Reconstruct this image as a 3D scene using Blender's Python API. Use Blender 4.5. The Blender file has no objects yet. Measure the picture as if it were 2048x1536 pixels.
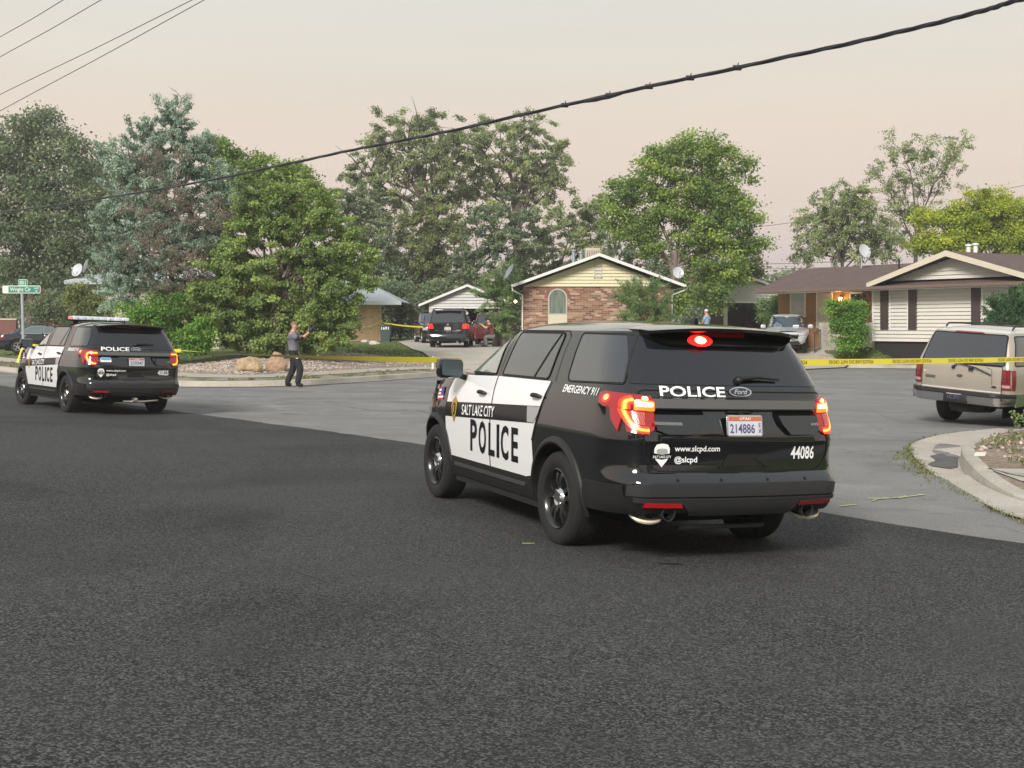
import bpy, bmesh, math, random
import numpy as np
from mathutils import Vector, Matrix, Euler, noise as mnoise
R = math.radians
random.seed(7)
rng = np.random.default_rng(7)
scene = bpy.context.scene
col = scene.collection

# ------------------------------------------------------------------ camera
FPX = 2400.0            # focal length in pixels of the 2048 px wide photo
CAMZ = 1.73
HORY = 650.0
cam_d = bpy.data.cameras.new('camera')
cam_d.sensor_width = 36.0
cam_d.lens = FPX/2048*36.0
cam_d.shift_y = -(768-HORY)/2048
cam_d.clip_start = 0.1
cam_d.clip_end = 3000
cam = bpy.data.objects.new('camera', cam_d)
cam.location = (0, 0, CAMZ)
cam.rotation_euler = (R(90), 0, 0)
col.objects.link(cam)
scene.camera = cam

# ------------------------------------------------------------------ sky and sun
SUN_EL, SUN_AZ = 33.0, 205.0      # elevation; azimuth measured clockwise from +Y
w = bpy.data.worlds.new('World'); scene.world = w
w.use_nodes = True
nt = w.node_tree; nt.nodes.clear()
N = nt.nodes.new; L = nt.links.new
out = N('ShaderNodeOutputWorld'); bg = N('ShaderNodeBackground')
sky = N('ShaderNodeTexSky'); sky.sky_type = 'NISHITA'; sky.sun_disc = False
sky.sun_elevation = R(4); sky.sun_rotation = R(SUN_AZ)
sky.air_density = 1.5; sky.dust_density = 5.0; sky.ozone_density = 2.0
skm = N('ShaderNodeMixRGB'); skm.blend_type = 'MULTIPLY'; skm.inputs[0].default_value = 1
skm.inputs[2].default_value = (0.09, 0.09, 0.09, 1)
L(sky.outputs[0], skm.inputs[1])
tc = N('ShaderNodeTexCoord'); sep = N('ShaderNodeSeparateXYZ'); L(tc.outputs['Generated'], sep.inputs[0])
rmp = N('ShaderNodeValToRGB'); L(sep.outputs[2], rmp.inputs[0])
cr = rmp.color_ramp
cr.elements[0].position = 0.0; cr.elements[0].color = (0.59, 0.50, 0.50, 1)
cr.elements[1].position = 1.0; cr.elements[1].color = (0.54, 0.58, 0.62, 1)
for p_, c_ in ((0.045, (0.65, 0.54, 0.51, 1)), (0.09, (0.72, 0.595, 0.52, 1)), (0.16, (0.735, 0.635, 0.54, 1)),
               (0.26, (0.67, 0.66, 0.605, 1)), (0.5, (0.59, 0.62, 0.63, 1))):
    e = cr.elements.new(p_); e.color = c_
nz = N('ShaderNodeTexNoise'); nz.inputs['Scale'].default_value = 2.2; nz.inputs['Detail'].default_value = 5
mp = N('ShaderNodeMapping'); mp.inputs['Scale'].default_value = (1, 1, 9)
L(tc.outputs['Generated'], mp.inputs[0]); L(mp.outputs[0], nz.inputs['Vector'])
nr = N('ShaderNodeMapRange'); nr.inputs[3].default_value = 0.94; nr.inputs[4].default_value = 1.06
L(nz.outputs[0], nr.inputs[0])
mm = N('ShaderNodeMixRGB'); mm.blend_type = 'MULTIPLY'; mm.inputs[0].default_value = 1
L(rmp.outputs[0], mm.inputs[1]); L(nr.outputs[0], mm.inputs[2])
mix = N('ShaderNodeMixRGB'); mix.inputs[0].default_value = 0.93
L(skm.outputs[0], mix.inputs[1]); L(mm.outputs[0], mix.inputs[2])
L(mix.outputs[0], bg.inputs[0]); bg.inputs[1].default_value = 0.74
L(bg.outputs[0], out.inputs[0])

sl = bpy.data.lights.new('sun', 'SUN'); sl.energy = 2.6; sl.angle = R(16); sl.color = (1.0, 0.955, 0.90)
sun = bpy.data.objects.new('sun', sl); col.objects.link(sun)
el, az = R(SUN_EL), R(SUN_AZ)
sd = Vector((math.sin(az)*math.cos(el), math.cos(az)*math.cos(el), math.sin(el)))
sun.rotation_euler = sd.to_track_quat('Z', 'Y').to_euler()
scene.view_settings.view_transform = 'Standard'
scene.view_settings.look = 'None'
scene.view_settings.exposure = 0.74
scene.view_settings.gamma = 1.0

# ------------------------------------------------------------------ helpers: pixels, terrain
def px(x, y, Y):
    """world point seen at photo pixel (x, y) at distance Y"""
    return Vector(((x-1024)/FPX*Y, Y, CAMZ+(HORY-y)/FPX*Y))

def sstep(a, b, x):
    t = np.clip((x-a)/(b-a), 0, 1); return t*t*(3-2*t)

ROAD = [(-60, 98), (-30, 60.5), (-18, 43.6), (-13, 37.2), (-11, 35.0), (-9.3, 34.0), (-7.4, 33.9), (-6.1, 34.6), (-5.0, 36.3),
        (-3.9, 38.4), (-2.3, 41.2), (0.5, 44.2), (5.4, 47), (9, 48.4), (12.7, 48.8), (18, 47.5), (24, 44), (30, 39), (31, 34), (25, 30.5),
        (17, 27.3), (12, 23.8), (10.2, 22.0), (9.1, 20.9), (8.4, 20.2), (7.85, 19.7), (7.3, 19.1), (6.85, 18.3), (6.5, 17.4), (6.2, 16.4),
        (5.85, 15.4), (5.55, 14.6), (5.4, 13.9), (5.3, 12.9), (5.35, 12.0), (5.8, 10.9), (7.6, 8.2), (30, -22), (60, -62),
        (20, -62), (0, -25), (-4, -6), (-13, 4), (-60, 68)]
RP = np.array(ROAD, float)
def in_poly(P, x, y):
    x = np.asarray(x, float); y = np.asarray(y, float)
    c = np.zeros(x.shape, bool); j = len(P)-1
    for i in range(len(P)):
        xi, yi = P[i]; xj, yj = P[j]
        cond = ((yi > y) != (yj > y)) & (x < (xj-xi)*(y-yi)/((yj-yi) if yj != yi else 1e-9)+xi)
        c ^= cond; j = i
    return c
def edge_dist(P, x, y, closed=True):
    x = np.asarray(x, float); y = np.asarray(y, float)
    d = np.full(x.shape, 1e9); n = len(P)
    for i in range(n if closed else n-1):
        ax, ay = P[i]; bx, by = P[(i+1) % n]
        vx, vy = bx-ax, by-ay; L2 = vx*vx+vy*vy
        t = np.clip(((x-ax)*vx+(y-ay)*vy)/L2, 0, 1)
        d = np.minimum(d, np.hypot(x-ax-t*vx, y-ay-t*vy))
    return d
def terr(x, y):
    x = np.asarray(x, float); y = np.asarray(y, float)
    pp = 0.86*x+0.51*y
    z1 = np.clip(-0.038*(pp-5.03), -0.13, 0.2)
    z1 = z1*(1-sstep(22, 36, y))
    ins = in_poly(RP, x, y); d = edge_dist(RP, x, y)
    rise = np.interp(d, [0, 0.02, 0.3, 2.4, 7.5, 30, 60], [0.0, 0.13, 0.14, 0.17, 0.58, 0.80, 0.9])
    riser = np.interp(d, [0, 0.02, 0.3, 1.4, 3.6, 9, 30], [0.0, 0.13, 0.14, 0.17, 0.56, 0.66, 0.80])
    rise = rise+(riser-rise)*sstep(3, 7, x)
    riserb = np.interp(d, [0, 0.02, 0.3, 0.8, 1.8, 9, 30], [0.0, 0.13, 0.14, 0.20, 0.76, 0.84, 0.90])
    rise = rise+(riserb-rise)*sstep(13.2, 14.6, x)
    dip = -0.05*np.clip(1-d/0.7, 0, 1)*(y < 30)
    near = (y < 30)
    rise2 = np.interp(d, [0, 0.02, 0.3, 2.4, 30], [0.0, 0.13, 0.14, 0.17, 0.5])
    return z1+np.where(ins, dip, np.where(near, rise2, rise))
def tz(x, y): return float(terr(np.array([x]), np.array([y]))[0])
def at(x, y):
    """ground point seen at photo pixel"""
    ys = np.linspace(4, 130, 2600); xs = (x-1024)/FPX*ys; zs = CAMZ+(HORY-y)/FPX*ys
    g = terr(xs, ys); k = np.argmax(zs <= g)
    if zs[k] > g[k]: k = len(ys)-1
    return (float(xs[k]), float(ys[k]))

# ------------------------------------------------------------------ materials
MATS = {}
def mat(name, base, rough=0.6, metal=0.0, spec=0.5, coat=0.0, emit=None, es=0.0, vary=0.0, vscale=4.0, bump=0.0, bscale=20.0, detail=4, rvary=0.0, alpha=None):
    if name in MATS: return MATS[name]
    m = bpy.data.materials.new(name); m.use_nodes = True
    t = m.node_tree; b = t.nodes['Principled BSDF']
    b.inputs['Base Color'].default_value = (*base, 1)
    b.inputs['Roughness'].default_value = rough
    b.inputs['Metallic'].default_value = metal
    b.inputs['Specular IOR Level'].default_value = spec
    b.inputs['Coat Weight'].default_value = coat
    b.inputs['Coat Roughness'].default_value = 0.03
    if emit is not None:
        b.inputs['Emission Color'].default_value = (*emit, 1); b.inputs['Emission Strength'].default_value = es
    co = t.nodes.new('ShaderNodeTexCoord')
    if vary > 0 or rvary > 0:
        n = t.nodes.new('ShaderNodeTexNoise'); n.inputs['Scale'].default_value = vscale; n.inputs['Detail'].default_value = detail
        n.inputs['Roughness'].default_value = 0.65
        t.links.new(co.outputs['Object'], n.inputs['Vector'])
        if vary > 0:
            r = t.nodes.new('ShaderNodeMapRange'); r.inputs[1].default_value = 0.3; r.inputs[2].default_value = 0.7
            r.inputs[3].default_value = 1-vary; r.inputs[4].default_value = 1+vary
            t.links.new(n.outputs[0], r.inputs[0])
            mx = t.nodes.new('ShaderNodeMixRGB'); mx.blend_type = 'MULTIPLY'; mx.inputs[0].default_value = 1
            mx.inputs[1].default_value = (*base, 1); t.links.new(r.outputs[0], mx.inputs[2])
            t.links.new(mx.outputs[0], b.inputs['Base Color'])
        if rvary > 0:
            r = t.nodes.new('ShaderNodeMapRange'); r.inputs[1].default_value = 0.3; r.inputs[2].default_value = 0.7
            r.inputs[3].default_value = max(0.0, rough-rvary); r.inputs[4].default_value = rough+rvary
            t.links.new(n.outputs[0], r.inputs[0]); t.links.new(r.outputs[0], b.inputs['Roughness'])
    if bump > 0:
        n = t.nodes.new('ShaderNodeTexNoise'); n.inputs['Scale'].default_value = bscale; n.inputs['Detail'].default_value = 3
        t.links.new(co.outputs['Object'], n.inputs['Vector'])
        bp = t.nodes.new('ShaderNodeBump'); bp.inputs['Strength'].default_value = bump; bp.inputs['Distance'].default_value = 0.02
        t.links.new(n.outputs[0], bp.inputs['Height']); t.links.new(bp.outputs[0], b.inputs['Normal'])
    MATS[name] = m; return m

def ramp_noise(m, stops, scale=3, detail=6, rough=0.6, coord='Object', mapscale=None, bump=0.3, bdist=0.02, tex='noise', extra=None, fine=None, specks=None):
    """node material: colour ramp driven by noise, second fine noise multiplied, bump"""
    if m in MATS: return MATS[m]
    mt = bpy.data.materials.new(m); mt.use_nodes = True; t = mt.node_tree; b = t.nodes['Principled BSDF']
    b.inputs['Roughness'].default_value = rough
    co = t.nodes.new('ShaderNodeTexCoord'); v = co.outputs[coord]
    if mapscale:
        mpn = t.nodes.new('ShaderNodeMapping'); mpn.inputs['Scale'].default_value = mapscale; t.links.new(v, mpn.inputs[0]); v = mpn.outputs[0]
    n = t.nodes.new('ShaderNodeTexNoise'); n.inputs['Scale'].default_value = scale; n.inputs['Detail'].default_value = detail
    n.inputs['Roughness'].default_value = 0.62
    t.links.new(v, n.inputs['Vector'])
    rp = t.nodes.new('ShaderNodeValToRGB'); t.links.new(n.outputs[0], rp.inputs[0])
    rp.color_ramp.elements[0].position = stops[0][0]; rp.color_ramp.elements[0].color = (*stops[0][1], 1)
    rp.color_ramp.elements[1].position = stops[-1][0]; rp.color_ramp.elements[1].color = (*stops[-1][1], 1)
    for p, c in stops[1:-1]:
        e = rp.color_ramp.elements.new(p); e.color = (*c, 1)
    out = rp.outputs[0]
    hsrc = n.outputs[0]
    if fine:
        fs, lo, hi = fine
        f = t.nodes.new('ShaderNodeTexNoise'); f.inputs['Scale'].default_value = fs; f.inputs['Detail'].default_value = 3; f.inputs['Roughness'].default_value = 0.7
        t.links.new(v, f.inputs['Vector'])
        mr = t.nodes.new('ShaderNodeMapRange'); mr.inputs[1].default_value = 0.35; mr.inputs[2].default_value = 0.65
        mr.inputs[3].default_value = lo; mr.inputs[4].default_value = hi; t.links.new(f.outputs[0], mr.inputs[0])
        mx = t.nodes.new('ShaderNodeMixRGB'); mx.blend_type = 'MULTIPLY'; mx.inputs[0].default_value = 1
        t.links.new(out, mx.inputs[1]); t.links.new(mr.outputs[0], mx.inputs[2]); out = mx.outputs[0]; hsrc = f.outputs[0]
    if specks:
        ss, th, c, amt = specks
        vo = t.nodes.new('ShaderNodeTexVoronoi'); vo.inputs['Scale'].default_value = ss; t.links.new(v, vo.inputs['Vector'])
        sc = t.nodes.new('ShaderNodeSeparateColor'); t.links.new(vo.outputs['Color'], sc.inputs[0])
        gt = t.nodes.new('ShaderNodeMapRange'); gt.inputs[1].default_value = th; gt.inputs[2].default_value = 1.0
        gt.inputs[3].default_value = 0; gt.inputs[4].default_value = amt; t.links.new(sc.outputs[0], gt.inputs[0])
        mx = t.nodes.new('ShaderNodeMixRGB'); t.links.new(gt.outputs[0], mx.inputs[0]); t.links.new(out, mx.inputs[1]); mx.inputs[2].default_value = (*c, 1)
        out = mx.outputs[0]
    if extra: out = extra(t, v, out)
    t.links.new(out, b.inputs['Base Color'])
    if bump > 0:
        bp = t.nodes.new('ShaderNodeBump'); bp.inputs['Strength'].default_value = bump; bp.inputs['Distance'].default_value = bdist
        t.links.new(hsrc, bp.inputs['Height']); t.links.new(bp.outputs[0], b.inputs['Normal'])
    MATS[m] = mt; return mt

# ------------------------------------------------------------------ scene objects
def thing(name, label, cat, loc=(0, 0, 0), rot=(0, 0, 0), group=None):
    o = bpy.data.objects.new(name, None); o.empty_display_size = 0.3
    o.location = loc; o.rotation_euler = rot
    o['label'] = label; o['category'] = cat
    if group: o['group'] = group
    col.objects.link(o); return o
def tag(o, label, cat, group=None):
    o['label'] = label; o['category'] = cat
    if group: o['group'] = group
    return o
def link(name, me, parent=None, label=None):
    o = bpy.data.objects.new(name, me); col.objects.link(o)
    if parent is not None: o.parent = parent
    if label: o['label'] = label
    return o
def structure(o): o['kind'] = 'structure'; return o

class MB:
    def __init__(s): s.v = []; s.f = []; s.m = []; s.mats = []; s.sm = []
    def mi(s, m):
        if m not in s.mats: s.mats.append(m)
        return s.mats.index(m)
    def add(s, vs, fs, m, smooth=False):
        o = len(s.v); k = s.mi(m)
        s.v.extend([tuple(p) for p in vs])
        for f in fs: s.f.append([i+o for i in f]); s.m.append(k); s.sm.append(smooth)
        return s
    def box(s, c, size, m, rot=None, bev=0.0):
        hx, hy, hz = size[0]/2, size[1]/2, size[2]/2
        if bev > 0:
            bm = bmesh.new(); bmesh.ops.create_cube(bm, size=1)
            for v in bm.verts: v.co = Vector((v.co.x*size[0], v.co.y*size[1], v.co.z*size[2]))
            bmesh.ops.bevel(bm, geom=bm.edges[:], offset=bev, segments=2, affect='EDGES', profile=0.5)
            vs = [v.co.copy() for v in bm.verts]; bm.verts.index_update()
            fs = [[v.index for v in f.verts] for f in bm.faces]; bm.free()
        else:
            vs = [Vector((x, y, z)) for x in (-hx, hx) for y in (-hy, hy) for z in (-hz, hz)]
            fs = [(0, 1, 3, 2), (4, 6, 7, 5), (0, 4, 5, 1), (2, 3, 7, 6), (0, 2, 6, 4), (1, 5, 7, 3)]
        if rot is not None:
            M = rot if isinstance(rot, Matrix) else Euler(rot).to_matrix()
            vs = [M @ v for v in vs]
        vs = [v+Vector(c) for v in vs]
        return s.add(vs, fs, m, bev > 0)
    def tube(s, pts, rad, m, n=8, caps=True):
        pts = [Vector(p) for p in pts]; K = len(pts)
        rad = rad if isinstance(rad, (list, tuple)) else [rad]*K
        vs = []; fs = []
        up = Vector((0, 0, 1))
        for i, p in enumerate(pts):
            d = (pts[min(i+1, K-1)]-pts[max(i-1, 0)]).normalized()
            a = d.cross(up)
            if a.length < 1e-3: a = d.cross(Vector((1, 0, 0)))
            a.normalize(); b = d.cross(a).normalized()
            for k in range(n):
                t = 2*math.pi*k/n
                vs.append(p+a*(math.cos(t)*rad[i])+b*(math.sin(t)*rad[i]))
        for i in range(K-1):
            for k in range(n):
                fs.append((i*n+k, i*n+(k+1) % n, (i+1)*n+(k+1) % n, (i+1)*n+k))
        if caps:
            fs.append(tuple(range(n))[::-1]); fs.append(tuple((K-1)*n+k for k in range(n)))
        return s.add(vs, fs, m, True)
    def lathe(s, prof, m, n=32, axis='y', c=(0, 0, 0), closed=False):
        """prof: (r, h) list; axis y => circle in xz"""
        vs = []; fs = []; K = len(prof)
        for r, h in prof:
            for k in range(n):
                t = 2*math.pi*k/n; a, b = r*math.cos(t), r*math.sin(t)
                vs.append(Vector((a, h, b)) if axis == 'y' else (Vector((a, b, h)) if axis == 'z' else Vector((h, a, b))))
        for i in range(K-1 if not closed else K):
            j = (i+1) % K
            for k in range(n):
                fs.append((i*n+k, i*n+(k+1) % n, j*n+(k+1) % n, j*n+k))
        vs = [v+Vector(c) for v in vs]
        return s.add(vs, fs, m, True)
    def sphere(s, c, r, m, n=12, k=8):
        r = (r, r, r) if not isinstance(r, (tuple, list)) else r
        vs = []; fs = []
        for i in range(k+1):
            ph = math.pi*i/k
            for j in range(n):
                t = 2*math.pi*j/n
                vs.append(Vector((c[0]+r[0]*math.sin(ph)*math.cos(t), c[1]+r[1]*math.sin(ph)*math.sin(t), c[2]+r[2]*math.cos(ph))))
        for i in range(k):
            for j in range(n): fs.append((i*n+j, (i+1)*n+j, (i+1)*n+(j+1) % n, i*n+(j+1) % n))
        return s.add(vs, fs, m, True)
    def prism(s, poly, a, b, m, smooth=False):
        """poly: list of Vector (planar), extruded from offset a to offset b (Vectors)"""
        n = len(poly); vs = [Vector(p)+Vector(a) for p in poly]+[Vector(p)+Vector(b) for p in poly]
        fs = [tuple(range(n))[::-1], tuple(range(n, 2*n))]+[(i, (i+1) % n, n+(i+1) % n, n+i) for i in range(n)]
        return s.add(vs, fs, m, smooth)
    def mesh(s, name):
        me = bpy.data.meshes.new(name); me.from_pydata(s.v, [], s.f)
        for m in s.mats: me.materials.append(m)
        me.polygons.foreach_set('material_index', s.m); me.polygons.foreach_set('use_smooth', s.sm)
        me.update(); return me
    def build(s, name, parent=None, label=None, fixn=True):
        me = s.mesh(name)
        if fixn:
            bm = bmesh.new(); bm.from_mesh(me); bmesh.ops.remove_doubles(bm, verts=bm.verts, dist=1e-5)
            bmesh.ops.recalc_face_normals(bm, faces=bm.faces); bm.to_mesh(me); bm.free()
        if any(s.sm): smooth_angle(me, 40)
        return link(name, me, parent, label)

def smooth_angle(me, deg):
    n = len(me.polygons)
    me.polygons.foreach_set('use_smooth', [True]*n)
    bm = bmesh.new(); bm.from_mesh(me); lim = R(deg)
    for e in bm.edges:
        e.smooth = not (len(e.link_faces) == 2 and e.calc_face_angle(0) > lim)
    bm.to_mesh(me); bm.free()

def grid_poly(poly, step, extra_u=(), extra_v=()):
    """2-D polygon cut by a grid; returns verts [(u,v)], faces"""
    bm = bmesh.new()
    vs = [bm.verts.new((p[0], p[1], 0)) for p in poly]
    bm.faces.new(vs)
    us = [p[0] for p in poly]; vv = [p[1] for p in poly]
    if isinstance(step, (int, float)): step = (step, step)
    def cuts(a, b, st): return [a+(b-a)*i/max(1, math.ceil((b-a)/st)) for i in range(1, max(1, math.ceil((b-a)/st)))]
    for u in list(cuts(min(us), max(us), step[0]))+list(extra_u):
        bmesh.ops.bisect_plane(bm, geom=bm.verts[:]+bm.edges[:]+bm.faces[:], plane_co=(u, 0, 0), plane_no=(1, 0, 0), dist=1e-6)
    for v in list(cuts(min(vv), max(vv), step[1]))+list(extra_v):
        bmesh.ops.bisect_plane(bm, geom=bm.verts[:]+bm.edges[:]+bm.faces[:], plane_co=(0, v, 0), plane_no=(0, 1, 0), dist=1e-6)
    bmesh.ops.triangulate(bm, faces=[f for f in bm.faces if len(f.verts) > 4])
    bm.verts.index_update()
    V = [(v.co.x, v.co.y) for v in bm.verts]; F = [[v.index for v in f.verts] for f in bm.faces]
    bnd = [[v.index for v in e.verts] for e in bm.edges if len(e.link_faces) == 1]
    bm.free(); return V, F, bnd

def ground_sheet(name, poly, m, off=0.0, step=0.8, parent=None):
    V, F, B = grid_poly(poly, step)
    A = np.array(V); z = terr_clear(A[:, 0], A[:, 1])+off
    mb = MB(); mb.add([(a[0], a[1], zz) for a, zz in zip(V, z)], F, m, True)
    return mb.build(name, parent)
def terr_clear(x, y): return terr(x, y)

TXT = {}
def text2d(s, h, xs=1.0, bold=0.0, shear=0.0, space=1.0):
    """flat lettering: verts centred on x, baseline 0, cap height h; width = natural*xs"""
    cu = bpy.data.curves.new('t', 'FONT'); cu.body = s; cu.size = h/0.73*1.0; cu.offset = bold*h; cu.shear = shear
    cu.space_character = space; cu.resolution_u = 3
    o = bpy.data.objects.new('t', cu); col.objects.link(o); bpy.context.view_layer.update()
    me = bpy.data.meshes.new_from_object(o.evaluated_get(bpy.context.evaluated_depsgraph_get()))
    V = [(v.co.x*xs, v.co.y) for v in me.vertices]; F = [list(p.vertices) for p in me.polygons]
    col.objects.unlink(o); bpy.data.objects.remove(o); bpy.data.curves.remove(cu); bpy.data.meshes.remove(me)
    if V:
        cx = (min(v[0] for v in V)+max(v[0] for v in V))/2; V = [(a-cx, b) for a, b in V]
    return V, F
def text_fit(s, width, h, **k):
    V, F = text2d(s, h, **k); w0 = max(v[0] for v in V)-min(v[0] for v in V)
    return [(a*width/w0, b) for a, b in V], F
# ------------------------------------------------------------------ car materials
M_BLACK = mat('black_paint', (0.005, 0.005, 0.006), 0.12, coat=1.0, spec=0.15, rvary=0.04, vscale=3)
M_BLACK.node_tree.nodes['Principled BSDF'].inputs['Coat IOR'].default_value = 1.75
M_WHITE = mat('white_paint', (0.80, 0.80, 0.79), 0.22, coat=0.8)
M_GLASS = mat('tinted_glass', (0.012, 0.013, 0.016), 0.03, spec=1.0, coat=0.5)
M_GLASSR = mat('dark_rear_glass', (0.010, 0.011, 0.014), 0.03, spec=0.3, coat=1.0)
M_GLASS2 = mat('side_glass_painted_light', (0.27, 0.285, 0.26), 0.03, spec=1.0, coat=1.0)  # opaque; pale base colour stands in for bright light seen through the cabin
for g_ in (M_GLASS, M_GLASS2): g_.node_tree.nodes['Principled BSDF'].inputs['Coat IOR'].default_value = 1.7; g_.node_tree.nodes['Principled BSDF'].inputs['Coat Weight'].default_value = 1.0
M_PLAST = mat('black_plastic', (0.011, 0.011, 0.011), 0.5, bump=0.15, bscale=400)
M_GREYP = mat('grey_plastic', (0.028, 0.028, 0.029), 0.45, bump=0.1, bscale=400)
M_DARK = mat('underbody_dark', (0.006, 0.006, 0.006), 0.9)
M_RUB = mat('tyre_rubber', (0.010, 0.010, 0.010), 0.85, vary=0.25, vscale=12, bump=0.3, bscale=90)
M_CHROME = mat('chrome', (0.75, 0.75, 0.75), 0.12, metal=1.0)
M_STEEL = mat('brushed_steel', (0.62, 0.58, 0.50), 0.28, metal=0.9)
M_RIMB = mat('black_rim', (0.012, 0.012, 0.012), 0.25, coat=0.6)
M_ALLOY = mat('alloy_rim', (0.45, 0.46, 0.47), 0.3, metal=0.8)
M_GAP = mat('panel_gap', (0.002, 0.002, 0.002), 0.9)
M_LET = mat('white_lettering', (0.92, 0.92, 0.90), 0.5)
M_LETB = mat('black_lettering', (0.006, 0.006, 0.007), 0.25, coat=0.25, spec=0.2)
M_REDL = mat('red_lens', (0.22, 0.004, 0.006), 0.12, coat=1.0, emit=(1, 0.01, 0.01), es=0.10)
M_REDOFF = mat('red_lens_unlit', (0.16, 0.008, 0.01), 0.12, coat=1.0)
M_REDON = mat('red_lens_lit', (0.5, 0.01, 0.01), 0.2, coat=1.0, emit=(1, 0.03, 0.012), es=0.75)
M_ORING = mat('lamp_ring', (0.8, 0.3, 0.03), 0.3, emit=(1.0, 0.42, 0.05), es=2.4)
M_HOT = mat('lamp_hot', (0.9, 0.7, 0.3), 0.3, emit=(1.0, 0.66, 0.24), es=3.0)
M_CLEARL = mat('clear_lens', (0.42, 0.40, 0.40), 0.15, coat=1.0)
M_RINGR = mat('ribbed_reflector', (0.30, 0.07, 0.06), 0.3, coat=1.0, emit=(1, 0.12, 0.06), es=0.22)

class Shell:
    """body surface: plan outline with elliptic corners at every height"""
    def __init__(s, W, XR, XF, RCX=0.42, RCY=0.22, FCX=0.9, FCY=0.4, bow=0.05, fbow=0.12):
        s.W, s.XR, s.XF = [np.array(t, float) for t in (W, XR, XF)]
        s.RCX, s.RCY, s.FCX, s.FCY, s.bow, s.fbow = RCX, RCY, FCX, FCY, bow, fbow
    def w(s, z): return float(np.interp(z, s.W[:, 0], s.W[:, 1]))
    def xr(s, z): return float(np.interp(z, s.XR[:, 0], s.XR[:, 1]))
    def xf(s, z): return float(np.interp(z, s.XF[:, 0], s.XF[:, 1]))
    def side(s, x, z):
        w = s.w(z); a = s.xr(z)+s.bow
        if x < a+s.RCX:
            t = min(1, max(0, (a+s.RCX-x)/s.RCX)); return w-s.RCY+s.RCY*math.sqrt(max(0, 1-t*t))
        b = s.xf(z)-s.fbow
        if x > b-s.FCX:
            t = min(1, max(0, (x-b+s.FCX)/s.FCX)); return w-s.FCY+s.FCY*math.sqrt(max(0, 1-t*t))
        return w
    def rear(s, y, z):
        y = abs(y); w = s.w(z); xr = s.xr(z); q = w-s.RCY
        if y <= q: return xr+s.bow*(y/q)**2
        t = min(1, (y-q)/s.RCY); return xr+s.bow+s.RCX-s.RCX*math.sqrt(max(0, 1-t*t))
    def front(s, y, z):
        y = abs(y); w = s.w(z); xf = s.xf(z); q = w-s.FCY
        if y <= q: return xf-s.fbow*(y/q)**2
        t = min(1, (y-q)/s.FCY); return xf-s.fbow-s.FCX+s.FCX*math.sqrt(max(0, 1-t*t))
    def P(s, face, u, v):
        if face == 'L': return Vector((u, s.side(u, v), v))
        if face == 'R': return Vector((u, -s.side(u, v), v))
        if face == 'rear': return Vector((s.rear(u, v), u, v))
        return Vector((s.front(u, v), u, v))
    def Nn(s, face, u, v):
        e = 0.012
        a = s.P(face, u+e, v)-s.P(face, u-e, v); b = s.P(face, u, v+e)-s.P(face, u, v-e)
        n = a.cross(b)
        if n.length < 1e-12: n = Vector((0, 1, 0))
        n.normalize(); p = s.P(face, u, v)
        c = Vector((1.3, 0, v)) - p
        if n.dot(c) > 0: n = -n
        return n
    def map(s, face, u, v, off): return s.P(face, u, v)+s.Nn(face, u, v)*off

def patch(mb, sh, face, poly, m, off=0.004, skirt=0.0, step=0.06, smooth=True):
    V, F, B = grid_poly(poly, step)
    vs = [sh.map(face, a, b, off) for a, b in V]
    if skirt > 0:
        n = len(vs); low = {}
        for a, b in B:
            for i in (a, b):
                if i not in low:
                    low[i] = len(vs); vs.append(sh.map(face, V[i][0], V[i][1], off-skirt))
        F = F+[[a, b, low[b], low[a]] for a, b in B]
    mb.add(vs, F, m, smooth); return mb
def ribbon(mb, sh, face, pts, wd, m, off=0.003, closed=False, step=0.05):
    P = [Vector((p[0], p[1])) for p in pts]
    if closed: P.append(P[0])
    Q = [P[0]]
    for a, b in zip(P[:-1], P[1:]):
        k = max(1, int((b-a).length/step))
        Q += [a.lerp(b, i/k) for i in range(1, k+1)]
    K = len(Q); vs = []; fs = []
    for i, p in enumerate(Q):
        if closed: a, b = Q[(i-1) % (K-1)], Q[(i+1) % (K-1)]
        else: a, b = Q[max(i-1, 0)], Q[min(i+1, K-1)]
        d = (b-a)
        if d.length < 1e-9: d = Vector((1, 0))
        d.normalize(); n = Vector((-d.y, d.x))*wd/2
        for q in (p+n, p-n): vs.append(sh.map(face, q.x, q.y, off))
    for i in range(K-1): fs.append((2*i, 2*i+1, 2*i+3, 2*i+2))
    mb.add(vs, fs, m, True); return mb
def rpoly(pts, r, n=4):
    """round the corners of a polygon"""
    out = []; K = len(pts)
    for i in range(K):
        p = Vector(pts[i]); a = Vector(pts[i-1]); b = Vector(pts[(i+1) % K])
        ri = r[i] if isinstance(r, (list, tuple)) else r
        ra = min(ri, (a-p).length*0.45); rb = min(ri, (b-p).length*0.45)
        A = p+(a-p).normalized()*ra; B = p+(b-p).normalized()*rb
        for k in range(n+1):
            t = k/n; q = A*(1-t)**2+p*2*t*(1-t)+B*t*t
            out.append((q.x, q.y))
    return out
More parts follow.
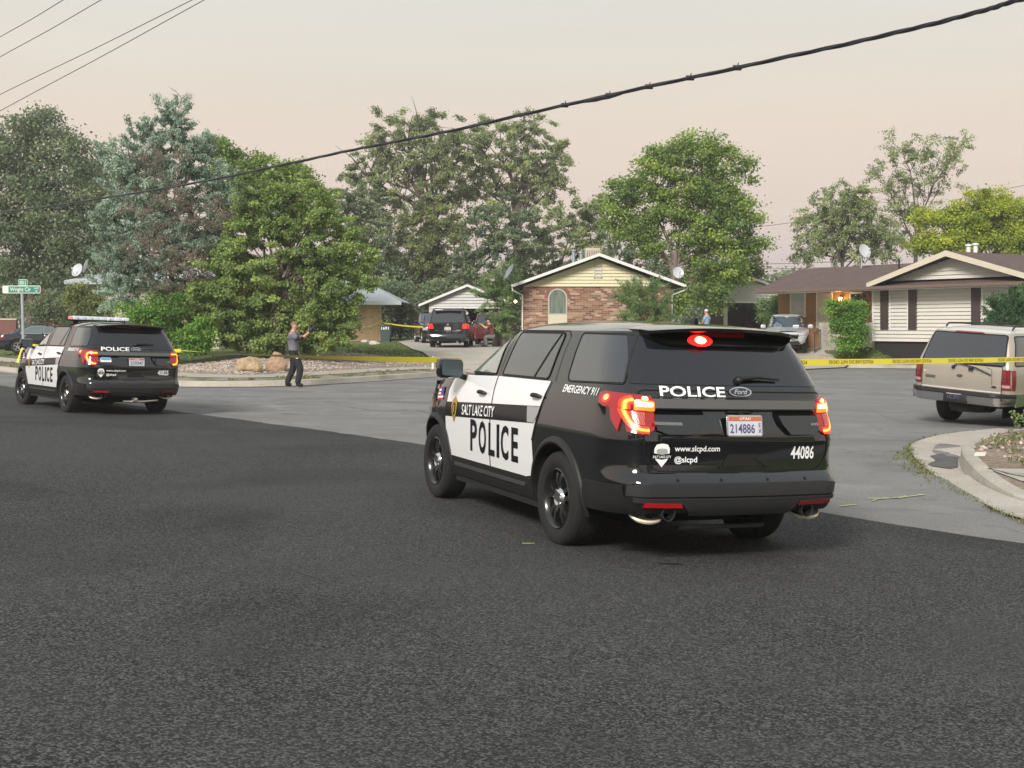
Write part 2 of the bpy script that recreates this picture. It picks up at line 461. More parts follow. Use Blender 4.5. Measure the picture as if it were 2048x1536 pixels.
def decal(mb, sh, face, s, u, v, width, h, m, off=0.006, ang=0.0, bold=0.0, shear=0.0, space=1.0, flip=None, lean=0.0):
    V, F = text_fit(s, width, h, bold=bold, shear=shear, space=space)
    bm = bmesh.new(); vs = [bm.verts.new((a, b, 0)) for a, b in V]
    for f in F:
        try: bm.faces.new([vs[i] for i in f])
        except ValueError: pass
    x0 = -width/2; k = max(2, int(width/0.08))
    for i in range(1, k):
        bmesh.ops.bisect_plane(bm, geom=bm.verts[:]+bm.edges[:]+bm.faces[:], plane_co=(x0+width*i/k, 0, 0), plane_no=(1, 0, 0), dist=1e-6)
    bm.verts.index_update()
    ca, sa = math.cos(ang), math.sin(ang)
    # text +x runs: on the left side towards the rear (-x), on the rear towards -y, right side +x, front +y
    sg = {'L': -1, 'rear': -1, 'R': 1, 'front': 1}[face]
    vs2 = []
    for q in bm.verts:
        a, b = q.co.x, q.co.y
        a2, b2 = a*ca-b*sa, a*sa+b*ca
        vs2.append(sh.map(face, u+sg*a2, v+b2, off))
    mb.add(vs2, [[q.index for q in f.verts] for f in bm.faces], m)
    bm.free(); return mb

def lower_shell(mb, sh, m, zb, zt, zs, arches, rr, xs0, xs1, wz, zrear=None):
    """zb rocker height; zt(x) top; arches: list of centre x; rr arch radius"""
    xs = list(np.arange(xs0, xs1+1e-6, 0.07))
    for c in arches:
        xs += [c+rr*math.cos(R(a)) for a in range(0, 181, 6)]+[c-rr-0.004, c+rr+0.004]
    xs = sorted(x for x in xs if xs0 <= x <= xs1)
    def bot(x):
        for c in arches:
            if abs(x-c) < rr: return max(zb, wz+math.sqrt(rr*rr-(x-c)**2))
        return zrear if (zrear and x < arches[0]) else zb
    cols = []
    for t in np.linspace(0, 1, 7): cols.append(('r', t))
    for a in np.linspace(9, 90, 10): cols.append(('rc', a))
    for x in xs: cols.append(('s', x))
    for a in np.linspace(80, 0, 10): cols.append(('fc', a))
    for t in np.linspace(0.85, 0, 6): cols.append(('f', t))
    def pos(c, z):
        w = sh.w(z)
        if c[0] == 'r': y = (w-sh.RCY)*c[1]; return Vector((sh.rear(y, z), y, z))
        if c[0] == 'rc':
            a = R(c[1]); x0 = sh.xr(z)+sh.bow+sh.RCX
            xx = min(x0-sh.RCX*math.cos(a), xs0-0.001*(90-c[1])); return Vector((xx, w-sh.RCY+sh.RCY*math.sin(a), z))
        if c[0] == 's': return Vector((c[1], sh.side(c[1], z), z))
        if c[0] == 'fc':
            a = R(c[1]); x0 = sh.xf(z)-sh.fbow-sh.FCX
            xx = max(x0+sh.FCX*math.cos(a), xs1+0.001*(90-c[1])); return Vector((xx, w-sh.FCY+sh.FCY*math.sin(a), z))
        y = (w-sh.FCY)*c[1]; return Vector((sh.front(y, z), y, z))
    n = len(zs)
    for sg in (1, -1):
        vs = []; zz = []
        for c in cols:
            x = pos(c, 0.9).x; b = bot(x) if c[0] in ('r', 's', 'rc', 'fc') else zb
            t = zt(x)
            for z in zs:
                z2 = min(max(z, b), t); p = pos(c, z2); vs.append(Vector((p.x, p.y*sg, p.z))); zz.append(z2)
        fs = []
        for i in range(len(cols)-1):
            for k in range(n-1):
                a, b, c_, d = i*n+k, i*n+k+1, (i+1)*n+k+1, (i+1)*n+k
                if zz[b]-zz[a] < 1e-6 and zz[c_]-zz[d] < 1e-6: continue
                f = [a, d, c_, b]
                if zz[b]-zz[a] < 1e-6: f = [a, d, c_]
                elif zz[c_]-zz[d] < 1e-6: f = [a, d, b]
                fs.append(f)
        mb.add(vs, fs, m, True)
    return bot

def hood(mb, sh, m, zt, x0, x1, crown=0.05):
    xs = np.linspace(x0, x1, 16); ys = np.linspace(-1, 1, 15); vs = []; fs = []
    for x in xs:
        w = sh.side(x, zt(x))
        for y in ys: vs.append((x, y*w, zt(x)+crown*(1-abs(y)**2.5)))
    for i in range(len(xs)-1):
        for j in range(len(ys)-1):
            a = i*len(ys)+j; fs.append((a, a+1, a+1+len(ys), a+len(ys)))
    mb.add(vs, fs, m, True)
def ring_cols(sh, z, nside=20):
    pts = []; w = sh.w(z)
    for t in np.linspace(0, 1, 7): y = (w-sh.RCY)*t; pts.append((sh.rear(y, z), y))
    for a in np.linspace(9, 90, 10):
        a = R(a); pts.append((sh.xr(z)+sh.bow+sh.RCX-sh.RCX*math.cos(a), w-sh.RCY+sh.RCY*math.sin(a)))
    x0 = sh.xr(z)+sh.bow+sh.RCX; x1 = sh.xf(z)-sh.fbow-sh.FCX
    for t in np.linspace(0, 1, nside)[1:-1]: pts.append((x0+(x1-x0)*t, w))
    for a in np.linspace(90, 0, 10):
        a = R(a); pts.append((sh.xf(z)-sh.fbow-sh.FCX+sh.FCX*math.cos(a), w-sh.FCY+sh.FCY*math.sin(a)))
    for t in np.linspace(0.85, 0, 6): y = (w-sh.FCY)*t; pts.append((sh.front(y, z), y))
    return pts
def upper_shell(mb, sh, m, zs, h, mroof=None, pw=3.2):
    rings = []
    for z in zs: rings.append([(x, y, z) for x, y in ring_cols(sh, z)])
    base = ring_cols(sh, zs[-1]); z0 = zs[-1]; xc = (sh.xr(z0)+sh.xf(z0))/2; k0 = len(rings)-1
    for f in (0.985, 0.96, 0.92, 0.85, 0.72, 0.55, 0.35, 0.15, 0.0):
        rings.append([(xc+(x-xc)*f, y*f, z0+h*(1-f**pw)) for x, y in base])
    n = len(base)
    for sg in (1, -1):
        for part, (a, b) in enumerate(((0, k0), (k0, len(rings)-1))):
            vs = [Vector((x, y*sg, z)) for r in rings[a:b+1] for x, y, z in r]; fs = []
            for i in range(b-a):
                for k in range(n-1): fs.append((i*n+k, i*n+k+1, (i+1)*n+k+1, (i+1)*n+k))
            mb.add(vs, fs, m if part == 0 else (mroof or m), True)

def wheel(parent, x, y, r=0.372, wd=0.245, style='police', rr=0.235, steer=0.0, sgn=1):
    """sgn +1: outer face towards +y"""
    t = MB(); h = wd/2
    prof = [(rr, h*0.80), (rr+0.012, h*0.92), (r*0.80, h*1.02), (r*0.92, h*0.97), (r*0.975, h*0.80), (r, h*0.55), (r, -h*0.55), (r*0.975, -h*0.85), (r*0.92, -h), (rr+0.01, -h), (rr, -h*0.8)]
    t.lathe([(a, b*sgn) for a, b in prof], M_RUB, 48)
    for q in (-0.45, -0.15, 0.15, 0.45):      # tread grooves
        t.lathe([(r+0.0015, (q-0.03)*h), (r+0.0015, (q+0.03)*h)], M_DARK, 48)
    o = t.build('wheel', parent); o.location = (x, y, r); o.rotation_euler = (0, 0, steer)
    k = MB(); mr = M_RIMB if style in ('police', 'dark') else M_ALLOY
    k.lathe([(rr+0.004, h*0.90*sgn), (rr-0.004, h*0.95*sgn), (rr-0.018, h*0.86*sgn), (rr-0.03, h*0.45*sgn), (rr-0.035, -h*0.6*sgn)], mr, 40)
    k.lathe([(rr-0.03, h*0.05*sgn), (0.0, h*0.02*sgn)], M_DARK, 40)
    ns = 5 if style != 'six' else 6
    for i in range(ns):
        a = 2*math.pi*i/ns+0.3
        for da in ((-0.21, 0.21) if style == 'police' else (-0.09, 0.09)):
            b = a+da; c, s_ = math.cos(b), math.sin(b); c2, s2 = math.cos(a+da*1.05), math.sin(a+da*1.05)
            n_ = Vector((-s_, 0, c)); wv = 0.019 if style == 'police' else 0.022
            p0 = Vector((c*0.06, h*0.62*sgn, s_*0.06)); p1 = Vector((c2*(rr-0.02), h*0.66*sgn, s2*(rr-0.02))); pm = (p0+p1)/2+Vector((0, 0.018*sgn, 0))
            d = Vector((0, -0.035*sgn, 0)); vs = []
            for p in (p0, pm, p1):
                vs += [p+n_*wv*1.15+d, p+n_*wv, p-n_*wv, p-n_*wv*1.15+d]
            fs = []
            for q in range(2):
                for e in range(3): fs.append((q*4+e, q*4+e+1, q*4+e+5, q*4+e+4))
            k.add(vs, fs, mr, True)
    if style == 'police':
        k.lathe([(0.085, h*0.60*sgn), (0.08, h*0.72*sgn), (0.055, h*0.86*sgn), (0.03, h*0.80*sgn), (0.0, h*0.82*sgn)], M_CHROME, 24)
        for i in range(5):
            a = 2*math.pi*i/5; k.lathe([(0.012, h*0.70*sgn), (0.011, h*0.86*sgn), (0, h*0.88*sgn)], M_CHROME, 8, c=(0.062*math.cos(a), 0, 0.062*math.sin(a)))
    else:
        k.lathe([(0.07, h*0.62*sgn), (0.06, h*0.72*sgn), (0.0, h*0.74*sgn)], mr, 20)
    k.build('rim', o)
    return o

def arch(mb_l, mb_f, sh, c, rr, wz, zb, m_fl, sg, fw=0.055, yin=0.50, off=0.012):
    """liner and flare"""
    a0 = math.asin(max(-1, min(1, (zb-wz)/rr)))
    A = np.linspace(a0, math.pi-a0, 30)
    vs = []; fs = []
    for a in A:
        x, z = c+rr*math.cos(a), wz+rr*math.sin(a); y = sh.side(x, z)
        vs += [(x, y*sg, z), (x, yin*sg, z)]
    for i in range(len(A)-1): fs.append((2*i, 2*i+1, 2*i+3, 2*i+2))
    mb_l.add(vs, fs, M_DARK)
    mb_l.add([(c+rr*math.cos(a), yin*sg, wz+rr*math.sin(a)) for a in A]+[(c-rr, yin*sg, 0.2), (c+rr, yin*sg, 0.2)], [tuple(range(len(A)+2))], M_DARK)
    if m_fl is None: return
    vs = []; fs = []
    for a in A:
        for q, of in ((rr-0.003, -0.012), (rr-0.003, off+0.014), (rr+0.012, off+0.02), (rr+fw*0.85, off+0.004), (rr+fw, -0.004)):
            x, z = c+q*math.cos(a), wz+q*math.sin(a)
            y = sh.side(x, z)+of; vs.append((x, y*sg, z))
    for i in range(len(A)-1):
        for k in range(4): fs.append((5*i+k, 5*i+k+1, 5*i+k+6, 5*i+k+5))
    mb_f.add(vs, fs, m_fl, True)

def plate_part(parent, sh, u, v, top, main, style, side='', w_=0.305, h_=0.155, tilt=None, yaw=0, off=0.02):
    """licence plate on the rear"""
    p = sh.map('rear', u, v, off); n = sh.Nn('rear', u, v)
    if tilt is not None: n = Vector((-math.cos(tilt), 0, math.sin(tilt)))
    ex = Vector((0, -1, 0)); ez = n.cross(ex).normalized()
    if ez.z < 0: ez = -ez
    M = Matrix((ex, ez, n)).transposed()
    mb = MB()
    mw = mat('plate_white', (0.62, 0.62, 0.66), 0.45, vary=0.06, vscale=40); mo = mat('plate_orange', (0.52, 0.16, 0.08), 0.45); mn = mat('plate_navy', (0.09, 0.09, 0.20), 0.5)
    mf = mat('plate_frame', (0.55, 0.55, 0.56), 0.3, metal=0.7)
    def T(a, b, c): return p+M @ Vector((a, b, c))
    def quad(a0, b0, a1, b1, c, m): mb.add([T(a0, b0, c), T(a1, b0, c), T(a1, b1, c), T(a0, b1, c)], [(0, 1, 2, 3)], m)
    rp = rpoly([(-w_/2, -h_/2), (w_/2, -h_/2), (w_/2, h_/2), (-w_/2, h_/2)], 0.02)
    mb.add([T(a, b, -0.012) for a, b in rp]+[T(a, b, 0.0) for a, b in rp],
           [tuple(range(len(rp), 2*len(rp)))]+[(i, (i+1) % len(rp), len(rp)+(i+1) % len(rp), len(rp)+i) for i in range(len(rp))], mf)
    quad(-w_/2+0.008, -h_/2+0.008, w_/2-0.008, h_/2-0.008, 0.002, mw)
    if style == 'utah':
        quad(-w_/2+0.01, h_*0.22, w_/2-0.01, h_/2-0.010, 0.004, mo)
        V, F = text_fit(top, w_*0.30, 0.02, bold=0.02); mb.add([T(a, b+h_*0.27, 0.006) for a, b in V], F, M_LET)
        V, F = text_fit(main, w_*(0.70 if side else 0.8), 0.068, bold=0.015); mb.add([T(a-(0.026 if side else 0), b-h_*0.34, 0.006) for a, b in V], F, mn)
        if side:
            for k, ch in enumerate(side):
                V, F = text2d(ch, 0.03, bold=0.01); mb.add([T(a+w_*0.41, b-h_*0.06-k*0.042, 0.006) for a, b in V], F, mn)
    else:
        V, F = text_fit(main, w_*0.8, 0.07, bold=0.01); mb.add([T(a, b-h_*0.2, 0.006) for a, b in V], F, mn)
        V, F = text_fit(top, w_*0.4, 0.018); mb.add([T(a, b+h_*0.30, 0.006) for a, b in V], F, mo)
    return mb.build('licence_plate', parent, fixn=False)

def mirror_part(parent, x, y, z, m, sg, glassm, sc=1.0):
    mb = MB()
    pts = []
    mb.tube([(x+0.02, y*sg, z-0.06), (x, (y+0.12)*sg, z-0.02)], 0.028, M_PLAST, 8)
    mb.box((x-0.01, (y+0.22*sc)*sg, z+0.045), (0.15*sc, 0.25*sc, 0.19*sc), m, rot=(0, 0, -0.12*sg), bev=0.045*sc)
    o = mb.build('side_mirror', parent)
    g = MB(); cx, cy, cz = x-0.01-0.076*sc, (y+0.215*sc)*sg, z+0.045
    P = rpoly([(-0.10*sc, -0.07*sc), (0.10*sc, -0.07*sc), (0.10*sc, 0.07*sc), (-0.10*sc, 0.07*sc)], 0.03)
    vs = [(cx-0.002+0.12*sg*a*sg, cy+a, cz+b) for a, b in P]
    g.add(vs, [tuple(range(len(vs)))], glassm); g.build('mirror_glass', o)
    return o
def handle_part(parent, sh, face, x, z, m, ln=0.17):
    mb = MB(); sg = 1 if face == 'L' else -1
    patch(mb, sh, face, rpoly([(x-0.06, z-0.035), (x+0.06, z-0.035), (x+0.06, z+0.04), (x-0.06, z+0.04)], 0.03), M_GAP if m is M_PLAST else m, 0.0015)
    pts = [sh.map(face, x+d, z+0.004*math.cos(d*20), 0.012+0.028*(1-(d/(ln/2))**2)**0.5) for d in np.linspace(-ln/2, ln/2, 9)]
    mb.tube(pts, [0.012, 0.017, 0.019, 0.019, 0.019, 0.019, 0.019, 0.017, 0.012], m, 8)
    return mb.build('door_handle', parent)

# ------------------------------------------------------------------ police SUV
def police_suv(name, label, loc, rot, cfg):
    t = thing(name, label, 'police car', loc, rot, 'police cars parked on the dark road')
    W = [(0.25, 0.89), (0.33, 0.935), (0.45, 0.965), (0.6, 0.978), (0.8, 0.985), (0.95, 0.985), (1.02, 0.975), (1.10, 0.965), (1.18, 0.948), (1.285, 0.915), (1.35, 0.895), (1.53, 0.835), (1.70, 0.765)]
    XR = [(0.25, -0.98), (0.36, -1.04), (0.42, -1.13), (0.52, -1.165), (0.53, -1.18), (0.61, -1.185), (0.63, -1.175), (0.665, -1.148), (0.69, -1.120), (0.80, -1.113), (0.90, -1.122), (0.915, -1.128), (1.14, -1.055), (1.145, -1.085), (1.22, -1.07), (1.23, -1.048), (1.31, -1.025), (1.33, -1.01), (1.70, -0.80)]
    XF = [(0.25, 3.6), (0.4, 3.72), (0.7, 3.78), (0.9, 3.76), (1.0, 3.7), (1.25, 3.5)]
    XFu = [(1.1, 2.80), (1.285, 2.58), (1.5, 2.20), (1.70, 1.82)]
    sh = Shell(W, XR, XF); su = Shell(W, XR, XFu, FCX=0.55, FCY=0.26, fbow=0.22)
    WB, RR, WZ, ZB, BELT = 2.865, 0.435, 0.372, 0.30, 1.285
    zt = lambda x: BELT if x < 2.25 else BELT-0.04-(x-2.25)*0.06 if x < 2.6 else (BELT-0.061-(x-2.6)*0.13)
    body = MB()
    zs = [0.30, 0.36, 0.42, 0.46, 0.52, 0.53, 0.58, 0.61, 0.63, 0.665, 0.69, 0.74, 0.80, 0.86, 0.90, 0.915, 1.03, 1.14, 1.145, 1.22, 1.23, 1.285]
    lower_shell(body, sh, M_BLACK, ZB, zt, zs, (0, WB), RR, -0.55, 2.95, WZ, 0.40)
    body.build('body', t)
    hb = MB(); hood(hb, sh, M_BLACK, zt, 2.25, 3.66); hb.build('hood', t)
    cab = MB(); upper_shell(cab, su, M_BLACK, [1.285, 1.31, 1.33, 1.40, 1.48, 1.56, 1.62, 1.67, 1.70], 0.10); cab.build('roof', t)
    ub = MB(); ub.box((1.6, 0, 0.30), (3.9, 1.0, 0.16), M_DARK); ub.box((1.43, 0, 0.30), (1.95, 1.82, 0.13), M_DARK)
    ub.box((-0.77, 0, 0.46), (0.50, 1.5, 0.12), M_DARK)
    ub.tube([(0.0, -0.7, 0.36), (0.0, 0.7, 0.36)], 0.045, M_DARK, 8); ub.build('underbody', t)
    # rocker cladding
    for f in ('L', 'R'):
        ck = MB(); patch(ck, sh, f, [(0.40, 0.302), (2.46, 0.302), (2.46, 0.47), (0.44, 0.47)], M_PLAST, 0.010, 0.012, 0.07)
        patch(ck, sh, f, rpoly([(0.62, 0.395), (2.30, 0.395), (2.30, 0.425), (0.62, 0.425)], 0.01), mat('sill_moulding', (0.12, 0.12, 0.12), 0.35, metal=0.5), 0.020, 0.01, 0.1)
        ck.build('rocker_panel', t)
    for c in (0, WB):
        for sg in (1, -1):
            ln = MB(); fl = MB(); arch(ln, fl, sh, c, RR, WZ, ZB, M_PLAST, sg); ln.build('wheel_housing', t); fl.build('wheel_arch_trim', t)
    for x, st in ((0, 0), (WB, cfg.get('steer', 0))):
        for sg in (1, -1): wheel(t, x, sg*0.855, sgn=sg, steer=st)
    # doors (white) with panel gaps
    TOPF, TOPR = 1.280, 1.282
    def arcpts(c, r, a0, a1, n): return [(c+r*math.cos(R(a)), WZ+r*math.sin(R(a))) for a in np.linspace(a0, a1, n)]
    for f in ('L', 'R'):
        fd = MB(); patch(fd, sh, f, [(1.385, 0.475), (2.40, 0.475), (2.52, 0.62), (2.55, 0.85), (2.52, 1.10), (2.42, 1.255), (1.385, TOPF)], M_WHITE, 0.004, 0, 0.05)
        rd = MB(); patch(rd, sh, f, [(0.60, 0.475), (1.375, 0.475), (1.375, TOPF), (0.26, TOPR), (0.375, 0.98), (0.46, 0.79)]+[(x, z) for x, z in arcpts(0, 0.505, 30, 14, 4)], M_WHITE, 0.004, 0, 0.05)
        # stripe and lettering
        stripe = mat('stripe_black', (0.006, 0.006, 0.006), 0.3, coat=0.15, spec=0.2)
        patch(fd, sh, f, [(1.385, 0.893), (2.553, 0.845), (2.545, 0.985), (1.385, 1.035)], stripe, 0.0065, 0, 0.05)
        patch(rd, sh, f, [(0.375, 0.985), (0.43, 0.93), (1.375, 0.893), (1.375, 1.035), (0.34, 1.075)], stripe, 0.0065, 0, 0.05)
        fade = mat('stripe_fade', (0.30, 0.30, 0.30), 0.25, coat=0.6)
        patch(rd, sh, f, [(0.36, 1.02), (0.43, 0.935), (0.56, 0.93), (0.60, 1.06), (0.345, 1.07)], fade, 0.0075, 0, 0.05)
        s_ = -1 if f == 'L' else 1
        decal(fd, sh, f, 'SALT LAKE CITY', 1.69 if f == 'L' else 1.80, 0.905 if f == 'L' else 0.905, 0.80 if f == 'L' else 0.74, 0.098, M_LET, 0.010, bold=0.012, ang=R(2.2)*(1 if f == 'L' else -1))
        mb_, us = (fd, 0)
        if f == 'L':
            for ch, u, wd in (('P', 1.775, 0.17), ('O', 1.555, 0.18)): decal(fd, sh, f, ch, u, 0.582, wd, 0.29, M_LETB, 0.009, bold=0.035)
            for ch, u, wd in (('L', 1.335, 0.145), ('I', 1.185, 0.062), ('C', 1.03, 0.17), ('E', 0.81, 0.145)): decal(rd, sh, f, ch, u, 0.582, wd, 0.29, M_LETB, 0.009, bold=0.035)
            gp = mat('gold_badge', (0.50, 0.33, 0.06), 0.35, metal=0.4)
            B = [(2.30+a*0.075, 0.925+b*0.125) for a, b in ((0, 1), (0.45, 0.8), (0.85, 0.72), (1, 0.25), (0.8, -0.25), (0.45, -0.6), (0, -1), (-0.45, -0.6), (-0.8, -0.25), (-1, 0.25), (-0.85, 0.72), (-0.45, 0.8))]
            patch(fd, sh, f, B, gp, 0.011, 0, 0.05); patch(fd, sh, f, [(2.30+(a-2.30)*0.52, 0.93+(b-0.93)*0.55) for a, b in B], M_LETB, 0.013, 0, 0.05)
            patch(fd, sh, f, [(2.285, 0.90), (2.315, 0.90), (2.315, 0.965), (2.285, 0.965)], gp, 0.015, 0, 0.05)
        ribbon(fd, sh, f, [(1.38, 0.475), (2.40, 0.475), (2.525, 0.62), (2.556, 0.85), (2.526, 1.10), (2.42, 1.262)], 0.008, M_GAP, 0.0075)
        ribbon(rd, sh, f, [(1.38, 0.475), (1.38, 1.283)], 0.010, M_GAP, 0.0085)
        ribbon(rd, sh, f, [(1.38, 0.475), (0.60, 0.475)], 0.008, M_GAP, 0.0075)
        ribbon(rd, sh, f, [(0.46, 0.79), (0.375, 0.98), (0.25, 1.283)], 0.008, M_GAP, 0.0085)
        for mbx, nm, hx, hz in ((fd, 'front_door', 1.62, 1.115), (rd, 'rear_door', 0.43, 1.15)):
            o = mbx.build(nm, t, fixn=False); handle_part(o, sh, f, hx, hz, M_PLAST)
    # side glass
    seal = mat('window_seal', (0.004, 0.004, 0.004), 0.6)
    for f in ('L', 'R'):
        sg = 1 if f == 'L' else -1
        g = MB()
        A = rpoly([(1.45, 1.297), (2.40, 1.297), (2.30, 1.40), (2.05, 1.54), (1.75, 1.66), (1.45, 1.678)], [0.02, 0.02, 0.1, 0.1, 0.1, 0.02])
        patch(g, su, f, A, M_GLASS2, 0.003, 0, 0.06); ribbon(g, su, f, A, 0.018, seal, 0.006, True)
        g.build('front_window', t)
        g = MB(); Bp = rpoly([(0.33, 1.297), (1.31, 1.297), (1.23, 1.68), (0.30, 1.68)], [0.05, 0.02, 0.03, 0.06])
        patch(g, su, f, Bp, M_GLASS, 0.003, 0, 0.06); ribbon(g, su, f, Bp, 0.018, seal, 0.006, True)
        ribbon(g, su, f, [(0.62, 1.297), (0.37, 1.675)], 0.022, seal, 0.007); g.build('rear_door_window', t)
        g = MB(); C = rpoly([(-0.02, 1.297), (-0.84, 1.315), (-0.70, 1.675), (0.0, 1.68)], [0.07, 0.02, 0.02, 0.05])
        C = [(x, z) for x, z in C]
        patch(g, su, f, C, M_GLASS, 0.003, 0, 0.05); ribbon(g, su, f, C, 0.014, seal, 0.006, True, 0.03)
        g.build('quarter_window', t)
        dl = MB(); ribbon(dl, su, f, [(0.19, 1.287), (0.20, 1.5), (0.19, 1.65), (0.25, 1.699)], 0.007, M_GAP, 0.004)
        ribbon(dl, su, f, [(1.38, 1.287), (1.335, 1.695)], 0.008, M_GAP, 0.004)
        ribbon(dl, su, f, [(0.25, 1.697), (1.33, 1.697), (1.80, 1.68)], 0.007, M_GAP, 0.004)
        if f == 'L':
            dl.build('panel_line', t); dl = MB()
            decal(dl, sh, 'L', 'EMERGENCY 911', -0.305, 1.212, 0.60, 0.060, M_LET, 0.006, bold=0.012, shear=0.2)
            dl.build('lettering', t, fixn=False); dl = MB()
            fm = mat('flag_red', (0.5, 0.05, 0.05), 0.5); fb = mat('flag_blue', (0.05, 0.06, 0.25), 0.5)
            for k in range(7): patch(dl, sh, 'L', [(2.66, 1.00+k*0.017), (2.83, 0.99+k*0.017), (2.83, 1.007+k*0.017), (2.66, 1.017+k*0.017)], fm if k % 2 == 0 else M_LET, 0.006, 0, 0.1)
            patch(dl, sh, 'L', [(2.66, 1.05), (2.74, 1.045), (2.74, 1.118), (2.66, 1.125)], fb, 0.009, 0, 0.1)
            dl.build('flag_sticker', t, fixn=False); dl = MB()
            decal(dl, sh, 'L', cfg['unit'], 2.95, 1.095, 0.20, 0.045, mat('grey_lettering', (0.4, 0.4, 0.4), 0.5), 0.006, bold=0.01)
        dl.build('panel_line' if f == 'R' else 'unit_number', t)
        mirror_part(t, 2.16, 0.89, 1.28, M_BLACK if sg > 0 else M_BLACK, sg, mat('mirror_glass_mat', (0.10, 0.13, 0.14), 0.08, metal=0.5))
    ws = MB(); patch(ws, su, 'front', [(-0.62, 1.29), (0.62, 1.29), (0.55, 1.68), (-0.55, 1.68)], M_GLASS, 0.004); ws.build('windscreen', t)
    # ---- tailgate
    tg = MB()
    patch(tg, su, 'rear', rpoly([(-0.83, 1.318), (0.83, 1.318), (0.715, 1.685), (-0.715, 1.685)], 0.03), M_GLASSR, 0.005, 0, 0.06)
    tgo = tg.build('rear_window', t)
    wp = MB(); pts = [su.map('rear', -0.02, 1.355, 0.03), su.map('rear', -0.18, 1.365, 0.04), su.map('rear', -0.38, 1.356, 0.03)]
    wp.tube(pts, [0.02, 0.014, 0.009], M_PLAST, 6); wp.sphere(su.map('rear', -0.02, 1.35, 0.02), 0.032, M_PLAST); wp.build('wiper', tgo)
    tl = MB()
    gate = rpoly([(-0.70, 0.70), (0.70, 0.70), (0.80, 0.82), (0.79, 1.0), (0.80, 1.275), (-0.80, 1.275), (-0.79, 1.0), (-0.80, 0.80)], 0.05)
    ribbon(tl, sh, 'rear', gate, 0.009, M_GAP, 0.003, True, 0.03)
    ribbon(tl, sh, 'rear', [(-0.79, 0.902), (0.79, 0.902)], 0.006, M_GAP, 0.004)
    patch(tl, sh, 'rear', [(-0.71, 1.155), (0.71, 1.155), (0.71, 1.212), (-0.71, 1.212)], mat('satin_trim', (0.16, 0.16, 0.155), 0.35, metal=0.6), 0.010, 0.01, 0.08)
    # number plate recess sides
    for sg in (1, -1):
        patch(tl, sh, 'rear', [(sg*0.42, 0.955), (sg*0.62, 0.955), (sg*0.70, 0.985), (sg*0.70, 1.14), (sg*0.31, 1.14), (sg*0.355, 1.03)], M_BLACK, 0.035, 0.034, 0.05)
    patch(tl, sh, 'rear', rpoly([(-0.21, 0.735), (0.17, 0.735), (0.12, 0.825), (-0.13, 0.825)], 0.02), M_DARK, 0.004, 0, 0.08)
    ribbon(tl, sh, 'rear', [(0.19, 0.725), (-0.22, 0.725), (-0.10, 0.80)], 0.012, M_BLACK, 0.014)
    patch(tl, sh, 'rear', rpoly([(-0.11, 1.115), (0.11, 1.115), (0.11, 1.142), (-0.11, 1.142)], 0.01), M_DARK, 0.02, 0.02, 0.05)
    tl.box(sh.map('rear', 0.0, 1.112, 0.03), (0.03, 0.035, 0.03), M_DARK, bev=0.008)
    tlo = tl.build('tailgate_trim', t)
    dc = MB()
    decal(dc, sh, 'rear', 'POLICE', 0.375, 1.234, 0.53, 0.075, M_LET, 0.006, bold=0.03)
    dc.build('lettering', t, fixn=False); dc = MB()
    decal(dc, sh, 'rear', cfg['unit'], -0.555, 0.785, 0.225, 0.095, M_LET, 0.006, bold=0.03)
    dc.build('unit_number', t, fixn=False); dc = MB()
    decal(dc, sh, 'rear', 'www.slcpd.com', 0.375, 0.845, 0.365, 0.042, M_LET, 0.006, bold=0.02)
    decal(dc, sh, 'rear', '@slcpd', 0.465, 0.765, 0.18, 0.042, M_LET, 0.006, bold=0.02)
    dc.build('web_address', t, fixn=False); dc = MB()
    SH = [(a*0.078+0.655, b*0.085+0.815) for a, b in ((-0.15, 1), (0.15, 1), (0.55, 0.92), (0.75, 0.6), (0.78, 0.1), (0.6, -0.35), (0, -1), (-0.6, -0.35), (-0.78, 0.1), (-0.75, 0.6), (-0.55, 0.92))]
    patch(dc, sh, 'rear', SH, M_LET, 0.006, 0, 0.05)
    patch(dc, sh, 'rear', [(0.655+(a-0.655)*0.7, 0.835+(b-0.815)*0.35) for a, b in SH], mat('grey_lettering', (0.4, 0.4, 0.4), 0.5), 0.009, 0, 0.05)
    patch(dc, sh, 'rear', [(0.575, 0.80), (0.655, 0.785), (0.735, 0.80), (0.735, 0.835), (0.655, 0.82), (0.575, 0.835)], M_LETB, 0.011, 0, 0.05)
    decal(dc, sh, 'rear', 'SALT LAKE CITY', 0.655, 0.796, 0.14, 0.020, M_LET, 0.014, bold=0.02)
    dc.build('shield_badge', t, fixn=False)
    em = MB()
    ov = [(-0.02+0.098*math.cos(a), 1.272+0.036*math.sin(a)) for a in np.linspace(0, 2*math.pi, 25)[:-1]]
    patch(em, sh, 'rear', ov, M_CHROME, 0.012, 0.012, 0.05)
    patch(em, sh, 'rear', [(a*0.9, 1.272+(b-1.272)*0.8) for a, b in ov], mat('oval_navy', (0.015, 0.018, 0.035), 0.2, coat=1), 0.014, 0, 0.05)
    decal(em, sh, 'rear', 'Ford', -0.02, 1.256, 0.12, 0.036, M_CHROME, 0.017, bold=0.02, shear=0.4)
    em.build('emblem', t, fixn=False); em = MB()
    patch(em, sh, 'rear', [(0.50, 1.015), (0.72, 1.02), (0.72, 1.045), (0.50, 1.04)], mat('badge_grey', (0.16, 0.16, 0.15), 0.3, metal=0.6), 0.038, 0, 0.05)
    decal(em, sh, 'rear', 'POLICE INTERCEPTOR', 0.61, 1.022, 0.20, 0.014, M_CHROME, 0.044)
    em.build('name_badge', t, fixn=False); em = MB()
    decal(em, sh, 'rear', 'AWD', -0.66, 1.02, 0.075, 0.02, M_CHROME, 0.040)
    em.build('name_badge', t, fixn=False)
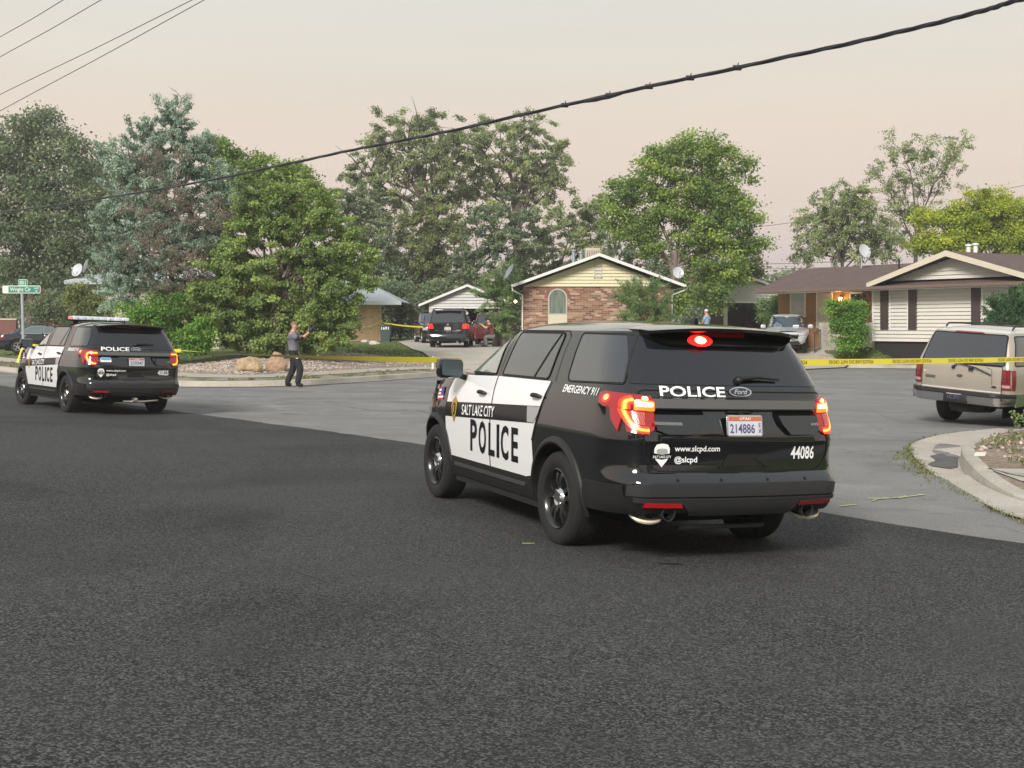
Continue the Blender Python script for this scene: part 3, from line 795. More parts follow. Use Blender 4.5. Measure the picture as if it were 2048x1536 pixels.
    plate_part(t, sh, -0.01, 1.02, 'UTAH', cfg['plate'], 'utah', cfg['pside'], tilt=0.12, off=0.04)
    # ---- tail lamps
    xs = -0.80
    for sg, f in ((1, 'L'), (-1, 'R')):
        lm = MB()
        base = lambda P: [(a*sg, b) for a, b in P]
        yj = sh.w(1.1)-sh.RCY+sh.RCY*math.sin(R(40)); xj = sh.xr(1.1)+sh.bow+sh.RCX-sh.RCX*math.cos(R(40))
        # rear portion
        patch(lm, sh, 'rear', base([(0.715, 0.99), (0.70, 1.03), (0.70, 1.19), (0.725, 1.225), (0.84, 1.235), (yj, 1.24), (yj, 0.975), (0.80, 0.955)]), M_REDL, 0.016, 0.018, 0.035)
        patch(lm, sh, f, [(xj, 0.975), (xj, 1.24), (-0.70, 1.252), (-0.645, 1.235), (-0.66, 1.17), (-0.72, 1.15), (-0.80, 1.135), (-0.84, 1.05)], M_REDL, 0.016, 0.018, 0.03)
        lo = lm.build('tail_lamp', t)
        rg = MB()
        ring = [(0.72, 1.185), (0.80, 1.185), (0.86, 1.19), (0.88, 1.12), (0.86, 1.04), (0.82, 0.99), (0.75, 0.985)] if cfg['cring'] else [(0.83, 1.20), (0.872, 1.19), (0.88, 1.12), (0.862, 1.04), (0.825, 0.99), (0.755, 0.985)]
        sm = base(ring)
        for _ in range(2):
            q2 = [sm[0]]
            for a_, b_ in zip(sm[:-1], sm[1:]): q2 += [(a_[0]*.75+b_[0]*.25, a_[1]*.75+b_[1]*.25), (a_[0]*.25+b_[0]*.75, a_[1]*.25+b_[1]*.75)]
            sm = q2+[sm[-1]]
        ribbon(rg, sh, 'rear', sm, 0.050, mat('lamp_glow_red', (0.5, 0.03, 0.01), 0.3, emit=(1.0, 0.05, 0.012), es=0.7), 0.0195, False, 0.02)  # wider emissive layers paint the ring's glow onto the lens around it
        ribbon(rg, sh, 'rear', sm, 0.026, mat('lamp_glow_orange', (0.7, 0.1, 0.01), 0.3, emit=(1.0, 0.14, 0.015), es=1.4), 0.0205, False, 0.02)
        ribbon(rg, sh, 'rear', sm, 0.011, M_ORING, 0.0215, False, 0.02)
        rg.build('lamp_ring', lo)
        if not cfg['cring']:
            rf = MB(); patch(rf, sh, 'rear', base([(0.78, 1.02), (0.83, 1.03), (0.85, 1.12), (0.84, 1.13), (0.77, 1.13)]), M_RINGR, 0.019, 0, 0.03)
            for q in np.linspace(0.785, 0.835, 5): ribbon(rf, sh, 'rear', base([(q-0.008, 1.03), (q+0.003, 1.125)]), 0.003, M_REDOFF, 0.021)
            patch(rf, sh, 'rear', base(rpoly([(0.705, 1.115), (0.705, 1.195), (0.825, 1.205), (0.84, 1.125)], 0.02)), MATS['lamp_glow_orange'], 0.0205, 0, 0.03)
            patch(rf, sh, 'rear', base(rpoly([(0.715, 1.13), (0.715, 1.182), (0.815, 1.19), (0.825, 1.14)], 0.01)), M_HOT, 0.022, 0, 0.03)
            patch(rf, sh, 'rear', base(rpoly([(0.75, 1.20), (0.75, 1.215), (0.785, 1.217), (0.785, 1.20)], 0.01)), M_HOT, 0.022, 0, 0.03)
            rf.build('lamp_reflector', lo)
        sb = MB()
        P0 = [(-0.745+0.026*math.cos(a), 1.205+0.02*math.sin(a)) for a in np.linspace(0, 6.283, 11)[:-1]]
        patch(sb, sh, f, P0, mat('side_bulb', (0.8, 0.2, 0.05), 0.3, emit=(1, 0.25, 0.06), es=3.0), 0.019, 0, 0.03)
        patch(sb, sh, f, [(-0.745+(a+0.745)*1.9, 1.2+(b-1.205)*1.6) for a, b in P0], M_REDON, 0.0175, 0, 0.03)
        sb.build('side_marker', lo)
    # ---- spoiler
    sp = MB(); ny = 22; vs = []; fs = []
    for i in range(ny+1):
        y = -1+2*i/ny; ay = abs(y)
        hw = 0.66; xr_ = -0.96+0.10*ay**3; zt_ = 1.742-0.035*ay**2.2
        vs += [(-0.50, y*0.66, 1.782-0.06*ay**2.4), (-0.78, y*0.68, 1.766-0.05*ay**2.2), (xr_, y*hw, zt_), (xr_+0.004, y*hw, zt_-0.022), (-0.80, y*0.66, 1.685-0.01*ay), (-0.62, y*0.64, 1.68)]
    for i in range(ny):
        for k in range(5): fs.append((6*i+k, 6*i+k+1, 6*i+k+7, 6*i+k+6))
    fs.append((0, 1, 2, 3, 4, 5)); fs.append(tuple(6*ny+k for k in range(6)))
    sp.add(vs, fs, M_BLACK, True)
    patch(sp, su, 'rear', rpoly([(-0.49, 1.59), (0.49, 1.59), (0.59, 1.625), (0.67, 1.70), (-0.67, 1.70), (-0.59, 1.625)], 0.03), mat('spoiler_black', (0.004, 0.004, 0.004), 0.18), 0.045, 0.04, 0.06)
    spo = sp.build('spoiler', t)
    bl = MB()
    if cfg['brake']:
        yb = 0.235
        oct_ = [(yb+0.045*math.cos(a), 1.62+0.026*math.sin(a)) for a in np.linspace(0, 6.283, 13)[:-1]]
        patch(bl, su, 'rear', oct_, mat('brake_hot', (1, 0.5, 0.2), 0.3, emit=(1, 0.5, 0.18), es=3.5), 0.062, 0.01, 0.03)
        patch(bl, su, 'rear', [(yb+0.10*math.cos(a), 1.62+0.042*math.sin(a)) for a in np.linspace(0, 6.283, 17)[:-1]], mat('brake_red', (0.7, 0.01, 0.01), 0.3, emit=(1, 0.012, 0.01), es=1.3), 0.055, 0.01, 0.03)
    patch(bl, su, 'rear', [(-0.16, 1.655), (0.30, 1.655), (0.30, 1.675), (-0.16, 1.675)], mat('dim_red', (0.06, 0.004, 0.004), 0.3, emit=(1, 0.02, 0.02), es=0.02), 0.052, 0.004, 0.05)
    bl.build('brake_lamp', t)
    # ---- bumper
    bp = MB()
    q = 0.90
    patch(bp, sh, 'rear', [(-q, 0.53), (q, 0.53), (q, 0.60), (0.72, 0.618), (-0.72, 0.618), (-q, 0.60)], M_GREYP, 0.012, 0.012, 0.05)
    for f in ('L', 'R'): patch(bp, sh, f, [(-1.0, 0.392), (-0.44, 0.372), (-0.49, 0.585), (-1.0, 0.595)], M_PLAST, 0.011, 0.012, 0.05)
    patch(bp, sh, 'rear', [(-q, 0.398), (-0.55, 0.405), (0.55, 0.405), (q, 0.398), (q, 0.525), (-q, 0.525)], M_PLAST, 0.010, 0.012, 0.05)
    patch(bp, sh, 'rear', [(-0.42, 0.395), (0.42, 0.395), (0.50, 0.475), (0.85, 0.485), (0.86, 0.52), (-0.86, 0.52), (-0.85, 0.485), (-0.50, 0.475)], M_GREYP, 0.024, 0.012, 0.06)
    for k in (-0.55, -0.2, 0.2, 0.55):
        patch(bp, sh, 'rear', [(k+0.012*math.cos(a), 0.64+0.012*math.sin(a)) for a in np.linspace(0, 6.283, 9)[:-1]], M_DARK, 0.003, 0, 0.05)
    bo = bp.build('rear_bumper', t)
    for sg in (1, -1):
        rf = MB(); patch(rf, sh, 'rear', [(sg*0.50, 0.452), (sg*0.80, 0.458), (sg*0.79, 0.487), (sg*0.52, 0.483)], M_REDL if sg > 0 else M_REDOFF, 0.030, 0.014, 0.05)
        rf.build('reflector', bo)
        ex = MB(); ang = R(4)
        # tail pipe and oval polished muffler end hanging below the bumper
        ex.lathe([(0.046, -1.10), (0.052, -1.11), (0.052, -0.90), (0.044, -0.90), (0.040, -1.09)], M_DARK, 20, axis='x', c=(0.0, sg*0.60, 0.40))
        ex.lathe([(0.052, -1.108), (0.055, -1.113), (0.048, -1.114)], M_GREYP, 20, axis='x', c=(0.0, sg*0.60, 0.40))
        n_ = 28; vs = []
        for rr_, dz in ((1.0, 0.0), (1.03, -0.012), (0.93, -0.03), (0.6, -0.045), (0.0, -0.05)):
            for k in range(n_):
                a = 2*math.pi*k/n_; vs.append((-0.93+0.10*rr_*math.cos(a), sg*0.69+0.135*rr_*math.sin(a), 0.385+dz+0.045*rr_*math.cos(a)))
        for rr_, dz in ((0.96, -0.004), (0.6, -0.022), (0.0, -0.026)):
            for k in range(n_):
                a = 2*math.pi*k/n_; vs.append((-0.93+0.10*rr_*math.cos(a), sg*0.69+0.135*rr_*math.sin(a), 0.385+dz+0.045*rr_*math.cos(a)))
        fs = [(i*n_+k, i*n_+(k+1) % n_, (i+1)*n_+(k+1) % n_, (i+1)*n_+k) for i in (0, 1, 2, 3, 5, 6) for k in range(n_)]+[(k, (k+1) % n_, 5*n_+(k+1) % n_, 5*n_+k) for k in range(n_)]
        ex.add(vs, fs, mat('muffler_cream', (0.80, 0.72, 0.55), 0.35, metal=0.1, vary=0.12, vscale=14), True)
        ex.box((-0.90, sg*0.67, 0.375), (0.16, 0.03, 0.05), M_DARK); ex.tube([(-0.90, sg*0.67, 0.37), (-0.7, sg*0.62, 0.42)], 0.035, M_DARK)
        ex.build('exhaust_pipe', t)
    an = MB(); an.add([(-0.42, -0.028, 1.745), (-0.42, 0.028, 1.745), (-0.17, 0.0, 1.745), (-0.44, 0.008, 1.83), (-0.44, -0.008, 1.83), (-0.36, 0, 1.82)],
                      [(0, 1, 3, 4), (1, 2, 5, 3), (0, 4, 5, 2), (3, 5, 4), (0, 2, 1)], M_PLAST); an.build('antenna', t)
    if cfg['bar']:
        lb = MB(); cl = mat('bar_clear_lens', (0.62, 0.64, 0.68), 0.15, coat=1.0, emit=(0.8, 0.85, 1.0), es=0.12); rl = mat('bar_red_lens', (0.6, 0.15, 0.15), 0.2, emit=(1, 0.15, 0.15), es=0.5)
        bk = M_DARK
        for i in range(8):
            y0 = 0.60-0.15*i-0.075; lb.box((1.12-0.02*abs(i-3.5), y0 if i else y0-0.02, 1.875), (0.24, 0.144 if i else 0.104, 0.075), cl, bev=0.012)
            if i == 0: lb.box((1.10-0.02*3.5, y0+0.055, 1.870), (0.20, 0.035, 0.065), rl, bev=0.012)
        lb.box((1.10, 0, 1.83), (0.26, 1.22, 0.03), bk, bev=0.008)
        for sg in (1, -1):
            lb.box((1.10, sg*0.45, 1.79), (0.10, 0.06, 0.07), bk)
        lb.build('light_bar', t)
        hh = MB(); hh.box((0.35, 0.0, 1.80), (0.012, 0.012, 0.12), M_PLAST); hh.box((0.35, -0.25, 1.80), (0.012, 0.012, 0.10), M_PLAST); hh.build('roof_aerial', t)
        st = MB(); lbm = mat('blue_sticker', (0.15, 0.35, 0.6), 0.5); patch(st, sh, 'rear', [(0.47, 1.01), (0.67, 1.01), (0.67, 1.075), (0.47, 1.075)], M_LET, 0.040, 0, 0.06)
        patch(st, sh, 'rear', [(0.48, 1.045), (0.66, 1.045), (0.66, 1.10), (0.48, 1.10)], lbm, 0.043, 0, 0.06); st.build('sticker', t)
        hk = MB(); hk.box((-1.10, 0, 0.31), (0.16, 0.07, 0.07), M_STEEL, bev=0.01); hk.tube([(-1.0, -0.5, 0.29), (-1.05, -0.2, 0.27), (-1.05, 0.2, 0.27)], 0.022, M_STEEL); hk.build('tow_hitch', t)
    else:
        hk = MB(); hk.tube([(-0.98, 0.45, 0.275), (-0.98, -0.30, 0.275)], 0.018, M_DARK); hk.build('tow_bar', t)
    return t
l, r = ((1.225, 9.83, tz(1.259, 9.82)), (R(2.0), 0, R(90+23)))
police_suv('police_suv', 'near black and white police SUV numbered 44086 with lit brake lamp', l, r, dict(unit='44086', plate='214886', pside='EX', cring=False, brake=True, bar=False))
l, r = ((-7.936, 23.9, tz(-7.936, 23.9)), (R(2.0), 0, R(90+38)))
police_suv('police_suv', 'farther black and white police SUV numbered 40825 with a roof light bar', l, r, dict(unit='40825', plate='219347', pside='', cring=True, brake=False, bar=True, steer=R(6)))
# ------------------------------------------------------------------ generic parked cars
def scale_tab(tab, zf, vf, dv=0.0): return [(z*zf, v*vf+dv) for z, v in tab]
def civilian(name, label, cat, loc, rot, c, group=None):
    """c: W XR XF XFu BELT ZB WB r RR top zt roofh paint glass windows lamps ..."""
    t = thing(name, label, cat, loc, rot, group)
    sh = Shell(c['W'], c['XR'], c['XF'], RCX=c.get('RCX', 0.3), RCY=c.get('RCY', 0.18), FCX=c.get('FCX', 0.6), FCY=c.get('FCY', 0.35), bow=c.get('bow', 0.04))
    su = Shell(c['W'], c.get('XRu', c['XR']), c['XFu'], RCX=c.get('RCXu', c.get('RCX', 0.3)), RCY=c.get('RCYu', c.get('RCY', 0.18)), FCX=0.5, FCY=0.22, bow=c.get('bow', 0.04), fbow=0.16)
    P = c['paint']; zt = c['zt']
    b = MB(); lower_shell(b, sh, P, c['ZB'], zt, c['zs'], (0, c['WB']), c['RR'], c['x0'], c['x1'], c['r']); b.build('body', t)
    if c.get('low'):
        lo = MB()
        for f in ('L', 'R'):
            patch(lo, sh, f, [(c['RR']+0.03, c['ZB']+0.002), (c['WB']-c['RR']-0.03, c['ZB']+0.002), (c['WB']-c['RR']-0.03, c['low'][1]), (c['RR']+0.03, c['low'][1])], c['low'][0], 0.008, 0.01, 0.15)
            patch(lo, sh, f, [(c['x0']-0.35, c['ZB']+0.002), (-c['RR']-0.03, c['ZB']+0.002), (-c['RR']-0.03, c['low'][1]), (c['x0']-0.35, c['low'][1])], c['low'][0], 0.008, 0.01, 0.08)
        lo.build('side_cladding', t)
    hb = MB(); hood(hb, sh, P, zt, c['hx'][0], c['hx'][1], c.get('hcrown', 0.05)); hb.build('hood', t)
    if c.get('deck'):
        dk = MB(); hood(dk, sh, P, zt, c['deck'][0], c['deck'][1], 0.03); dk.build('boot_lid', t)
    u = MB(); upper_shell(u, su, c.get('pillar', P), c['zu'], c['roofh'], c.get('roofm', P)); u.build('roof', t)
    ub = MB(); Lm = c['x1']+0.4; ub.box(((c['x0']+Lm)/2, 0, c['ZB']), (Lm-c['x0'], 1.0, 0.14), M_DARK); ub.box((c['WB']/2, 0, c['ZB']+0.04), (c['WB']-2*c['RR']-0.05, 2*sh.w(0.4)-0.15, 0.08), M_DARK)
    ub.tube([(0, -0.65, c['r']), (0, 0.65, c['r'])], 0.05, M_DARK, 8); ub.sphere((0, 0.0, c['r']-0.02), (0.16, 0.14, 0.13), M_DARK); ub.build('underbody', t)
    for cx in (0, c['WB']):
        for sg in (1, -1):
            ln = MB(); fl = MB(); arch(ln, fl, sh, cx, c['RR'], c['r'], c['ZB'], c.get('flare'), sg, fw=0.05); ln.build('wheel_housing', t)
            if fl.v: fl.build('wheel_arch_trim', t)
    yo = sh.w(0.4)-0.12
    for x in (0, c['WB']):
        for sg in (1, -1): wheel(t, x, sg*(yo-0.0), r=c['r'], wd=0.22, style=c.get('wstyle', 'five'), rr=c.get('rr', 0.22), sgn=sg, steer=c.get('steer', 0) if x else 0)
    seal = M_GAP
    for f in ('L', 'R'):
        for nm, poly, rad in c['sidewin']:
            g = MB(); pp = rpoly(poly, rad); patch(g, su, f, pp, c['glass'], 0.004, 0, 0.07); ribbon(g, su, f, pp, 0.02, c.get('winseal', seal), 0.006, True); g.build(nm, t)
        dl = MB()
        for ln_ in c.get('lines', []): ribbon(dl, sh, f, ln_, 0.012, M_GAP, 0.003)
        for hx, hz in c.get('handles', []):
            handle_part(t, sh, f, hx, hz, c.get('handlem', P))
        if dl.v: dl.build('panel_line', t)
        mx, mz = c['mirror']; mirror_part(t, mx, sh.w(mz)-0.04, mz, c.get('mirm', P), 1 if f == 'L' else -1, mat('mirror_glass_mat', (0.2, 0.3, 0.3), 0.08, metal=0.7), c.get('mirsc', 0.9))
    g = MB(); patch(g, su, 'rear', rpoly(c['rearglass'], 0.05), c.get('rglass', c['glass']), 0.006, 0, 0.08); ribbon(g, su, 'rear', rpoly(c['rearglass'], 0.05), 0.02, seal, 0.008, True); g.build('rear_window', t)
    g = MB(); patch(g, su, 'front', rpoly(c['windscreen'], 0.05), c.get('wglass', c['glass']), 0.006, 0, 0.08); g.build('windscreen', t)
    for sg, f in ((1, 'L'), (-1, 'R')):
        if 'tail' in c:
            o = None
            lm = MB()
            for face, poly, m, off in c['tail']:
                pl = [(a*sg, z) for a, z in poly] if face == 'rear' else poly
                patch(lm, sh, 'rear' if face == 'rear' else f, pl, m, off, 0.012, 0.05)
            lm.build('tail_lamp', t)
        if 'head' in c:
            lm = MB()
            for face, poly, m, off in c['head']:
                pl = [(a*sg, z) for a, z in poly] if face == 'front' else poly
                patch(lm, sh, 'front' if face == 'front' else f, pl, m, off, 0.012, 0.05)
            lm.build('headlight', t)
    if 'plate' in c: plate_part(t, sh, c['plate'][0], c['plate'][1], c['plate'][2], c['plate'][3], c['plate'][4], tilt=0.05, off=c['plate'][5])
    c['post'](t, sh, su) if 'post' in c else None
    return t

def rack(t, z, x0, x1, y, m, h=0.05, name='roof_rack'):
    r = MB()
    for sg in (1, -1):
        r.tube([(x0, y*sg, z), (x0+0.08, y*sg, z+h), (x1-0.10, y*sg, z+h), (x1, y*sg, z)], 0.018, m, 6)
    for x in (x0+0.25, x1-0.3): r.box((x, 0, z+h), (0.04, 2*y, 0.02), m)
    r.build(name, t)

# --- gold full-size SUV on the right
M_GOLD = mat('gold_paint', (0.38, 0.335, 0.275), 0.3, metal=0.25, coat=0.8, vary=0.04, vscale=2)
M_GOLD2 = mat('gold_lower_paint', (0.33, 0.27, 0.17), 0.3, metal=0.25, coat=0.8)
def gold_suv():
    c = dict(W=[(0.3, 0.86), (0.45, 0.95), (0.6, 0.98), (0.95, 0.985), (1.1, 0.975), (1.26, 0.945), (1.6, 0.86), (1.80, 0.77)],
             XR=[(0.3, -1.05), (0.55, -1.12), (0.62, -1.12), (0.9, -1.14), (1.16, -1.13), (1.25, -1.10), (1.80, -0.86)],
             XF=[(0.3, 3.75), (0.5, 3.95), (0.9, 3.95), (1.25, 3.8)], XFu=[(1.1, 2.8), (1.25, 2.6), (1.80, 1.95)],
             WB=3.02, r=0.385, RR=0.46, ZB=0.50, x0=-0.62, x1=3.25, zs=[0.50, 0.56, 0.60, 0.64, 0.7, 0.78, 0.86, 0.95, 1.03, 1.1, 1.16, 1.2, 1.25],
             zt=lambda x: 1.25 if x < 2.5 else 1.25-(x-2.5)*0.09, hx=(2.5, 3.85), zu=[1.25, 1.3, 1.4, 1.5, 1.6, 1.7, 1.76, 1.80], roofh=0.10,
             paint=M_GOLD, glass=M_GLASS, RCX=0.20, RCY=0.13, bow=0.05, wstyle='five', rr=0.23,
             roofm=mat('pale_roof', (0.62, 0.60, 0.54), 0.3, coat=0.7), pillar=M_GOLD,
             sidewin=[('front_window', [(1.35, 1.27), (2.25, 1.27), (1.9, 1.73), (1.35, 1.74)], 0.04), ('rear_door_window', [(0.42, 1.27), (1.28, 1.27), (1.28, 1.74), (0.42, 1.74)], 0.04), ('quarter_window', [(-0.94, 1.22), (0.33, 1.24), (0.33, 1.745), (-0.72, 1.745)], 0.04)],
             lines=[[(1.32, 0.5), (1.32, 1.25)], [(0.38, 1.25), (0.38, 0.9), (0.5, 0.7)]], handles=[(1.45, 1.12), (0.5, 1.12)], mirror=(2.3, 1.28),
             rearglass=[(-0.82, 1.215), (0.82, 1.215), (0.72, 1.76), (-0.72, 1.76)], windscreen=[(-0.62, 1.27), (0.62, 1.27), (0.56, 1.76), (-0.56, 1.76)],
             tail=[('rear', [(0.80, 0.79), (0.935, 0.79), (0.915, 1.15), (0.80, 1.15)], M_REDOFF, 0.02), ('rear', [(0.805, 0.83), (0.925, 0.83), (0.925, 0.88), (0.805, 0.88)], mat('reverse_lens', (0.45, 0.25, 0.25), 0.2, coat=1), 0.026),
                   ('rear', [(0.805, 0.99), (0.925, 0.99), (0.925, 1.0), (0.805, 1.0)], M_DARK, 0.027),
                   ('side', [(-1.03, 0.80), (-0.96, 0.79), (-0.95, 1.15), (-1.03, 1.14)], M_REDOFF, 0.02)])
    def post(t, sh, su):
        tl = MB(); ribbon(tl, sh, 'rear', rpoly([(-0.79, 0.70), (0.79, 0.70), (0.79, 1.20), (-0.79, 1.20)], 0.04), 0.014, M_GAP, 0.003, True)
        patch(tl, sh, 'rear', [(-0.78, 0.715), (0.78, 0.715), (0.78, 0.745), (-0.78, 0.745)], mat('pale_roof', (0, 0, 0)), 0.012, 0.012, 0.1)
        ribbon(tl, sh, 'rear', [(-0.62, 0.86), (-0.60, 1.14), (-0.50, 1.17)], 0.008, M_GAP, 0.004)
        tl.build('tailgate_trim', t)
        em = MB(); navy = mat('oval_navy', (0.02, 0.02, 0.04), 0.3)
        patch(em, sh, 'rear', [(0.06*math.cos(a), 0.98+0.028*math.sin(a)) for a in np.linspace(0, 6.28, 17)[:-1]], mat('badge_brown', (0.10, 0.06, 0.05), 0.3), 0.012, 0.01, 0.1)
        patch(em, sh, 'rear', [(0.50, 0.90), (0.70, 0.90), (0.72, 0.945), (0.50, 0.945)], mat('badge_grey', (0.16, 0.16, 0.15), 0.3), 0.010, 0.008, 0.1)
        patch(em, sh, 'rear', [(-0.66+0.055*math.cos(a), 0.83+0.026*math.sin(a)) for a in np.linspace(0, 6.28, 17)[:-1]], M_CHROME, 0.010, 0.01, 0.1)
        patch(em, sh, 'rear', [(-0.66+0.045*math.cos(a), 0.83+0.019*math.sin(a)) for a in np.linspace(0, 6.28, 17)[:-1]], navy, 0.012, 0.0, 0.1)
        em.build('emblem', t)
        bp = MB(); n = 22; ch = mat('bumper_chrome', (0.55, 0.55, 0.54), 0.16, metal=1.0)
        prof = [(-1.12, 0.47), (-1.24, 0.49), (-1.27, 0.56), (-1.27, 0.64)]
        vs = []; fs = []; xs = np.linspace(-1.03, 1.03, n)
        for y in xs:
            k = 0.30*max(0, abs(y)-0.78)/0.25
            dz = 0.10*math.exp(-((abs(y))/0.28)**6)*0   # licence recess handled below
            for px_, pz in prof: vs.append((px_+k, y, pz+0.02*(abs(y) > 0.9)))
        for i in range(n-1):
            for q in range(3): fs.append((4*i+q, 4*i+q+1, 4*i+q+5, 4*i+q+4))
        bp.add(vs, fs, ch, True)
        vs = []; fs = []; pr2 = [(-1.27, 0.64), (-1.285, 0.66), (-1.275, 0.715), (-1.10, 0.72)]
        for y in xs:
            k = 0.30*max(0, abs(y)-0.78)/0.25
            for px_, pz in pr2: vs.append((px_+k, y, pz))
        for i in range(n-1):
            for q in range(3): fs.append((4*i+q, 4*i+q+1, 4*i+q+5, 4*i+q+4))
        bp.add(vs, fs, M_PLAST, True)
        for sg in (1, -1): bp.prism([Vector((-0.98, sg*1.03, 0.49)), Vector((-0.50, sg*0.985, 0.50)), Vector((-0.50, sg*0.985, 0.72)), Vector((-0.98, sg*1.03, 0.72))], (0, 0, 0), (0, -0.03*sg, 0), M_PLAST if 0 else ch)
        bp.box((-1.262, 0, 0.575), (0.04, 0.46, 0.17), M_PLAST, bev=0.015)
        bp.build('rear_bumper', t)
        w_ = MB(); w_.tube([su.map('rear', 0.12, 1.15, 0.04), su.map('rear', 0.02, 1.195, 0.05), su.map('rear', -0.32, 1.15, 0.045), su.map('rear', -0.60, 1.04, 0.03)], 0.012, M_PLAST, 6)
        w_.sphere(sh.map('rear', 0.13, 1.13, 0.02), 0.035, M_PLAST); w_.box(sh.map('rear', -0.22, 1.12, 0.03), (0.03, 0.08, 0.06), M_PLAST); w_.build('wiper', t)
        b3 = MB(); patch(b3, su, 'rear', rpoly([(-0.30, 1.775), (0.30, 1.775), (0.24, 1.80), (-0.24, 1.80)], 0.01), mat('high_lamp', (0.30, 0.05, 0.05), 0.3, coat=1), 0.02, 0.02, 0.05); b3.build('brake_lamp', t)
        rack(t, 1.86, -0.55, 1.6, 0.66, M_PLAST, 0.06)
        sp = MB(); sp.lathe([(0.20, 0.10), (0.33, 0.11), (0.37, 0.06), (0.37, -0.06), (0.33, -0.11), (0.2, -0.1)], M_RUB, 30, axis='z', c=(-0.72, 0, 0.42)); sp.build('spare_wheel', t)
        for f in ('L', 'R'):
            m_ = MB(); patch(m_, sh, f, [(-0.45, 0.505), (-1.0, 0.505), (-1.0, 0.66), (-0.45, 0.66)], M_GOLD2, 0.004, 0, 0.1); m_.build('lower_trim', t)
        plate_part(t, sh, 0.02, 0.585, 'UTAH', 'F32 8TV', 'plain', tilt=0.0, off=0.16)
    c['post'] = post
    cx, cy = 8.56+0.83*0.643, 23.55-0.83*0.766
    return civilian('large_suv', 'gold full size SUV with chrome rear bumper parked at the right kerb behind yellow tape', 'SUV', (cx, cy, tz(8.56, 23.55)-0.055), (R(3.4), 0, R(90-50)), c, None)
gold_suv()

def suv_cfg(H=1.83, Wd=0.95, L0=-1.05, L1=3.7, WB=2.85, r=0.38, paint=M_BLACK, belt=1.12, rearlean=0.25, front_top=1.55):
    s = H-0.09
    return dict(W=[(0.3, Wd-0.09), (0.5, Wd-0.02), (0.8, Wd), (1.0, Wd-0.01), (belt, Wd-0.045), (s, Wd-0.19)],
                XR=[(0.3, L0), (0.45, L0-0.06), (0.62, L0-0.07), (0.65, L0), (belt, L0+0.02), (s, L0+0.02+rearlean)],
                XF=[(0.3, L1-0.15), (0.5, L1), (0.85, L1-0.02), (1.1, L1-0.15)], XFu=[(belt-0.1, front_top+1.0), (belt, front_top+0.85), (s, front_top)],
                WB=WB, r=r, RR=r+0.07, ZB=0.34, x0=-0.62, x1=WB+0.15, zs=[0.34, 0.4, 0.45, 0.52, 0.62, 0.65, 0.72, 0.8, 0.9, 1.0, belt],
                zt=lambda x: belt if x < front_top+0.75 else belt-(x-front_top-0.75)*0.14, hx=(front_top+0.75, L1-0.12), zu=list(np.linspace(belt, s, 7)), roofh=0.09,
                paint=paint, glass=M_GLASS, RCX=0.28, RCY=0.18, bow=0.05,
                sidewin=[('front_window', [(1.25, belt+0.03), (front_top+0.65, belt+0.03), (front_top+0.15, s-0.03), (1.25, s-0.02)], 0.05), ('rear_door_window', [(0.35, belt+0.03), (1.17, belt+0.03), (1.17, s-0.02), (0.35, s-0.02)], 0.05), ('quarter_window', [(L0+0.30, belt+0.03), (0.26, belt+0.03), (0.26, s-0.02), (L0+0.48, s-0.03)], 0.05)],
                mirror=(front_top+0.5, belt+0.02), rearglass=[(-Wd+0.17, belt+0.03), (Wd-0.17, belt+0.03), (Wd-0.27, s-0.03), (-Wd+0.27, s-0.03)],
                windscreen=[(-Wd+0.25, belt+0.04), (Wd-0.25, belt+0.04), (Wd-0.33, s-0.03), (-Wd+0.33, s-0.03)])

# --- black SUV on the left driveway (rear view)
M_DKB = mat('dark_green_paint', (0.012, 0.016, 0.016), 0.15, coat=1.0)
c = suv_cfg(H=1.86, Wd=0.98, paint=M_DKB, belt=1.17)
c['tail'] = [('rear', [(0.66, 0.93), (0.90, 0.93), (0.90, 1.14), (0.72, 1.15)], M_REDON, 0.02), ('side', [(-0.86, 0.93), (-0.72, 0.95), (-0.70, 1.13), (-0.86, 1.15)], M_REDON, 0.02)]
c['plate'] = (0.0, 0.93, 'UTAH', 'U91 4KD', 'utah', 0.03)
def post(t, sh, su):
    tl = MB(); patch(tl, sh, 'rear', [(-0.62, 0.80), (0.62, 0.80), (0.62, 0.825), (-0.62, 0.825)], M_CHROME, 0.012, 0.01, 0.1)
    patch(tl, sh, 'rear', [(0.45, 0.83), (0.62, 0.83), (0.62, 0.87), (0.45, 0.87)], M_CHROME, 0.012, 0, 0.1)
    patch(tl, sh, 'rear', [(-0.62, 0.83), (-0.42, 0.83), (-0.42, 0.87), (-0.62, 0.87)], M_CHROME, 0.012, 0, 0.1)
    patch(tl, sh, 'rear', [(-0.05, 1.085), (0.05, 1.085), (0.05, 1.14), (-0.05, 1.14)], M_CHROME, 0.012, 0, 0.1)
    tl.build('tailgate_trim', t)
    bp = MB(); patch(bp, sh, 'rear', [(-0.85, 0.46), (0.85, 0.46), (0.85, 0.64), (-0.85, 0.64)], M_DKB, 0.05, 0.05, 0.1)
    patch(bp, sh, 'rear', [(-0.55, 0.36), (0.55, 0.36), (0.62, 0.45), (-0.62, 0.45)], M_DARK, 0.05, 0.05, 0.1)
    bp.build('rear_bumper', t)
    rack(t, 1.83, -0.5, 1.6, 0.66, M_PLAST, 0.05)
    ex = MB(); ex.tube([(-1.0, 0.45, 0.33), (-1.08, 0.45, 0.30)], 0.04, M_CHROME); ex.tube([(-1.0, -0.45, 0.33), (-1.08, -0.45, 0.30)], 0.04, M_CHROME); ex.build('exhaust_pipe', t)
    sp = MB(); sp.box((-0.86, 0, 1.80), (0.22, 1.3, 0.04), M_DKB, bev=0.015); sp.build('spoiler', t)
c['post'] = post
X, Y = at(897, 697)
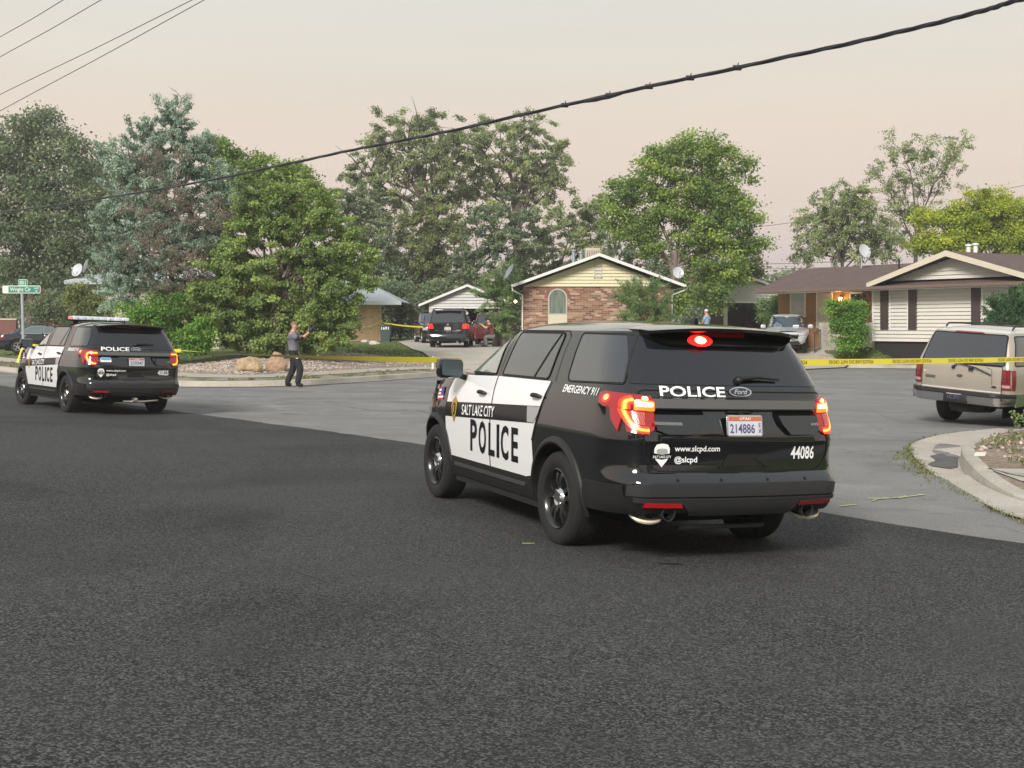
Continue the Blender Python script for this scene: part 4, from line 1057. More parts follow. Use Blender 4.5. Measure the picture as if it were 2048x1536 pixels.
SUV2 = civilian('driveway_suv', 'black SUV with lit tail lamps seen from behind on the driveway at the carport', 'SUV', (X, Y+1.0, tz(X, Y+1)), (0, 0, R(90-2)), c)

# --- black SUV left of it, farther
c = suv_cfg(H=1.75, Wd=0.93, paint=M_BLACK, belt=1.10)
c['head'] = [('front', [(0.5, 0.72), (0.85, 0.72), (0.85, 0.86), (0.55, 0.86)], M_CLEARL, 0.02)]
X, Y = px(856, 650, 67).x, 67.0
civilian('parked_car', 'dark car mostly hidden beyond the left side of the black driveway SUV', 'car', (X, Y+1.5, tz(X, Y)), (0, 0, R(-90+12)), c)

# --- maroon SUV by the carport opening
M_MAR = mat('maroon_paint', (0.11, 0.014, 0.018), 0.25, coat=1.0)
c = suv_cfg(H=1.72, Wd=0.92, paint=M_MAR, belt=1.05)
c['tail'] = [('rear', [(0.66, 0.83), (0.86, 0.83), (0.86, 1.04), (0.68, 1.04)], M_REDOFF, 0.02)]
c['plate'] = (0.0, 0.85, 'UTAH', '4C9 1RB', 'utah', 0.03)
X = px(982, 650, 62).x
civilian('maroon_suv', 'maroon SUV parked before the carport, partly hidden by the wispy tree', 'SUV', (X, 63.2, tz(X, 62)), (0, 0, R(90)), c)

# --- silver crossover on the right driveway (front view)
M_SIL = mat('silver_paint', (0.50, 0.52, 0.54), 0.3, metal=0.15, coat=0.9)
c = suv_cfg(H=1.66, Wd=0.91, paint=M_SIL, belt=1.03, WB=2.64, r=0.35, L0=-0.85, L1=3.40, front_top=1.25, rearlean=0.35)
c['W'] = [(0.3, 0.82), (0.5, 0.89), (0.8, 0.91), (0.95, 0.90), (1.03, 0.865), (1.57, 0.70)]
c['XF'] = [(0.3, 3.3), (0.45, 3.45), (0.7, 3.46), (0.85, 3.35), (1.03, 3.1)]
c['wglass'] = mat('windscreen_blue', (0.05, 0.08, 0.10), 0.04, spec=1.0, coat=0.6)
c['head'] = [('front', [(0.50, 0.70), (0.78, 0.74), (0.86, 0.86), (0.80, 0.92), (0.56, 0.80)], M_CLEARL, 0.02), ('side', [(2.6, 0.98), (2.62, 0.88), (2.95, 0.74), (3.05, 0.78)], M_CLEARL, 0.02)]
c['flare'] = None; c['handles'] = [(1.35, 0.95), (0.5, 0.97)]; c['lines'] = [[(1.25, 0.36), (1.21, 1.03)], [(0.42, 1.03), (0.40, 0.8)]]
def post(t, sh, su):
    g = MB(); blk = M_PLAST
    patch(g, sh, 'front', [(-0.46, 0.66), (0.46, 0.66), (0.50, 0.75), (-0.50, 0.75)], blk, 0.01, 0, 0.1)
    for z in (0.685, 0.72): patch(g, sh, 'front', [(-0.45, z), (0.45, z), (0.45, z+0.012), (-0.45, z+0.012)], M_CHROME, 0.02, 0, 0.1)
    patch(g, sh, 'front', [(-0.09, 0.685), (0.09, 0.685), (0.09, 0.735), (-0.09, 0.735)], M_CHROME, 0.03, 0.01, 0.1)
    patch(g, sh, 'front', [(-0.55, 0.36), (0.55, 0.36), (0.45, 0.50), (-0.45, 0.50)], blk, 0.012, 0, 0.1)
    for sg in (1, -1): patch(g, sh, 'front', [(sg*0.62, 0.40), (sg*0.76, 0.42), (sg*0.74, 0.50), (sg*0.64, 0.50)], M_CLEARL, 0.012, 0, 0.1)
    g.build('grille', t)
    w_ = MB(); p0 = su.map('front', 0.35, 1.10, 0.01)
    patch(w_, su, 'front', [(0.25, 1.09), (0.52, 1.09), (0.5, 1.16), (0.28, 1.15)], M_LET, 0.010, 0, 0.1); w_.build('paper_sheet', t)
    sw = MB(); pts = [su.map('front', -0.38+0.17*math.cos(a), 1.13+0.07*math.sin(a), 0.012) for a in np.linspace(0, 6.283, 17)]
    sw.tube(pts, 0.010, mat('wheel_grey', (0.35, 0.36, 0.37), 0.5), 5, caps=False); sw.build('steering_wheel', t)
    rack(t, 1.59, -0.3, 1.2, 0.60, M_CHROME, 0.04)
    pl = MB(); pl.box((3.47, 0, 0.56), (0.02, 0.31, 0.15), M_LET); pl.build('licence_plate', t)
c['post'] = post
X, Y = 11.75, 51.2
civilian('silver_crossover', 'silver crossover parked nose out on the driveway beside the porch railing', 'car', (X+0.72, Y+3.4, tz(X, Y+1.5)), (0, 0, R(-90-12)), c)

# --- dark saloon far left
M_NAVY = mat('navy_paint', (0.008, 0.010, 0.022), 0.12, coat=1.0)
def sedan(loc, rot, label):
    c = dict(W=[(0.2, 0.80), (0.4, 0.89), (0.65, 0.91), (0.85, 0.89), (0.95, 0.86), (1.40, 0.60)],
             XR=[(0.2, -0.98), (0.5, -1.08), (0.8, -1.06), (0.95, -1.0)], XRu=[(0.9, -0.62), (0.95, -0.52), (1.2, -0.10), (1.40, 0.28)],
             XF=[(0.2, 3.5), (0.45, 3.75), (0.7, 3.72), (0.9, 3.4)], XFu=[(0.85, 2.6), (0.95, 2.35), (1.2, 1.85), (1.40, 1.42)],
             WB=2.80, r=0.335, RR=0.395, ZB=0.2, x0=-0.6, x1=2.9, zs=[0.2, 0.28, 0.36, 0.45, 0.55, 0.65, 0.75, 0.85, 0.90, 0.95],
             zt=lambda x: 0.95 if -0.55 < x < 2.3 else (0.95-(x-2.3)*0.17 if x > 0 else 0.95+(x+0.55)*0.06), hx=(2.3, 3.6), deck=(-1.0, -0.45), zu=[0.95, 1.0, 1.1, 1.2, 1.3, 1.36, 1.40], roofh=0.055,
             paint=M_NAVY, glass=mat('sedan_glass', (0.10, 0.12, 0.12), 0.05, spec=1, coat=1), RCX=0.5, RCY=0.28, bow=0.08, wstyle='five', rr=0.21,
             sidewin=[('front_window', [(1.18, 0.975), (2.1, 0.975), (1.75, 1.20), (1.45, 1.34), (1.18, 1.365)], 0.06), ('rear_door_window', [(0.10, 0.985), (1.12, 0.975), (1.12, 1.365), (0.62, 1.34), (0.30, 1.19)], 0.06)],
             winseal=M_CHROME, handles=[(1.3, 0.86), (0.35, 0.87)], handlem=M_CHROME, mirror=(1.95, 1.0), lines=[[(1.15, 0.25), (1.15, 0.95)], [(0.12, 0.95), (0.42, 0.62)]],
             rearglass=[(-0.60, 0.98), (0.60, 0.98), (0.46, 1.35), (-0.46, 1.35)], windscreen=[(-0.62, 0.98), (0.62, 0.98), (0.45, 1.35), (-0.45, 1.35)],
             tail=[('rear', [(0.50, 0.72), (0.84, 0.70), (0.84, 0.86), (0.52, 0.86)], M_REDOFF, 0.01), ('side', [(-0.95, 0.72), (-0.62, 0.78), (-0.66, 0.86), (-0.95, 0.87)], M_REDL, 0.01)],
             plate=(0, 0.78, 'UTAH', 'X71 2MN', 'utah', 0.02))
    return civilian('parked_sedan', label, 'car', loc, rot, c)
x0, y0 = px(38, 686, 60).x, 60.0
sedan((x0, y0, tz(x0, y0)+0.02), (0, 0, R(18)), 'dark blue saloon parked broadside on the lawn edge behind the street sign')
# ------------------------------------------------------------------ ground
def mix_over(color, scale, lo, hi, amt, mapscale=None):
    def f(t, v, out):
        n = t.nodes.new('ShaderNodeTexNoise'); n.inputs['Scale'].default_value = scale; n.inputs['Detail'].default_value = 6; n.inputs['Distortion'].default_value = 0.6
        if mapscale:
            m = t.nodes.new('ShaderNodeMapping'); m.inputs['Scale'].default_value = mapscale; m.inputs['Rotation'].default_value = (0, 0, R(-53)); t.links.new(v, m.inputs[0]); t.links.new(m.outputs[0], n.inputs['Vector'])
        else: t.links.new(v, n.inputs['Vector'])
        r = t.nodes.new('ShaderNodeMapRange'); r.inputs[1].default_value = lo; r.inputs[2].default_value = hi; r.inputs[4].default_value = amt
        t.links.new(n.outputs[0], r.inputs[0])
        mx = t.nodes.new('ShaderNodeMixRGB'); t.links.new(r.outputs[0], mx.inputs[0]); t.links.new(out, mx.inputs[1]); mx.inputs[2].default_value = (*color, 1)
        return mx.outputs[0]
    return f
def chain(*fs):
    def f(t, v, out):
        for g in fs: out = g(t, v, out)
        return out
    return f
M_ASPH = ramp_noise('new_asphalt', [(0.3, (0.014, 0.014, 0.014)), (0.7, (0.028, 0.028, 0.028))], scale=0.45, detail=8, rough=0.85, bump=1.0, bdist=0.010,
                    fine=(40, 0.4, 1.7), specks=(105, 0.45, (0.15, 0.15, 0.148), 0.95),
                    extra=chain(mix_over((0.075, 0.075, 0.073), 0.16, 0.42, 0.62, 0.40), mix_over((0.055, 0.055, 0.054), 0.5, 0.54, 0.74, 0.45), mix_over((0.06, 0.06, 0.058), 0.8, 0.56, 0.70, 0.35, (0.30, 2.6, 1)), mix_over((0.012, 0.012, 0.012), 0.30, 0.52, 0.70, 0.5)))
M_ASPH.node_tree.nodes['Principled BSDF'].inputs['Specular IOR Level'].default_value = 0.12
M_OLD = ramp_noise('old_asphalt', [(0.3, (0.165, 0.162, 0.155)), (0.7, (0.225, 0.220, 0.210))], scale=0.5, detail=8, rough=0.85, bump=0.6, bdist=0.006, fine=(60, 0.75, 1.25), specks=(45, 0.93, (0.30, 0.29, 0.27), 0.5),
                   extra=chain(mix_over((0.09, 0.088, 0.085), 0.5, 0.52, 0.70, 0.5, (0.5, 2.2, 1)), mix_over((0.29, 0.28, 0.27), 0.9, 0.56, 0.70, 0.5), mix_over((0.10, 0.098, 0.095), 2.3, 0.62, 0.68, 0.45)))
M_OLD.node_tree.nodes['Principled BSDF'].inputs['Specular IOR Level'].default_value = 0.2
M_CONC = ramp_noise('concrete', [(0.25, (0.33, 0.30, 0.25)), (0.75, (0.47, 0.43, 0.37))], scale=1.1, detail=8, rough=0.85, bump=0.3, bdist=0.004, fine=(30, 0.85, 1.12), extra=mix_over((0.16, 0.14, 0.12), 0.9, 0.60, 0.72, 0.6))
M_LAWN = ramp_noise('lawn', [(0.3, (0.065, 0.10, 0.028)), (0.52, (0.10, 0.145, 0.038)), (0.72, (0.19, 0.18, 0.07))], scale=0.45, detail=7, rough=0.9, bump=0.8, bdist=0.05, fine=(22, 0.6, 1.45))
M_DIRT = ramp_noise('dirt', [(0.3, (0.16, 0.12, 0.085)), (0.7, (0.28, 0.225, 0.165))], scale=0.8, detail=8, rough=0.95, bump=0.6, bdist=0.03, fine=(14, 0.6, 1.4))
M_MULCH = ramp_noise('rock_mulch', [(0.3, (0.20, 0.15, 0.12)), (0.7, (0.33, 0.27, 0.22))], scale=1.2, detail=8, rough=0.95, bump=0.7, bdist=0.04, fine=(9, 0.5, 1.5), extra=mix_over((0.10, 0.12, 0.045), 0.6, 0.58, 0.68, 0.7))

def base_ground():
    xs = np.unique(np.concatenate([np.arange(-160, -30, 5.0), np.arange(-30, 32, 0.7), np.arange(32, 170, 5.0)]))
    ys = np.unique(np.concatenate([np.arange(-70, 0, 4.0), np.arange(0, 66, 0.7), np.arange(66, 120, 3.0), np.arange(120, 420, 15)]))
    X, Y = np.meshgrid(xs, ys); ins = in_poly(RP, X, Y); d = edge_dist(RP, X, Y)
    Z = terr(X, Y)-0.035-0.15*ins-0.10*(d < 0.9)-0.16*((X > 5.2) & (X < 12.4) & (Y > 8.6) & (Y < 20.5) & ~ins)
    n = len(xs); vs = np.stack([X.ravel(), Y.ravel(), Z.ravel()], 1)
    fs = [(j*n+i, j*n+i+1, (j+1)*n+i+1, (j+1)*n+i) for j in range(len(ys)-1) for i in range(n-1)]
    mb = MB(); mb.add(vs.tolist(), fs, M_LAWN, True); structure(mb.build('ground', fixn=False))
base_ground()
road = structure(ground_sheet('old_road', ROAD, M_OLD, -0.006, 1.3))
# new dark asphalt (laid on top, its edge follows the photo)
def P2(pxy): return [at(a, b) for a, b in pxy]
edge = [(-60, 764)]+[(0, 772), (100, 786), (230, 806), (360, 825), (480, 840), (600, 856), (720, 873), (840, 890), (980, 910), (1120, 934), (1270, 960), (1420, 986), (1560, 1012), (1690, 1036), (1800, 1053), (1920, 1072), (2048, 1091)]
E = P2(edge)
ex, ey = E[0]
dark = [(-60, 96), (-30, 59)]+[(-20.5, 46)]+E[1:]+[(4.9, 8.4), (7.5, 5.0), (29, -22), (58, -60), (20, -61), (0, -24.5), (-4, -5.8), (-13, 4.2), (-59, 68)]
random.seed(3)
dk = []
for i in range(len(dark)):
    a, b = Vector(dark[i]), Vector(dark[(i+1) % len(dark)]); dk.append((a.x, a.y))
    if 2 <= i <= 19:
        k = max(1, int((b-a).length/0.25)); n_ = Vector((-(b-a).y, (b-a).x)).normalized()
        for q in range(1, k): p = a.lerp(b, q/k)+n_*(random.uniform(-0.035, 0.035)+0.06*mnoise.noise(Vector((a.lerp(b, q/k).x*0.8, a.lerp(b, q/k).y*0.8, 0)))); dk.append((p.x, p.y))
structure(ground_sheet('new_road', dk, M_ASPH, 0.012, 1.3))

def resample(P, st):
    out = [Vector(P[0])]
    for a, b in zip(P[:-1], P[1:]):
        a, b = Vector(a), Vector(b); k = max(1, int((b-a).length/st)); out += [a.lerp(b, i/k) for i in range(1, k+1)]
    for _ in range(3): out = [out[0]]+[(out[i-1]+out[i]*2+out[i+1])/4 for i in range(1, len(out)-1)]+[out[-1]]
    return out
def offs(P, d):
    """offset to the right-hand... sign chosen so that +d is away from the road"""
    o = []
    for i, p in enumerate(P):
        t = (P[min(i+1, len(P)-1)]-P[max(i-1, 0)]).normalized(); o.append(p+Vector((-t.y, t.x))*d)
    return o
def strip(name, P, d0, d1, m, off, nseg=3, zf=None):
    mb = MB(); K = len(P); cols = [offs(P, d0+(d1-d0)*k/nseg) for k in range(nseg+1)]
    vs = []; fs = []
    for i in range(K):
        for k in range(nseg+1):
            q = cols[k][i]; vs.append((q.x, q.y, (zf(q.x, q.y, k/nseg) if zf else tz(q.x, q.y)+off)))
    for i in range(K-1):
        for k in range(nseg): a = i*(nseg+1)+k; fs.append((a, a+1, a+nseg+2, a+nseg+1))
    mb.add(vs, fs, m, False); return structure(mb.build(name, fixn=True))
far = resample([Vector(p) for p in ROAD[1:18]], 0.5)      # outward is to the left of travel
def kerb(name, P, m, w_=0.16, h=0.13, gut=0.45, zoff=0.0):
    mb = MB(); A = offs(P, -gut); B = offs(P, -0.02); C = offs(P, 0.02); D = offs(P, w_)
    vs = []; fs = []; K = len(P)
    for i in range(K):
        zr = tz(A[i].x, A[i].y)+0.010; zg = tz(*offs(P, -0.06)[i])+0.004 if False else zr-0.02
        zt_ = tz(D[i].x, D[i].y)+0.012
        vs += [(A[i].x, A[i].y, zr), (B[i].x, B[i].y, zg), (C[i].x, C[i].y, zt_-0.02), (C[i].x*0.6+D[i].x*0.4, C[i].y*0.6+D[i].y*0.4, zt_), (D[i].x, D[i].y, zt_), (D[i].x, D[i].y, zt_-0.15)]
    for i in range(K-1):
        for k in range(5): fs.append((6*i+k, 6*i+k+1, 6*i+k+7, 6*i+k+6))
    mb.add(vs, fs, m); return structure(mb.build(name))
kerb('kerb', far, M_CONC)
farL = far[:next(i for i, p in enumerate(far) if p.x > -1.0)]
farR = far[next(i for i, p in enumerate(far) if p.x > 6.0):]
M_WEED = ramp_noise('weedy_verge', [(0.35, (0.08, 0.10, 0.035)), (0.5, (0.22, 0.19, 0.12)), (0.7, (0.36, 0.31, 0.24))], scale=1.5, detail=7, rough=0.95, bump=0.6, bdist=0.03, fine=(16, 0.7, 1.3))
strip('verge', farL, 0.17, 1.25, M_WEED, 0.015)
strip('sidewalk', farL, 1.25, 2.55, M_CONC, 0.03)
strip('sidewalk', farR, 0.17, 0.85, M_CONC, 0.03)
gr = [p for p in far if -15.5 < p.x < -0.5]
strip('rock_bed', gr, 2.56, 8.2, M_MULCH, 0.02, 8)
# driveways
structure(ground_sheet('driveway', P2([(905, 745), (880, 725), (858, 715), (826, 700), (795, 684), (845, 678), (985, 680), (1040, 700), (1120, 740)]), M_CONC, 0.035, 0.8))
structure(ground_sheet('driveway', P2([(1560, 742), (1520, 700), (1500, 684), (1600, 682), (1642, 690), (1650, 708), (1700, 735)]), M_CONC, 0.035, 0.8))

# near right corner: wide gutter apron, kerb, sidewalk, planting
def onp(x, y): return Vector(at(x, y))
gut_out = [(2140, 1072), (2048, 1042), (1995, 1024), (1960, 1006), (1915, 984), (1880, 960), (1855, 942), (1833, 922), (1818, 902), (1822, 890), (1845, 880), (1880, 871), (1925, 865), (1965, 861), (2010, 857), (2060, 852)]
kerb_in = [(2150, 1040), (2048, 1005), (2005, 990), (1968, 972), (1940, 956), (1921, 940), (1918, 922), (1922, 903), (1936, 886), (1958, 874), (1985, 867), (2020, 861), (2050, 858), (2090, 850)]
gp = gut_out+[(2090, 850)][:0]+kerb_in[::-1]
def smoothp(P, n=2):
    for _ in range(n):
        Q = [P[0]]
        for a, b in zip(P[:-1], P[1:]): Q += [a*0.75+b*0.25, a*0.25+b*0.75]
        P = Q+[P[-1]]
    return P
GO = smoothp([onp(*p) for p in gut_out]); KI = smoothp([onp(*p) for p in kerb_in])
poly = [(p.x, p.y) for p in GO]+[(p.x, p.y) for p in KI[::-1]]
V, F, B = grid_poly(poly, 0.5); mb = MB()
mb.add([(a, b, min(tz(a, b)+0.016, -0.105)) for a, b in V], F, M_CONC); structure(mb.build('gutter'))
KP = KI[::-1]      # travel so that island is on the left
mb = MB(); vs = []; fs = []
def ktop(y): return -0.125+0.15*min(1, max(0.30, (y-11.6)/3.0))+0.004
for i, p in enumerate(KI):
    t = (KI[min(i+1, len(KI)-1)]-KI[max(i-1, 0)]).normalized(); n_ = Vector((t.y, -t.x))
    if (p+n_*0.3-Vector((9, 13))).length > (p-n_*0.3-Vector((9, 13))).length: n_ = -n_
    z0 = tz(p.x, p.y); f = min(1, max(0.30, (p.y-11.6)/3.0)); hh = 0.15*f
    zb_ = -0.125; hh = ktop(p.y)+0.125
    q1 = p+n_*0.03; q2 = p+n_*0.06; q3 = p+n_*0.19
    vs += [(p.x, p.y, zb_-0.05), (q1.x, q1.y, zb_+hh-0.02), (q2.x, q2.y, zb_+hh), (q3.x, q3.y, zb_+hh+0.004), (q3.x, q3.y, zb_-0.05)]
for i in range(len(KI)-1):
    for k in range(4): fs.append((5*i+k, 5*i+k+1, 5*i+k+6, 5*i+k+5))
mb.add(vs, fs, M_CONC); structure(mb.build('kerb'))
# island surface behind the kerb
KB = [Vector((vs[5*i+3][0], vs[5*i+3][1], vs[5*i+3][2])) for i in range(len(KI))]
side_px = onp(1958, 953)
mb = MB(); ring = []; nn = 6
cx_, cy_ = 12.5, 13.2
vs = []; fs = []
for i, p in enumerate(KB):
    for k in range(nn+1):
        t = k/nn; x, y = p.x+(cx_-p.x)*t, p.y+(cy_-p.y)*t; vs.append((x, y, ktop(y)-0.004))
for i in range(len(KB)-1):
    for k in range(nn): a = i*(nn+1)+k; fs.append((a, a+1, a+nn+2, a+nn+1))
M_CRACK = M_CONC
mb.add(vs, fs, M_DIRT, True); structure(mb.build('planting_bed'))
# sidewalk slabs in front of the bed
def zi(x, y): return -0.125+0.155+0.02
a_ = [(5.66, 14.3), (5.75, 13.1), (6.35, 11.7), (8.3, 8.9), (9.8, 9.9), (9.2, 12.3), (9.4, 14.25), (7.4, 14.15)]
V, F, B = grid_poly(a_, 0.5); mb = MB(); mb.add([(x, y, ktop(y)+0.008) for x, y in V], F, M_CONC); structure(mb.build('sidewalk'))
mb = MB()
for p0, p1 in (((5.72, 13.45), (9.4, 13.6)), ((5.66, 14.3), (6.5, 11.5)), ((6.6, 11.5), (9.6, 11.9))):
    a, b = Vector(p0), Vector(p1); k = 24; n_ = Vector((-(b-a).y, (b-a).x)).normalized(); vs = []; fs = []
    for i in range(k+1):
        p = a.lerp(b, i/k)+n_*random.uniform(-0.03, 0.03); w_ = random.uniform(0.008, 0.022)
        for q in (p+n_*w_, p-n_*w_): vs.append((q.x, q.y, ktop(q.y)+0.012))
    fs = [(2*i, 2*i+1, 2*i+3, 2*i+2) for i in range(k)]
    mb.add(vs, fs, mat('crack_dark', (0.03, 0.025, 0.02), 0.9))
structure(mb.build('sidewalk_joint'))
# stain in the gutter, chalk marks
def decal_sheet(name, pp, m, off): return structure(ground_sheet(name, pp, m, off, 0.6))
def blob(c, rx, ry, rot=0, n=22, jit=0.18, seed=1):
    r_ = random.Random(seed); out = []
    for i in range(n):
        a = 2*math.pi*i/n; k = 1+r_.uniform(-jit, jit); x, y = rx*k*math.cos(a), ry*k*math.sin(a)
        out.append((c[0]+x*math.cos(rot)-y*math.sin(rot), c[1]+x*math.sin(rot)+y*math.cos(rot)))
    return out
M_STAIN = mat('damp_stain', (0.075, 0.07, 0.062), 0.6, vary=0.3, vscale=3)
decal_sheet('gutter_stain', P2([(1860, 915), (1895, 908), (1916, 900), (1917, 915), (1916, 938), (1900, 941), (1865, 936), (1855, 932), (1872, 924)]), M_STAIN, 0.024)
M_CHALK = mat('yellow_chalk', (0.42, 0.43, 0.20), 0.9, vary=0.4, vscale=30)
mb = MB()
def chalk(pxs, wd, m):
    P = [Vector(at(*p)) for p in pxs]; Q = resample(P, 0.12); vs = []; fs = []; r_ = random.Random(len(Q))
    for i, p in enumerate(Q):
        t = (Q[min(i+1, len(Q)-1)]-Q[max(i-1, 0)]).normalized(); n_ = Vector((-t.y, t.x)); w_ = wd*r_.uniform(0.3, 1)
        for s_ in (w_, -w_): q = p+n_*s_; vs.append((q.x, q.y, tz(q.x, q.y)+0.004))
    fs = [(2*i, 2*i+1, 2*i+3, 2*i+2) for i in range(len(Q)-1) if r_.random() > 0.18]
    mb.add(vs, fs, m)
chalk([(1735, 998), (1760, 1000), (1800, 996), (1850, 990), (1858, 989)], 0.035, M_CHALK)
chalk([(1745, 1003), (1770, 994), (1790, 1000), (1812, 992)], 0.02, M_CHALK)
chalk([(1660, 1016), (1715, 1009)], 0.03, M_CHALK)
chalk([(1655, 1012), (1700, 1012)], 0.01, M_CHALK)
structure(mb.build('chalk_mark', fixn=False))
M_BLUEP = mat('blue_spray', (0.30, 0.52, 0.50), 0.9, vary=0.2, vscale=20)
mb = MB(); ptA = Vector(at(517, 771)); ptB = Vector(at(556, 771))
for (qa, qb, ox) in ((0, 1, 0), (0.3, 1, 0.12)):
    vs = []; r_ = random.Random(3)
    for i in range(13):
        p = ptA.lerp(ptB, i/12); 
        for s_ in (0.10, -0.10): vs.append((p.x, p.y+0.15+ox+s_*r_.uniform(0.4, 1), tz(p.x, p.y-0.3)+0.05+ox*0.2))
    mb.add(vs, [(2*i, 2*i+1, 2*i+3, 2*i+2) for i in range(12)], M_BLUEP)
structure(mb.build('spray_mark', fixn=False))

mb = MB(); M_JOINT = mat('road_joint_grit', (0.055, 0.054, 0.052), 0.9, vary=0.5, vscale=25)
def chalk2(pxs, wd, m, up=0.017, keep=0.7):
    P = [Vector(at(*p)) for p in pxs]; Q = resample(P, 0.07); vs = []; r_ = random.Random(len(Q))
    for i, p in enumerate(Q):
        t = (Q[min(i+1, len(Q)-1)]-Q[max(i-1, 0)]).normalized(); n_ = Vector((-t.y, t.x)); c_ = r_.gauss(0, wd*0.6)
        for s_ in (wd*r_.uniform(0.1, 1), -wd*r_.uniform(0.1, 1)): q = p+n_*(s_+c_); vs.append((q.x, q.y, tz(q.x, q.y)+up))
    mb.add(vs, [(2*i, 2*i+1, 2*i+3, 2*i+2) for i in range(len(Q)-1) if r_.random() < keep], m)
chalk2([(-40, 930), (100, 975), (200, 1010), (330, 1068), (450, 1103), (560, 1135), (680, 1180), (800, 1232), (900, 1290), (1060, 1380)], 0.010, M_JOINT, 0.017, 0.6)
structure(mb.build('road_joint', fixn=False))
# tar repair lines and a dark drip under the near car
mb = MB(); M_TAR = mat('tar_black', (0.014, 0.014, 0.014), 0.7)
chalk2([(700, 815), (760, 822), (830, 820), (880, 830)], 0.022, mat('old_tar', (0.05, 0.05, 0.05), 0.6), 0.001, 1.0)
chalk2([(1690, 806), (1730, 812), (1775, 836), (1800, 842)], 0.008, MATS['old_tar'], 0.001, 0.8)
chalk2([(420, 800), (520, 812), (640, 802), (700, 806)], 0.018, MATS['old_tar'], 0.001, 1.0)
structure(mb.build('tar_seam', fixn=False))
for cxy, rr in (((1275, 1103), (0.13, 0.05)), ((1340, 1133), (0.09, 0.03))):
    c_ = at(*cxy); structure(ground_sheet('oil_stain', blob(c_, rr[0], rr[1], 0.2, 18, 0.3, 4), M_TAR, 0.0155, 0.5))
# ------------------------------------------------------------------ loose stones, grass tufts (uncountable)
def scatter_stones(name, pts, smin, smax, mats_, seed=5):
    r_ = np.random.default_rng(seed); V = []; F = []; MI = []
    base = np.array([(1, 0, 0), (-1, 0, 0), (0, 1, 0), (0, -1, 0), (0, 0, 1), (0, 0, -1)], float)
    tri = [(0, 2, 4), (2, 1, 4), (1, 3, 4), (3, 0, 4), (2, 0, 5), (1, 2, 5), (3, 1, 5), (0, 3, 5)]
    for i, (x, y, z) in enumerate(pts):
        s = r_.uniform(smin, smax); b = base*r_.uniform(0.6, 1.3, (6, 1))*np.array([1, r_.uniform(0.6, 1), 0.6])*s
        a = r_.uniform(0, 6.28); c_, s_ = math.cos(a), math.sin(a)
        bx = b[:, 0]*c_-b[:, 1]*s_+x; by = b[:, 0]*s_+b[:, 1]*c_+y; o = len(V)
        V += list(zip(bx, by, b[:, 2]+z+s*0.2)); F += [(p+o, q+o, r+o) for p, q, r in tri]; MI += [int(r_.integers(len(mats_)))]*8
    me = bpy.data.meshes.new(name); me.from_pydata([tuple(map(float, v)) for v in V], [], F)
    for m in mats_: me.materials.append(m)
    me.polygons.foreach_set('material_index', MI); o = link(name, me); o['kind'] = 'stuff'; return o
st_m = [mat('stone_a', (0.33, 0.26, 0.20), 0.9), mat('stone_b', (0.40, 0.33, 0.28), 0.9), mat('stone_c', (0.25, 0.19, 0.15), 0.9), mat('stone_d', (0.50, 0.44, 0.38), 0.9)]
r_ = random.Random(9); pts = []
for k in range(7500):
    i = r_.randrange(1, len(gr)-1); d = 2.6+5.4*r_.random()**0.8; t = (gr[i+1]-gr[i-1]).normalized(); p = gr[i]+Vector((-t.y, t.x))*d+Vector((r_.uniform(-.3, .3), r_.uniform(-.3, .3))); pts.append((p.x, p.y, tz(p.x, p.y)+0.02))
scatter_stones('gravel', pts, 0.018, 0.055, st_m)
pts = []
for k in range(900):
    x, y = r_.uniform(6.3, 12), r_.uniform(14.2, 20.5)
    if in_poly(np.array([(p.x, p.y) for p in KB]+[(12.5, 13.2)]), np.array([x]), np.array([y]))[0] and y > 14.35: pts.append((x, y, 0.025))
scatter_stones('gravel', pts, 0.02, 0.07, st_m+[mat('stone_e', (0.45, 0.30, 0.27), 0.9)], 8)

def blades(name, pts, h, wd, mats_, seed=2, lean=0.5, per=7):
    r_ = np.random.default_rng(seed); V = []; F = []; MI = []
    for (x, y, z) in pts:
        for q in range(per):
            a = r_.uniform(0, 6.28); hh = h*r_.uniform(0.4, 1.1); l = hh*lean*r_.uniform(0.2, 1); dx, dy = math.cos(a)*l, math.sin(a)*l
            px_, py_ = x+r_.normal(0, wd*4), y+r_.normal(0, wd*4); nx, ny = -math.sin(a)*wd, math.cos(a)*wd; o = len(V)
            V += [(px_-nx, py_-ny, z), (px_+nx, py_+ny, z), (px_+dx*0.5+nx*.7, py_+dy*0.5+ny*.7, z+hh*0.6), (px_+dx*0.5-nx*.7, py_+dy*0.5-ny*.7, z+hh*0.6), (px_+dx, py_+dy, z+hh)]
            F += [(o, o+1, o+2, o+3), (o+3, o+2, o+4)]; MI += [int(r_.integers(len(mats_)))]*2
    me = bpy.data.meshes.new(name); me.from_pydata([tuple(map(float, v)) for v in V], [], F)
    for m in mats_: me.materials.append(m)
    me.polygons.foreach_set('material_index', MI); o = link(name, me); o['kind'] = 'stuff'; return o
gm = [mat('grass_a', (0.085, 0.12, 0.03), 0.8), mat('grass_b', (0.13, 0.15, 0.045), 0.8), mat('grass_c', (0.20, 0.17, 0.08), 0.8)]
gdry = [mat('grass_c', (0, 0, 0)), mat('grass_d', (0.30, 0.22, 0.12), 0.9), gm[1]]
